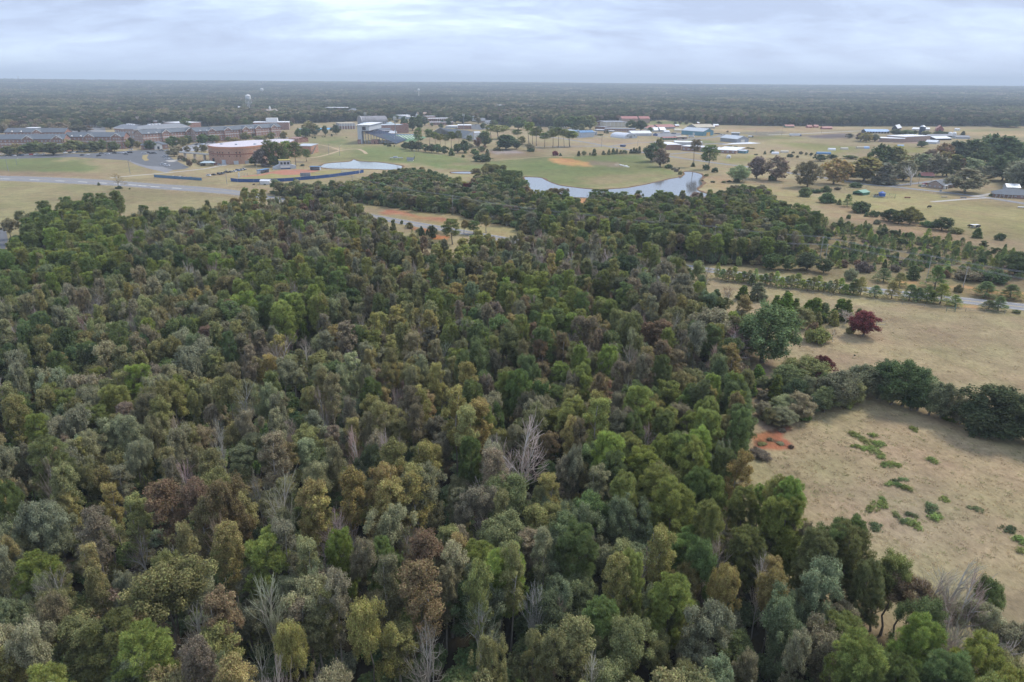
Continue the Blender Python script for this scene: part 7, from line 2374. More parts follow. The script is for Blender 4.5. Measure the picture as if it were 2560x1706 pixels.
block('barn', 'short white stable beside the silo', 'barn', ZH(1420, 266), ZH(1500, 268), ('base', ZH(0, 242)[1]), 16, 'gable', WHITEWALL, WHITEROOF, 2)
block('dairy', 'long blank brown dairy wall', 'dairy', ZH(1040, 485), ZH(1500, 465), ('base', ZH(0, 388)[1]), 30, 'flat', BROWNBRICK, WHITEROOF)
block('dairy', 'low brown dairy wing with a white roof', 'dairy', ZH(590, 478), ZH(1036, 492), ('base', ZH(0, 412)[1]), 24, 'flat', BROWNBRICK, WHITEROOF)
t, L_, h = block('cattle_shed', 'white roofed open shed beside a round dark tree', 'shed', ZH(1420, 510), ZH(1620, 520), ('base', ZH(0, 478)[1]), 24, 'gable', PALEGREY, METALROOF, 2)
block('cattle_shed', 'long grey roofed cattle shed above the dairy', 'shed', ZH(1520, 400), ZH(1990, 392), ('base', ZH(0, 375)[1]), 20, 'gable', DARKWALL, GREYROOF, 2)
block('cattle_shed', 'grey roofed shed before the dairy tanks', 'shed', ZH(1610, 450), ZH(1900, 445), ('base', ZH(0, 420)[1]), 22, 'gable', DARKWALL, METALROOF, 2.5)
block('cattle_shed', 'grey roofed shed at the wood edge', 'shed', ZH(1985, 420), ZH(2240, 425), ('base', ZH(0, 392)[1]), 18, 'gable', PALEGREY, GREYROOF, 2)
g = P(*ZH(1345, 362))
hs_ = height_at(g, ZH(0, 200)[1])
t = thing('silo', 'dark blue silo with a pale domed cap', 'silo', (g[0], g[1], 0))
rs_ = 42 * .136 * mpp(g)
MB().tube((0, 0, 0), (0, 0, hs_), rs_, rs_, 20).build('body', paint('silo_blue', (0.045, 0.065, 0.11), 0.4, 0.12, 0.3), t)
MB().tube((0, 0, hs_), (0, 0, hs_ + rs_ * 0.5), rs_ * 1.02, rs_ * 0.3, 20).build('cap', METALROOF, t)
for k in (1875, 1948):
    g = P(*ZH(k, 375))
    hh = height_at(g, ZH(0, 318)[1])
    rr = 30 * .136 * mpp(g)
    t = thing('feed_tank', 'white cylindrical feed tank beside the cattle sheds', 'tank', (g[0], g[1], 0), 0, 'white feed tanks')
    MB().tube((0, 0, 0), (0, 0, hh), rr, rr, 16).build('body', WHITEWALL, t)
    MB().tube((0, 0, hh), (0, 0, hh + rr * 0.6), rr, rr * 0.2, 16).build('cone_lid', WHITEROOF, t)
for k in (1980, 2022):
    g = P(*ZH(k, 272))
    t = thing('water_tank', 'small white round tank in the far dairy field', 'tank', (g[0], g[1], 0), 0, 'small white field tanks')
    MB().tube((0, 0, 0), (0, 0, 3.2), 3.0, 3.0, 14).build('body', WHITEWALL, t)
    MB().tube((0, 0, 3.2), (0, 0, 4.2), 3.0, 0.6, 14).build('lid', WHITEROOF, t)
for (x, y, w), lab in (((200, 512, 80), 'red and green field shed'), ((385, 515, 40), 'small red field shed'), ((445, 513, 38), 'smaller red field shed beside its twin'), ((545, 528, 90), 'long low red field shed')):
    block('field_shed', lab, 'shed', Z5(x - w / 2, y), Z5(x + w / 2, y), ('base', Z5(0, y - 12)[1]), 8, 'gable', GREENWALL if 'green' in lab else paint('red_boards', (0, 0, 0)), REDROOF, 2.5)
for (x, y, w), lab in (((1080 + 20, 270, 90), 'little red shed with a white roof beside the tan hall'), ((1180, 240, 110), 'red shed behind the tan hall'), ((300, 245, 80), 'red shed with a pale roof behind the red sheds'), ((800, 190, 80), 'white roofed red shed at the wood edge')):
    block('field_shed', lab, 'shed', ZG(x - w / 2, y), ZG(x + w / 2, y), ('base', ZG(0, y - 25)[1]), 8, 'gable', paint('red_boards', (0, 0, 0)), WHITEROOF, 2)
# houses by the lane
a, b, e = P(*ZH(1728, 1348)), P(*ZH(1975, 1312)), P(*ZH(1545, 1308))
t, L_, h = block('brick_house', 'brick house with a grey gabled roof beside the lane', 'house', ZH(1728, 1348), ZH(1975, 1315), ('base', ZH(0, 1282)[1]), 11.5, 'gable', BRICK, SLATE, 3.0, (1, 3.6, 1.3, 1.3, 'fl', PALEGLASS, 1.0))
MB().box(L_ * 0.05, L_ * 0.26, -1.6, -0.004, 0, 2.8).build('porch', TRIM, t)
MB().box(L_ * 0.13, L_ * 0.19, -1.72, -1.6, 0, 2.1).build('door', GLASS, t)
block('cottage', 'dark green cottage with a red roof', 'house', ZH(1352, 1132), ZH(1572, 1138), ('base', ZH(0, 1098)[1]), 9, 'gable', GREENWALL, REDROOF, 2.2, (1, 4, 1.6, 1.1, 'f', PALEGLASS, 1.0))
block('wood_shed', 'grey weathered shed beside the spreading brown tree', 'shed', ZH(870, 1150), ZH(1085, 1158), ('base', ZH(0, 1112)[1]), 7, 'gable', PALEGREY, GREYROOF, 1.6)
t, L_, h = block('brick_house', 'low brick house with a grey hipped roof and clipped hedge', 'house', Z5(2068, 1150), Z5(2480, 1176), ('base', Z5(0, 1120)[1]), 13, 'hip', BRICK, SLATE, 3.4, (1, 3.5, 1.5, 1.4, 'fl', PALEGLASS, 1.0))
for k in range(5):
    MB().box(L_ * (.05 + .09 * k), L_ * (.05 + .09 * k) + 0.25, -1.8, -1.55, 0, h - 0.05).build('porch_post', TRIM, t)
MB().box(0, L_ * 0.45, -2.0, -0.004, h - 0.04, h + 0.14).build('porch_roof', SLATE, t)
block('barn', 'grey barn half hidden behind the low brick house', 'barn', Z5(2195, 1085), Z5(2310, 1090), ('base', Z5(0, 1060)[1]), 10, 'gable', PALEGREY, METALROOF, 2)
a, b = P(*Z5(2030, 1146)), P(*Z5(2148, 1130))
t = thing('hedge', 'clipped green hedge beside the low brick house', 'hedge', (a[0], a[1], 0), math.atan2(b[1] - a[1], b[0] - a[0]))
L_ = float(np.linalg.norm(b - a))
R_ = np.random.RandomState(4)
cen = np.column_stack([R_.uniform(0, L_, 90), R_.uniform(-0.7, 0.7, 90), R_.uniform(0.4, 1.5, 90)])
v, q = leaves(R_, cen, np.full(90, 0.45), np.full(90, 40), 0.25)
v[:, 2] = np.maximum(v[:, 2], 0.02)
o = bpy.data.objects.new('foliage', leaf_object_mesh('foliage', v, q))
col.objects.link(o)
o.parent = t
o['tint'] = TINT['green']
# green cow shed
a, b, e = P(*ZH(265, 1467)), P(*ZH(392, 1448)), P(*ZH(150, 1430))
loc, rz, L_, h = place(ZH(265, 1467), ZH(392, 1448), ('base', ZH(0, 1420)[1]))
D_ = 7.5
t = thing('cow_shelter', 'green metal cow shelter open at one gable end', 'shelter', loc, rz)
MB().box(0, L_, -0.08, 0, 0, h).build('side_wall', GREENWALL, t)
MB().box(0, L_, D_, D_ + 0.08, 0, h).build('side_wall', GREENWALL, t)
MB().box(L_ - 0.08, L_, 0.003, D_ - 0.003, 0, h).build('back_wall', GREENWALL, t)
MB().profile_x([(0, h - 0.4), (D_, h - 0.4), (D_, h), (D_ / 2, h + 1.3), (0, h)], -0.05, 0.1).build('gable_panel', GREENWALL, t)
gable_roof(t, L_, D_, h, 1.3, paint('green_roof', (0.10, 0.27, 0.19), 0.5, 0.1, 0.2), 0.35)
# ------------------------------------------------------------------ vehicles
TYRE = paint('tyre_rubber', (0.02, 0.02, 0.02), 0.9, 0.1, 1.0)
CARPAINT = {n: paint('car_' + n, c, 0.3, 0.04, 0.6, spec=0.6) for n, c in
            {'white': (0.74, 0.74, 0.76), 'silver': (0.42, 0.44, 0.46), 'black': (0.02, 0.02, 0.025), 'grey': (0.11, 0.12, 0.13), 'blue': (0.06, 0.13, 0.28), 'red': (0.35, 0.04, 0.04), 'green': (0.16, 0.28, 0.14)}.items()}


def car_meshes(kind):
    L_, Wd = (4.8, 1.85) if kind == 'sedan' else (4.9, 1.95)
    if kind == 'sedan':
        lower = [(-2.35, .32), (2.35, .32), (2.4, .62), (2.3, .84), (1.15, .95), (-1.45, .98), (-2.32, .92), (-2.4, .6)]
        cab = [(-1.75, .96), (-1.0, 1.42), (.25, 1.45), (1.15, .94)]
    elif kind == 'suv':
        lower = [(-2.4, .38), (2.4, .38), (2.45, .72), (2.35, 1.0), (1.2, 1.12), (-2.35, 1.14), (-2.45, .7)]
        cab = [(-2.3, 1.12), (-2.05, 1.72), (.2, 1.75), (1.15, 1.1)]
    else:
        lower = [(-2.75, .45), (2.6, .45), (2.65, .8), (2.55, 1.08), (1.4, 1.16), (-2.75, 1.12)]
        cab = [(-.75, 1.12), (-.6, 1.82), (.7, 1.84), (1.4, 1.12)]
    b = MB()
    n = len(lower)
    h = Wd / 2
    b.add([(x, -h, z) for x, z in lower] + [(x, h, z) for x, z in lower], [tuple(range(n)), tuple(range(n, 2 * n))[::-1]] + [(i, n + i, n + (i + 1) % n, (i + 1) % n) for i in range(n)])
    c = [(x, -h * .84, z) for x, z in cab] + [(x, h * .84, z) for x, z in cab]
    x1, x2, zt = cab[1][0], cab[2][0], cab[1][1]
    b.box(x1 + .05, x2 - .02, -h * .80, h * .80, zt, zt + 0.06)
    g = MB().add(c, [(0, 1, 2, 3), (7, 6, 5, 4), (0, 4, 5, 1), (1, 5, 6, 2), (2, 6, 7, 3), (3, 7, 4, 0)])
    w = MB().tube((0, -.11, .33), (0, .11, .33), .33, .33, 10)
    return b, g, w, (1.45, -1.45) if kind != 'truck' else (1.65, -1.6), h


CARP = {}
for kd in ('sedan', 'suv', 'truck'):
    b, g, w, ax, hw_ = car_meshes(kd)
    CARP[kd] = ({n: b.mesh('body', mm) for n, mm in CARPAINT.items()}, g.mesh('glass', GLASS), w.mesh('wheel', TYRE), ax, hw_)


def car(px, rz, colour, kd, where):
    g = P(*px)
    bm_, gm_, wm_, ax, hw_ = CARP[kd]
    noun = {'sedan': 'saloon car', 'suv': 'tall estate car', 'truck': 'pickup truck'}[kd]
    t = thing('parked_car', f'{colour} {noun} parked {where}', 'car' if kd != 'truck' else 'pickup', (g[0], g[1], 0.055), rz, f'{colour} {noun}s parked {where}')
    for nm, me in (('body', bm_[colour]), ('glass', gm_)):
        o = bpy.data.objects.new(nm, me)
        col.objects.link(o)
        o.parent = t
    for x in ax:
        for s in (-1, 1):
            o = bpy.data.objects.new('wheel', wm_)
            col.objects.link(o)
            o.parent = t
            o.location = (x, s * (hw_ - 0.1), 0)
    return t


def cars(zf, rows, where, rz):
    for i, (x, y, c) in enumerate(rows):
        kd = ('sedan', 'suv', 'sedan', 'truck', 'suv')[(i * 7 + int(x)) % 5]
        car(zf(x, y), rz + rng.uniform(-0.08, 0.08) + (math.pi if rng.random() < .4 else 0), c, kd, where)


W_, K_, S__, G_, U_, R__ = 'white', 'black', 'silver', 'grey', 'blue', 'red'
cars(ZC, [(200, 1090, W_), (310, 1075, K_), (440, 1060, K_), (500, 1050, G_), (600, 1018, K_), (680, 1012, G_), (780, 995, W_), (860, 980, U_), (935, 965, S__), (995, 955, G_)], 'on the grass beside the softball field', 2.6)
cars(ZB, [(80, 1055, W_), (240, 1035, K_), (295, 1032, W_), (400, 1032, W_), (460, 1022, W_), (505, 1058, G_), (535, 1014, U_), (592, 1024, K_), (605, 955, W_), (912, 1034, W_), (1000, 1020, K_), (1080, 1040, K_), (1150, 1038, G_), (1450, 975, W_),
          (1362, 1110, W_), (1422, 1160, W_), (1342, 1290, W_), (1432, 1320, W_), (1500, 1035, W_), (1300, 975, G_)], 'in the dark asphalt lot', 0.2)
cars(ZA, [(1860, 990, K_), (2000, 975, W_), (2240, 1005, K_), (2300, 955, G_), (290, 1000, K_), (350, 1000, W_), (510, 995, U_), (572, 992, S__), (700, 980, R__), (820, 975, W_), (872, 973, S__), (990, 968, W_), (1480, 938, W_), (1600, 935, K_), (1680, 932, W_),
          (1742, 925, U_), (1802, 918, S__), (1890, 912, W_), (2060, 902, W_), (2150, 912, S__), (30, 975, W_), (150, 1005, G_), (440, 1000, K_), (640, 985, S__)], 'along the kerb of the dormitory lot', 1.4)
cars(ZB, [(1800, 925, W_), (1835, 908, S__), (2000, 905, W_), (1960, 915, W_), (2100, 845, K_), (2150, 855, W_), (2192, 845, W_), (2132, 885, W_), (2330, 835, W_), (2240, 850, G_), (2200, 880, S__)], 'in the light grey lot by the arena', 1.2)
cars(ZC, [(320, 828, K_), (375, 838, R__), (455, 848, S__), (290, 815, G_)], 'in the concrete yard below the arena', 0.3)
cars(ZC, [(1690, 262, W_), (1745, 250, W_), (1800, 245, S__), (1965, 245, W_), (1840, 242, G_)], 'behind the arena roof', 1.2)
cars(ZG, [(1130, 412, W_), (1172, 416, K_), (1242, 418, G_), (1350, 438, W_), (1300, 436, S__)], 'in the yard behind the teal hall', 0.3)
cars(Z1, [(1890, 1196, G_), (1960, 1198, W_), (2050, 1204, W_), (2100, 1209, R__), (2160, 1214, U_), (2000, 1200, K_)], 'behind the long blue fence', 1.3)
cars(Z4, [(900, 705, K_), (1090, 700, G_), (1040, 690, R__), (960, 700, W_)], 'in the yard between the metal buildings', 0.4)
cars(ZH, [(1420, 1265, R__), (1345, 1300, 'green'), (1400, 1310, W_)], 'in the dirt drive of the brick house', 0.3)
cars(ZE, [(2070, 545, W_), (1890, 480, S__)], 'in the lot beside the plain brick block', 0.5)


def bus(px, rz, label, body, ln=9.0, h=2.9, cab=None, cat='bus'):
    g = P(*px)
    t = thing('minibus' if cat == 'bus' else 'box_truck', label, cat, (g[0], g[1], 0.05), rz)
    if cab is None:
        MB().profile_y([(-ln / 2, .5), (ln / 2, .5), (ln / 2, 1.3), (ln / 2 - 1.0, 1.6), (ln / 2 - 1.5, h), (-ln / 2, h)], -1.15, 1.15).build('body', body, t)
        MB().box(-ln / 2 + .4, ln / 2 - 1.9, -1.18, 1.18, 1.6, 2.3).build('window_band', GLASS, t)
    else:
        MB().box(-ln / 2, ln / 2 - 2.6, -1.25, 1.25, 1.0, h).build('cargo_box', body, t)
        MB().profile_y([(ln / 2 - 2.4, .5), (ln / 2, .5), (ln / 2, 1.5), (ln / 2 - .7, 2.5), (ln / 2 - 2.4, 2.5)], -1.1, 1.1).build('cab', cab, t)
    for x in (-ln / 2 + 1.6, ln / 2 - 1.6):
        for s in (-1, 1):
            MB().tube((x, s * 1.0 - .14, .48), (x, s * 1.0 + .14, .48), .48, .48, 10).build('wheel', TYRE, t)


bus(ZG(620, 488), -0.3, 'white minibus beside the teal hall', CARPAINT['white'])
bus(Z5(250, 592), 0.15, 'white box truck with a blue cab on the farm road', CARPAINT['white'], 20, 4.2, CARPAINT['blue'], 'truck')
bus(ZG(1960, 490), 0.1, 'small white truck on the far farm lawn', CARPAINT['white'], 8, 2.9, CARPAINT['grey'], 'truck')
for px, lab, mm in ((ZF(1975, 540), 'dark blue waste container beside the white metal building', BLUEPAD), (ZF(1242, 790), 'blue waste container beside the farm lane', BLUEPAD), (ZG(225, 412), 'grey waste container beside the greenhouse', GREYWALL)):
    g = P(*px)
    t = thing('waste_container', lab, 'container', (g[0], g[1], 0.03), -0.2)
    MB().add([(-3.2, -1.2, 0), (3.2, -1.2, 0), (3.2, 1.2, 0), (-3.2, 1.2, 0), (-3.9, -1.3, 2.2), (3.9, -1.3, 2.2), (3.9, 1.3, 2.2), (-3.9, 1.3, 2.2)], [(3, 2, 1, 0), (0, 1, 5, 4), (1, 2, 6, 5), (2, 3, 7, 6), (3, 0, 4, 7), (4, 5, 6, 7)]).build('body', mm, t)
    MB().box(-4.0, 4.0, -1.45, -1.304, 2.0, 2.25).build('rim', STEEL, t)

# ------------------------------------------------------------------ poles, towers and masts
def pole(px, top, label, kind='lamp', r=0.16, group=None):
    g = P(*px)
    h = height_at(g, top)
    t = thing('light_pole' if kind != 'power' else 'utility_pole', label, 'pole', (g[0], g[1], 0), rng.uniform(-.4, .4), group)
    MB().tube((0, 0, 0), (0, 0, h), r * 1.3, r * 0.8, 8).build('post', WOODPOLE if kind == 'power' else STEEL, t)
    if kind == 'lamp':
        MB().tube((0, 0, h - 0.3), (1.8, 0, h), 0.08, 0.06, 5).build('arm', STEEL, t)
        MB().box(1.5, 2.5, -.25, .25, h - .05, h + .15).build('lamp_head', TRIM, t)
    elif kind == 'flood':
        for k in range(3):
            b = MB().box(-2.2, 2.2, -.15, .15, h - 0.6 - k * 1.3, h - 0.3 - k * 1.3).build('crossbar', STEEL, t)
            for x in (-1.8, -.6, .6, 1.8):
                MB().box(x - .35, x + .35, -.5, -.152, h - .75 - k * 1.3, h - .1 - k * 1.3).build('lamp', TRIM, b)
    elif kind == 'power':
        b = MB().box(-1.3, 1.3, -.08, .08, h - .8, h - .6).build('crossarm', WOODPOLE, t)
        for x in (-1.2, 0.35, 1.2):
            MB().tube((x, 0, h - .6), (x, 0, h - .3), .07, .05, 6).build('insulator', TRIM, b)
    return g, h


for px, top, lab in ((ZA(190, 1335), ZA(0, 1010)[1], 'tall grey lamp post at the edge of the green lawn'), (ZA(385, 1205), ZA(0, 1050)[1], 'shorter grey lamp post on the green lawn'), (ZB(595, 1495), ZB(0, 1190)[1], 'grey lamp post on the tan bank'), (ZC(612, 1272), ZC(0, 935)[1], 'lamp post beside the cars on the grass'),
                     (ZD(745, 1055), ZD(0, 820)[1], 'lamp post below the dirt track'), (ZD(992, 1092), ZD(0, 850)[1], 'second lamp post below the dirt track'), (ZF(758, 802), ZF(0, 545)[1], 'lamp post at the farm lane fork'), (ZF(1577, 772), ZF(0, 640)[1], 'lamp post beside the narrow farm lane'),
                     (ZE(505, 1238), ZE(0, 1045)[1], 'lamp post with a white head above the pump shed'), (ZG(2080, 455), ZG(0, 320)[1], 'lamp post on the farm field'), (ZG(875, 440), ZG(0, 330)[1], 'lamp post at the corner of the teal hall')):
    pole(px, top, lab, 'lamp')
for px, top, lab in ((ZD(1590, 560), ZD(0, 100)[1], 'tall floodlight mast behind the press box'), (ZE(1625, 590), ZE(0, 225)[1], 'tall floodlight mast behind the bleachers'), (ZE(95, 925), ZE(0, 300)[1], 'tall floodlight mast at the foot of the grandstand'), (ZD(2250, 640), ZD(0, 180)[1], 'tall floodlight mast beside the field house')):
    pole(px, top, lab, 'flood', 0.35)
for px, top, lab in ((ZH(290, 1228), ZH(0, 1050)[1], 'utility pole in front of the golden tree'), (ZH(1292, 1255), ZH(0, 1112)[1], 'utility pole at the lane junction'), (ZH(1522, 1235), ZH(0, 1000)[1], 'utility pole beside the brick house drive'), (ZH(1722, 1115), ZH(0, 955)[1], 'leaning utility pole at the wood edge'),
                     (ZH(1575, 1105), ZH(0, 995)[1], 'utility pole behind the green cottage'), (Z5(125, 585), Z5(0, 488)[1], 'utility pole on the farm road'), (Z5(490, 565), Z5(0, 480)[1], 'second utility pole on the farm road'), (ZH(230, 205), ZH(0, 105)[1], 'utility pole before the far purple trees'),
                     (ZH(495, 210), ZH(0, 110)[1], 'utility pole behind the blue roofed cattle shed'), (ZH(1030, 215), ZH(0, 130)[1], 'utility pole behind the white roofed barn'), (Z2(1635, 1310), Z2(0, 1200)[1], 'utility pole behind the outfield fence')):
    pole(px, top, lab, 'power', 0.14)

# power lines along the highway: two rows of poles and their wires
WIRE = paint('wire', (0.30, 0.30, 0.31), 0.6, 0.05, 1)


def wire_line(tops, H_, lab):
    pts = []
    for i, (x, y) in enumerate(tops):
        g = P(x, y, H_)
        pts.append(g)
    ends = []
    for i, g in enumerate(pts):
        a, b = pts[max(i - 1, 0)], pts[min(i + 1, len(pts) - 1)]
        an = math.atan2(b[1] - a[1], b[0] - a[0]) + math.pi / 2
        t = thing('utility_pole', f'pale utility pole of the {lab} power line', 'pole', (g[0], g[1], 0), an, f'poles of the {lab} power line')
        MB().tube((0, 0, 0), (0, 0, H_), .17, .11, 8).build('post', paint('pale_pole', (0.40, 0.38, 0.35), 0.9, 0.2, 0.6), t)
        c = MB().box(-1.3, 1.3, -.07, .07, H_ - .55, H_ - .4).build('crossarm', WOODPOLE, t)
        for x in (-1.2, 0, 1.2):
            MB().tube((x, 0, H_ - .4), (x, 0, H_ - .1), .07, .05, 6).build('insulator', TRIM, c)
        g_ = np.array([math.cos(an), math.sin(an), 0])
        ends.append((g, g_))
    for k, off in enumerate((-1.2, 0, 1.2)):
        mb = MB()
        for (p, n_), (q, m_) in zip(ends[:-1], ends[1:]):
            a, b = p + n_ * off - (0, 0, .1), q + m_ * off - (0, 0, .1)
            ln = np.linalg.norm(b - a)
            prev = a
            for j in range(1, 11):
                u = j / 10
                c = a * (1 - u) + b * u - np.array([0, 0, 4 * ln * 0.012 * u * (1 - u)])
                mb.tube(prev, c, .035, .035, 4, False)
                prev = c
        o = mb.build('overhead_wire', WIRE)
        tag(o, f'thin sagging wire of the {lab} power line', 'wire', f'wires of the {lab} power line')


wire_line([(640, 408), (880, 441), (1131, 489), (1503, 540), (1790, 566), (2059, 592), (2330, 640), (2640, 690)], 11.0, 'taller')
wire_line([(850, 462), (1155, 498), (1420, 540), (1745, 592), (2070, 611), (2420, 668), (2680, 715)], 8.5, 'lower')


def at_dist(px, d):
    v = ray(px, 215)
    v = v[:2] / np.linalg.norm(v[:2])
    return np.array([v[0] * d, v[1] * d, float(far_z(np.array(v[0] * d), np.array(v[1] * d)))])


def tower(g, top, rtank, label, style):
    h = height_at(g, top)
    t = thing('water_tower', label, 'water tower', (g[0], g[1], g[2]))
    if style == 'legs':
        for k in range(16):
            FAR_CLEAR.append((g[0] * (1 - k * .01), g[1] * (1 - k * .01), 12))
    n = 16
    if style == 'legs':
        hb = h - rtank * 2.0
        prof = [(0.05, h + rtank * .1), (rtank * .55, h - rtank * .12), (rtank, h - rtank * .45), (rtank, hb + rtank * .5), (rtank * .6, hb + rtank * .05), (.6, hb - rtank * .15)]
        for k in range(4):
            an = math.pi / 4 + k * math.pi / 2
            MB().tube((math.cos(an) * rtank * 1.35, math.sin(an) * rtank * 1.35, 0), (math.cos(an) * rtank * .95, math.sin(an) * rtank * .95, hb + rtank * .5), .7, .5, 8).build('leg', TRIM, t)
        MB().tube((0, 0, 0), (0, 0, hb), 1.0, .9, 10).build('riser', TRIM, t)
        for z in (hb * .35, hb * .7):
            for k in range(4):
                a0, a1 = math.pi / 4 + k * math.pi / 2, math.pi / 4 + (k + 1) * math.pi / 2
                rr = rtank * (1.35 - .4 * z / hb)
                MB().tube((math.cos(a0) * rr, math.sin(a0) * rr, z), (math.cos(a1) * rr, math.sin(a1) * rr, z), .25, .25, 5).build('brace', TRIM, t)
    else:
        hb = h - rtank * 1.9
        prof = [(0.05, h), (rtank * .6, h - rtank * .2), (rtank * .95, h - rtank * .65), (rtank, h - rtank), (rtank * .85, hb + rtank * .4), (rtank * .35, hb)]
        MB().tube((0, 0, 0), (0, 0, hb), rtank * .5, rtank * .32, 12).build('pedestal', CREAM, t)
    vs_, fs = [], []
    for r_, z in prof:
        vs_ += [(r_ * math.cos(2 * math.pi * k / n), r_ * math.sin(2 * math.pi * k / n), z) for k in range(n)]
    for i in range(len(prof) - 1):
        for k in range(n):
            fs.append((i * n + k, (i + 1) * n + k, (i + 1) * n + (k + 1) % n, i * n + (k + 1) % n))
    fs += [tuple(range(n)), tuple(range((len(prof) - 1) * n, len(prof) * n))[::-1]]
    MB().add(vs_, fs).build('tank', WHITEWALL, t)


tower(P(*Z2(650, 420)), Z2(0, 256)[1], 27 * .221 * mpp(P(*Z2(650, 420))), 'white water tower on four legs above the campus trees', 'legs')
tower(at_dist(653.5, 4600), Z2(0, 182)[1], 10.4, 'white bulb water tower far behind the campus', 'bulb')
tower(at_dist(1046, 3500), Z3(0, 188)[1], 6.8, 'white domed water tower beside the far white plant', 'bulb')


def mast(g, top, w, label):
    h = height_at(g, top)
    t = thing('radio_mast', label, 'mast', (g[0], g[1], g[2]))
    FAR_CLEAR.append((g[0], g[1], 10))
    for k in range(3):
        an = k * 2.094
        MB().tube((math.cos(an) * w, math.sin(an) * w, 0), (math.cos(an) * w * .5, math.sin(an) * w * .5, h), w * .14, w * .1, 5).build('leg', STEEL, t)
    mb = MB()
    n = max(6, int(h / 5))
    for i in range(n):
        for k in range(3):
            a0, a1 = k * 2.094, (k + 1) * 2.094
            z0, z1 = h * i / n, h * (i + 1) / n
            r0, r1 = w * (1 - .5 * i / n), w * (1 - .5 * (i + 1) / n)
            mb.tube((math.cos(a0) * r0, math.sin(a0) * r0, z0), (math.cos(a1) * r1, math.sin(a1) * r1, z1), w * .07, w * .07, 4, False)
    stuff(mb.build('lattice', STEEL, t))
    for z in (.93, .98):
        MB().box(-w * 1.6, w * 1.6, -w * 1.6, w * 1.6, h * z - .4, h * z + .4).build('antenna_platform', TRIM, t)


mast(P(379, 251), Z1(0, 150)[1], 2.2, 'lattice radio mast above the campus woods')
mast(at_dist(50, 5200), 171, 2.6, 'thin tall mast on the far skyline')
mast(at_dist(2418, 3300), 226, 2.0, 'pale lattice mast in the far woods')

# ------------------------------------------------------------------ softball ground
INFIELD = paint('infield_clay', (0.40, 0.19, 0.13), 0.95, 0.15, 0.3, spec=0.05)
sheet('infield', [Z2(780, 1160), Z2(880, 1135), Z2(1010, 1112), Z2(1200, 1105), Z2(1420, 1110), Z2(1440, 1122), Z2(1330, 1145), Z2(1180, 1165), Z2(1040, 1168), Z2(900, 1150), Z2(800, 1172), Z2(560, 1192), Z2(560, 1184)], 0.05, INFIELD, 'red clay infield of the softball ground')
sheet('outfield', [Z2(470, 1225), Z2(560, 1192), Z2(800, 1172), Z2(900, 1150), Z2(1040, 1168), Z2(1180, 1165), Z2(1330, 1145), Z2(1440, 1122), Z2(1720, 1112), Z2(1930, 1125), Z2(1750, 1165), Z2(1500, 1195), Z2(1230, 1218), Z2(870, 1240), Z2(560, 1240)], 0.04,
      paint('outfield_turf', (0.29, 0.25, 0.11), 0.95, 0.2, 0.1, spec=0.05), 'dry turf outfield of the softball ground')


def board_fence(pts, h, mat, label, post=True, name='fence', seg=9.0, base=0.0):
    pts = [np.asarray(p, float) for p in pts]
    t = thing(name, label, 'fence', (pts[0][0], pts[0][1], 0))
    o0 = pts[0][:2]
    for a, b in zip(pts[:-1], pts[1:]):
        a, b = a[:2] - o0, b[:2] - o0
        ln = np.linalg.norm(b - a)
        n = max(1, int(ln / seg))
        d = (b - a) / ln
        nn = np.array([-d[1], d[0]])
        for i in range(n):
            p, q = a + d * (ln * i / n + .06), a + d * (ln * (i + 1) / n - .06)
            MB().prism([tuple(p + nn * .05), tuple(q + nn * .05), tuple(q - nn * .05), tuple(p - nn * .05)], base, h).build('panel', mat, t)
            if post:
                MB().tube((*(p - d * .06), 0), (*(p - d * .06), h + .15), .09, .09, 6).build('post', STEEL, t)
    return t


board_fence([P(*Z2(x, y)) for x, y in ((440, 1238), (520, 1248), (700, 1249), (870, 1247), (1050, 1240), (1230, 1226), (1400, 1212), (1560, 1195), (1750, 1170), (1850, 1156), (1942, 1140))], 2.6, BLUEPAD, 'long curved blue outfield fence of the softball ground')
board_fence([P(*Z1(x, y)) for x, y in ((1745, 1192), (1900, 1204), (2050, 1215), (2180, 1223), (2285, 1230))], 2.2, paint('faded_blue_screen', (0.10, 0.19, 0.30), 0.7, 0.15, 0.3), 'straight faded blue fence screening a row of cars')
t, L_, h = block('press_box', 'grey two storey softball press box with a yellow edged roof', 'building', ZC(1815, 940), ZC(2055, 930), ('base', ZC(0, 745)[1]), 8, 'flat', PALEGREY, paint('yellow_trim', (0.48, 0.40, 0.12), 0.6, 0.1, 0.5))
for k in range(3):
    MB().box(L_ * (.08 + .31 * k), L_ * (.08 + .31 * k + .2), -.12, -.004, h * .55, h * .82).build('window', GLASS, t)
MB().box(L_ * .05, L_ * .98, -.35, -.004, 0.1, h * .14).build('padding', BLUEPAD, t)
MB().box(L_ * .05, L_ * .95, -.25, -.004, h * .16, h * .40).build('lower_panel', WHITEWALL, t)
MB().profile_y([(-6, 0), (-0.05, 0), (-0.05, h * .55), (-6, h * .25)], 1, 6).build('stair_wing', PALEGREY, t)
MB().profile_y([(L_ + .05, 0), (L_ + 5, 0), (L_ + 5, h * .35), (L_ + .05, h * .55)], 1, 6).build('side_wing', PALEGREY, t)
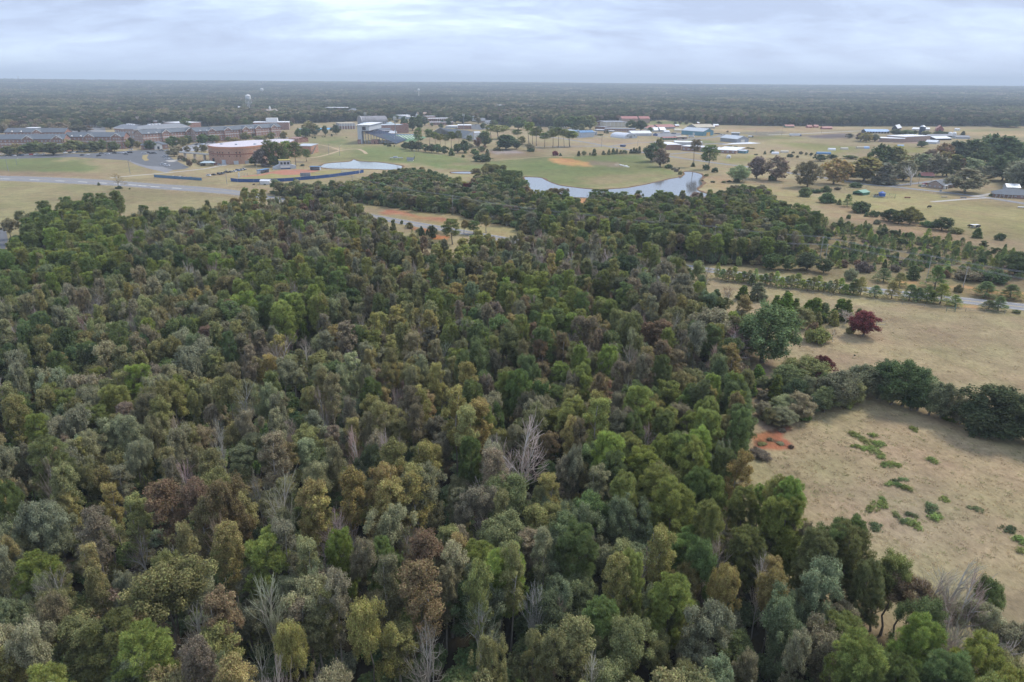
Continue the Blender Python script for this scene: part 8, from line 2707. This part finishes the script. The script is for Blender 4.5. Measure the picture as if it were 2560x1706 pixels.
for A, B, e, lab in ((ZD(320, 1412), ZD(540, 1415), ZD(0, 1335)[1], 'open dugout with a blue roof beside the pond'), (ZC(1370, 1042), ZC(1570, 1005), ZC(0, 965)[1], 'open dugout with a blue roof beside the grass car park')):
    loc, rz, L_, h = place(A, B, ('base', e))
    t = thing('dugout', lab, 'dugout', loc, rz)
    MB().box(0, L_, 3.5, 3.7, 0, h).build('back_wall', PALEGREY, t)
    for x in (0, L_ - .2):
        MB().box(x, x + .2, 0, 3.497, 0, h).build('side_wall', PALEGREY, t)
    MB().box(-.4, L_ + .4, -.6, 4.1, h, h + .35).build('roof', BLUEROOF, t)
    for k in range(4):
        MB().tube((L_ * (k + .5) / 4, .1, 0), (L_ * (k + .5) / 4, .1, h), .08, .08, 6).build('post', STEEL, t)
    MB().box(.5, L_ - .5, 2.6, 3.2, .4, .55).build('bench', STEEL, t)
g = P(*Z2(1287, 1215))
t = thing('scoreboard', 'grey scoreboard on two posts behind the outfield fence', 'scoreboard', (g[0], g[1], 0))
h = height_at(g, Z2(0, 1142)[1])
MB().box(-4.2, 4.2, -.3, .3, h * .42, h).build('board', STEEL, t)
for x in (-3, 3):
    MB().tube((x, .5, 0), (x, .5, h * .9), .2, .2, 6).build('post', STEEL, t)
for k in range(3):
    MB().box(-3.6 + k * 2.5, -1.8 + k * 2.5, -.38, -.304, h * .55, h * .85).build('score_panel', GREYWALL, t)
for px, top, lab in ((ZC(888, 1215), ZC(0, 1005)[1], 'white foul pole at the end of the blue fence'), (Z2(1893, 1152), Z2(0, 1105)[1], 'white foul pole beside the pond'), (Z2(1698, 1175), Z2(0, 1140)[1], 'short white post on the outfield fence')):
    g = P(*px)
    h = height_at(g, top)
    t = thing('foul_pole', lab, 'pole', (g[0], g[1], 0))
    MB().tube((0, 0, 0), (0, 0, h), .22, .2, 8).build('post', TRIM, t)
    MB().box(0.21, .9, -.05, .05, h * .5, h * .98).build('wing', TRIM, t)
# backstop netting frames
for A, B, e, lab in ((ZC(2080, 905), ZC(2350, 915), ZC(0, 780)[1], 'tall grey backstop frame beside the press box'), (ZC(930, 1075), ZC(1080, 1085), ZC(0, 1015)[1], 'grey bullpen frame beside the car park'), (ZD(690, 1400), ZD(1080, 1410), ZD(0, 1340)[1], 'long wire fence frame beside the pond')):
    loc, rz, L_, h = place(A, B, ('base', e))
    t = thing('net_frame', lab, 'fence', loc, rz)
    n = max(2, int(L_ / 4))
    for k in range(n + 1):
        MB().tube((L_ * k / n, 0, 0), (L_ * k / n, 0, h), .08, .08, 6).build('post', STEEL, t)
    for z in (h * .5, h):
        MB().tube((0, 0, z), (L_, 0, z), .06, .06, 5).build('rail', STEEL, t)
g = P(*Z2(838, 1272))
t = thing('store_tent', 'white box tent beside the outfield fence', 'tent', (g[0], g[1], 0), -.1)
MB().box(-4, 4, -2, 2, 0, 2.6).build('wall', WHITEWALL, t)
gable_roof(t, 8, 4, 2.6, 1.0, WHITEROOF, .2, 'roof', -4, -2)
g = P(*ZD(1140, 1462))
t = thing('spectator_stand', 'small aluminium spectator stand beside the outfield', 'bleachers', (g[0], g[1], 0), -.05)
for k in range(4):
    MB().box(-5, 5, k * .7, k * .7 + .45, .35 + .38 * k, .43 + .38 * k).build('bench', METALROOF, t)
    MB().box(-4.6, -4.4, k * .7 + .1, k * .7 + .3, 0, .35 + .38 * k).build('support', STEEL, t)
    MB().box(4.4, 4.6, k * .7 + .1, k * .7 + .3, 0, .35 + .38 * k).build('support', STEEL, t)
# pump shed and intake frame by the pond
block('pump_shed', 'small white pump shed with a dark roof', 'shed', ZE(345, 1300), ZE(478, 1300), ('base', ZE(0, 1258)[1]), 5, 'gable', WHITEWALL, SLATE, 1.6)
g = P(*ZE(100, 1270))
t = thing('intake_frame', 'grey steel intake frame on the pond bank', 'frame', (g[0], g[1], 0))
for x in (-6, -2, 2, 6):
    for y in (-2, 2):
        MB().tube((x, y, 0), (x, y, 2.2), .12, .12, 6).build('post', STEEL, t)
MB().box(-6.5, 6.5, -2.4, 2.4, 2.2, 2.5).build('platform', STEEL, t)
MB().box(-3, 1, -1, 1, 2.5, 3.6).build('pump_housing', PALEGREY, t)
# tents by the football field
for x, y, w in ((2075, 620, 165), (2200, 605, 75)):
    g = P(*ZD(x, y))
    s = w * .1105 * mpp(g)
    t = thing('peaked_tent', 'white peaked tent beside the football field' if w > 100 else 'smaller white peaked tent beside the football field', 'tent', (g[0], g[1], 0))
    hip_roof(t, s, s * .6, 3.0, 3.0, WHITEROOF, .2, 'canopy')
    for a in (0, s):
        for b in (0, s * .6):
            MB().tube((a, b, 0), (a, b, 3.0), .1, .1, 6).build('post', TRIM, t)
g = P(*ZC(185, 860))
t = thing('carport', 'teal roofed carport beside the arena', 'carport', (g[0], g[1], 0), .1)
for x in (-6, 0, 6):
    for y in (-3, 3):
        MB().tube((x, y, 0), (x, y, 3.0), .12, .12, 6).build('post', STEEL, t)
hip_roof(t, 13, 7, 3.0, 1.6, TEALROOF, .3, 'roof').location = (-6.5, -3.5, 0)
sheet('tennis_court', [ZD(30, 512), ZD(30, 472), ZD(980, 448), ZD(1000, 482), ZD(500, 498)], 0.05, paint('blue_court', (0.12, 0.36, 0.58), 0.8, 0.08, 0.2), 'bright blue tennis courts behind the lawn trees')
# white gas tank on the farm lawn
g = P(*ZG(1458, 958))
t = thing('domed_shelter', 'small white dome on the farm grass', 'dome', (g[0], g[1], 0))
prof = [(2.6, 0), (2.6, 1.2), (2.2, 2.4), (1.3, 3.3), (.05, 3.6)]
vs_, fs = [], []
for r_, z in prof:
    vs_ += [(r_ * math.cos(2 * math.pi * k / 14), r_ * math.sin(2 * math.pi * k / 14), z) for k in range(14)]
for i in range(4):
    for k in range(14):
        fs.append((i * 14 + k, i * 14 + (k + 1) % 14, (i + 1) * 14 + (k + 1) % 14, (i + 1) * 14 + k))
MB().add(vs_, fs).build('dome', WHITEWALL, t)
MB().box(-.5, .5, -2.75, -2.2, 0, 1.6).build('hatch', GREYWALL, t)
# hog shelters and trailers on the farm field
for (x, y, w), lab, mm in (((590, 722, 55), 'low white hog shelter on the farm field', WHITEROOF), ((705, 715, 55), 'low cream hog shelter on the farm field', CREAM), ((850, 706, 55), 'low tan hog shelter near the wood', TANROOF), ((905, 706, 45), 'low blue hog shelter near the wood', PALEBLUE), ((515, 758, 110), 'long low blue roofed hog shelter', BLUEROOF),
                           ((1222, 690, 45), 'pale blue shelter near the dairy', PALEBLUE), ((70, 758, 55), 'low white shelter beside young trees', WHITEROOF), ((155, 745, 60), 'low cream shelter beside young trees', CREAM)):
    g = P(*Z5(x, y))
    s = w * .272 * mpp(g)
    t = thing('hog_shelter', lab, 'shelter', (g[0], g[1], 0), -.12)
    arc = [(2.5 - 2.5 * math.cos(math.pi * k / 8), 2.6 * math.sin(math.pi * k / 8)) for k in range(9)]
    MB().profile_x(arc[::-1], -s / 2, s / 2).build('roof', mm, t)
    MB().box(s / 2 + .003, s / 2 + .1, 1.6, 3.4, 0, 1.5).build('opening', DARKWALL, t)
# ------------------------------------------------------------------ pasture furniture
def cow(px, rz, label, s=1.0):
    g = P(*px)
    me = bpy.data.meshes.new('body')
    V = [(0, 0, 1.05), (.75, 0, 1.08), (-.75, 0, 1.1), (1.05, 0, 1.15), (1.35, 0, .95), (1.6, 0, .6), (-1.0, 0, 1.05), (-1.1, 0, .5)]
    E = [(0, 1), (0, 2), (1, 3), (3, 4), (4, 5), (2, 6), (6, 7)]
    rad = [.42, .38, .40, .26, .19, .12, .10, .04]
    for x in (.72, -.75):
        for y in (.22, -.22):
            b = len(V)
            V += [(x, y, .75), (x + .03, y, .38), (x, y, .04)]
            rad += [.17, .085, .075]
            E += [(1 if x > 0 else 2, b), (b, b + 1), (b + 1, b + 2)]
    for y in (.16, -.16):
        V.append((1.33, y, 1.08))
        rad.append(.05)
        E.append((4, len(V) - 1))
    me.from_pydata(V, E, [])
    me.update()
    o = bpy.data.objects.new('cow', me)
    col.objects.link(o)
    sk = o.modifiers.new('skin', 'SKIN')
    for i, d in enumerate(me.skin_vertices[0].data):
        d.radius = (rad[i], rad[i])
        d.use_root = i == 0
    o.modifiers.new('subsurf', 'SUBSURF').levels = 1
    me.materials.append(paint('black_hide', (0.014, 0.013, 0.013), 0.8, 0.2, 2))
    o.location = (g[0], g[1], 0)
    o.rotation_euler = (0, 0, rz)
    o.scale = (s, s, s)
    tag(o, label, 'cow')
    return o


bpy_ok = True
for px, rz, lab in ((Z5(1478, 1253), .2, 'black cow grazing alone in the pasture'), (Z5(1862, 1432), 3.0, 'black cow feeding at one end of the white trough'), (Z5(1925, 1436), 0.2, 'black cow feeding at the other end of the trough')):
    me_tmp = cow(px, rz, lab, 1.25)
g = P(*Z5(1895, 1436))
t = thing('feed_trough', 'white roofed feed trough between black cows', 'trough', (g[0], g[1], 0), .1)
for x in (-1.8, 1.8):
    for y in (-.7, .7):
        MB().tube((x, y, 0), (x, y, 1.9), .07, .07, 6).build('post', STEEL, t)
MB().box(-2.3, 2.3, -1.1, 1.1, 1.9, 2.0).build('roof', WHITEROOF, t)
MB().box(-2, 2, -.5, .5, .4, .9).build('bin', GREYWALL, t)
g = P(*ZH(615, 1495))
t = thing('blue_hut', 'small bright blue hut inside the green corral', 'hut', (g[0], g[1], 0), .2)
for x in (-1.6, 1.6):
    for y in (-1.4, 1.4):
        MB().tube((x, y, 0), (x, y, 3.0), .1, .1, 6).build('post', WOODPOLE, t)
MB().box(-1.7, 1.7, -1.5, 1.5, .6, 2.6).build('cabin', paint('bright_blue_panel', (0.05, 0.13, 0.42), 0.6, 0.1, 0.5), t)
hip_roof(t, 3.8, 3.4, 3.0, 1.2, paint('bright_blue_panel', (0, 0, 0)), .1, 'roof').location = (-1.9, -1.7, 0)
for k, x in enumerate((495, 535)):
    g = P(*ZH(x, 1497))
    t = thing('round_feeder', 'dark round hay feeder beside the blue hut' if k else 'smaller dark hay feeder beside the corral rails', 'feeder', (g[0], g[1], 0))
    MB().tube((0, 0, 0), (0, 0, 1.5), 1.1, 1.1, 12).build('ring', GREYWALL, t)
    MB().tube((0, 0, 1.5), (0, 0, 2.4), .9, .5, 12).build('hay_bale', paint('dull_hay', (0.16, 0.13, 0.08), .95, .3, 1), t)
corral = [P(*Z5(x, y)) for x, y in ((945, 1150), (1020, 1166), (1165, 1166), (1172, 1140), (1060, 1130), (950, 1140))]


def rail_fence(pts, label, h=1.5, step=4.0, mat=None, name='rail_fence', rails=3, rr=.05):
    mat = mat or paint('green_rail', (0.12, 0.22, 0.16), .7, .1, .5)
    t = thing(name, label, 'fence', (pts[0][0], pts[0][1], 0))
    o0 = np.array([pts[0][0], pts[0][1]])
    for a, b in zip(pts[:-1], pts[1:]):
        a, b = np.asarray(a)[:2] - o0, np.asarray(b)[:2] - o0
        ln = np.linalg.norm(b - a)
        n = max(1, int(ln / step))
        for i in range(n):
            p = a + (b - a) * i / n
            MB().tube((*p, 0), (*p, h), rr * 1.5, rr * 1.3, 5).build('post', mat, t)
        for k in range(rails):
            z = h * (k + 1) / rails - .08
            MB().tube((*a, z), (*b, z), rr * .7, rr * .7, 4).build('rail', mat, t)


rail_fence(corral, 'green rail corral round the blue hut')
rail_fence([P(*Z6(x, y)) for x, y in ((1800, 700), (1858, 704), (1862, 665), (1805, 662))], 'small green rail pen on the highway verge', 1.6, 2.5)
rail_fence([P(*Z6(x, y)) for x, y in ((1325, 808), (1385, 806))], 'broken wooden gate beside the maroon tree', 2.0, 3.0, WOODPOLE, 'pasture_gate', 2, .10)
rail_fence([P(*Z6(x, y)) for x, y in ((170, 492), (600, 545), (900, 580), (1150, 618), (1500, 660), (1800, 692), (2325, 728))], 'wire fence along the highway side of the dry pasture', 1.3, 6.0, WOODPOLE, 'pasture_fence', 2, .05)
rail_fence([P(*Z5(x, y)) for x, y in ((700, 1085), (1000, 1062), (1400, 1108), (1900, 1165), (2500, 1245))], 'wire fence along the lane side of the cow pasture', 1.3, 9.0, WOODPOLE, 'pasture_fence', 2, .05)
for px, lab, mm in ((ZH(1090, 1515), 'low rusty trough in the pasture', paint('rusty_trough', (0.26, 0.10, 0.08), .8, .2, .6)), (ZH(1765, 1500), 'pale wooden bunk beside the lane', CREAM), (ZH(2120, 1515), 'dark low bunk beside the lane', GREYWALL), (Z5(2325, 1252), 'long white cover lying by the lane', WHITEROOF)):
    g = P(*px)
    t = thing('feed_bunk', lab, 'trough', (g[0], g[1], 0), -.1)
    MB().add([(-1.8, -.4, .3), (1.8, -.4, .3), (1.8, .4, .3), (-1.8, .4, .3), (-2.0, -.6, .9), (2.0, -.6, .9), (2.0, .6, .9), (-2.0, .6, .9)], [(3, 2, 1, 0), (0, 1, 5, 4), (1, 2, 6, 5), (2, 3, 7, 6), (3, 0, 4, 7), (4, 5, 6, 7)]).build('bin', mm, t)
    for x in (-1.5, 1.5):
        MB().box(x - .1, x + .1, -.4, .4, 0, .3).build('foot', WOODPOLE, t)
g = P(*ZH(1688, 1440))
t = thing('mail_sign', 'dark sign on a post beside the lane', 'sign', (g[0], g[1], 0))
MB().tube((0, 0, 0), (0, 0, 2.6), .08, .08, 6).build('post', WOODPOLE, t)
MB().box(-.9, .9, -.06, .06, 2.0, 3.2).build('panel', GREYWALL, t)
g = P(*ZH(762, 1245))
t = thing('satellite_dish', 'white satellite dish below the dark cedar', 'dish', (g[0], g[1], 0))
MB().tube((0, 0, 0), (0, 0, 1.6), .07, .07, 6).build('post', STEEL, t)
MB().tube((0, -.1, 1.8), (0, -.45, 2.0), .2, .95, 12).build('dish', WHITEROOF, t)
# gravestones in the far churchyard
mb = MB()
R_ = np.random.RandomState(9)
for i in range(120):
    g = P(*Z3(R_.uniform(1860, 2220), R_.uniform(625, 668)))
    mb.box(g[0] - .7, g[0] + .7, g[1] - .2, g[1] + .2, 0, R_.uniform(.9, 2.0))
o = stuff(mb.build('gravestones', TRIM))
o['label'] = 'rows of pale gravestones before the far wood'
# stones on the peninsula
for i in range(9):
    g = P(*Z4(500 + i * 11, 1052 + i * 2.6 + (i % 3) * 3))
    s = rng.uniform(.5, 1.0)
    R_ = np.random.RandomState(i)
    me = MB()
    n = 7
    ring = [[(math.cos(2 * math.pi * k / n) * r_ * R_.uniform(.8, 1.2), math.sin(2 * math.pi * k / n) * r_ * R_.uniform(.8, 1.2), z) for k in range(n)] for r_, z in ((1.0, 0), (1.05, .45), (.6, .85))]
    vs_ = [p for r in ring for p in r] + [(0, 0, .95)]
    fs = [(i_ * n + k, i_ * n + (k + 1) % n, (i_ + 1) * n + (k + 1) % n, (i_ + 1) * n + k) for i_ in (0, 1) for k in range(n)] + [(2 * n + k, 2 * n + (k + 1) % n, 3 * n) for k in range(n)]
    me.add(vs_, fs)
    o = me.build('boulder', TRIM)
    o.location = (g[0], g[1], 0)
    o.scale = (s * 1.4, s, s)
    tag(o, 'pale rough stone in the line on the peninsula', 'stone', 'pale stones on the peninsula')
# ------------------------------------------------------------------ far woods


def far_woods():
    R = np.random.RandomState(5)
    protos, rows = [], []
    hs = []
    for k in range(4):
        h, w, me = joined_proto('oak_tree', 2, k)
        protos.append(me)
        hs.append((h, w))
    h, w, me = joined_proto('pine_tree', 2, 0)
    protos.append(me)
    hs.append((h, w))
    for k in range(4):
        g = grove(np.random.RandomState(300 + k))
        me = leaf_object_mesh('grove_shape', g[2], g[3])
        protos.append(me)
        hs.append((g[0], g[1]))
    r = 880.0
    half = math.radians(43)
    X, Y, S = [], [], []
    while r < 12500:
        s = max(8.2, r * 0.0072) if r < 2400 else max(24.0, r * 0.0100)
        n = int(2 * half * r / s)
        th = (np.arange(n) + R.uniform(-0.45, 0.45, n) + R.uniform()) / n * 2 * half - half
        rr = r + R.uniform(-0.5, 0.5, n) * s
        X.append(rr * np.sin(th))
        Y.append(rr * np.cos(th))
        S.append(np.full(n, s))
        r += s * 0.86
    x, y, s = map(np.concatenate, (X, Y, S))
    ok = inside(FAR, x, y)
    for hq in FAR_HOLES:
        ok &= ~inside(hq, x, y)
    for cx, cy_, cr in FAR_CLEAR:
        ok &= (x - cx) ** 2 + (y - cy_) ** 2 > cr * cr
    x, y, s = x[ok], y[ok], s[ok]
    c1 = fbm(x / 260, y / 260, 8, 3)
    c2 = fbm(x / 60, y / 60, 18, 2)
    pal = np.array([TINT[k] for k in ('dark', 'green', 'olive', 'greyolive', 'brown', 'orange')]) * np.array([0.92, 0.80, 0.95])  # far tints less green, blue of distance haze partly put into leaf colour
    patch = 1 + 0.45 * fbm(x / 900, y / 1500, 44, 3) + 0.3 * c1
    order = np.clip((c1 * 1.5 + c2 * 0.7 + 0.9 + R.normal(size=len(x)) * 0.55) * 1.35, 0, 3.99)
    ci = order.astype(int)
    rnd = R.uniform(size=len(x))
    ci[(rnd < 0.10) & (c2 > -0.2)] = 4
    ci[rnd < 0.008] = 5
    big = s > 20
    z = far_z(x, y)
    for i in range(len(x)):
        if big[i]:
            k = 5 + R.randint(4)
            h, w = hs[k]
            sx, sz = s[i] * 1.35 / w, R.uniform(0.8, 1.2) * min(1.0 + s[i] / 160, 1.6)
        else:
            k = R.randint(5) if ci[i] < 2 else R.randint(4)
            h, w = hs[k]
            hh = R.uniform(10.5, 17.5)
            sx, sz = max(hh * 0.64, s[i] * 1.05) / w, hh / h
        t = pal[ci[i]] * R.uniform(0.6, 1.4) * patch[i]
        rows.append((x[i], y[i], z[i], k, sx, sz, R.uniform(0, 6.283), *t))
    print('far woods', len(rows))
    mass_object('far_woodland', rows, protos, 'far mixed woods reaching to the horizon')


far_woods()

# ------------------------------------------------------------------ haze
hz_m, t_, o_ = new_mat('haze')
pv = t_.nodes.new('ShaderNodeVolumePrincipled')
pv.inputs['Color'].default_value = (0.78, 0.89, 1.0, 1)
pv.inputs['Density'].default_value = 1.45e-4
t_.links.new(pv.outputs[0], o_.inputs['Volume'])
hz = MB().box(-16400, 16400, -16400, 16400, -1.5, 225).build('haze', hz_m)
stuff(hz)
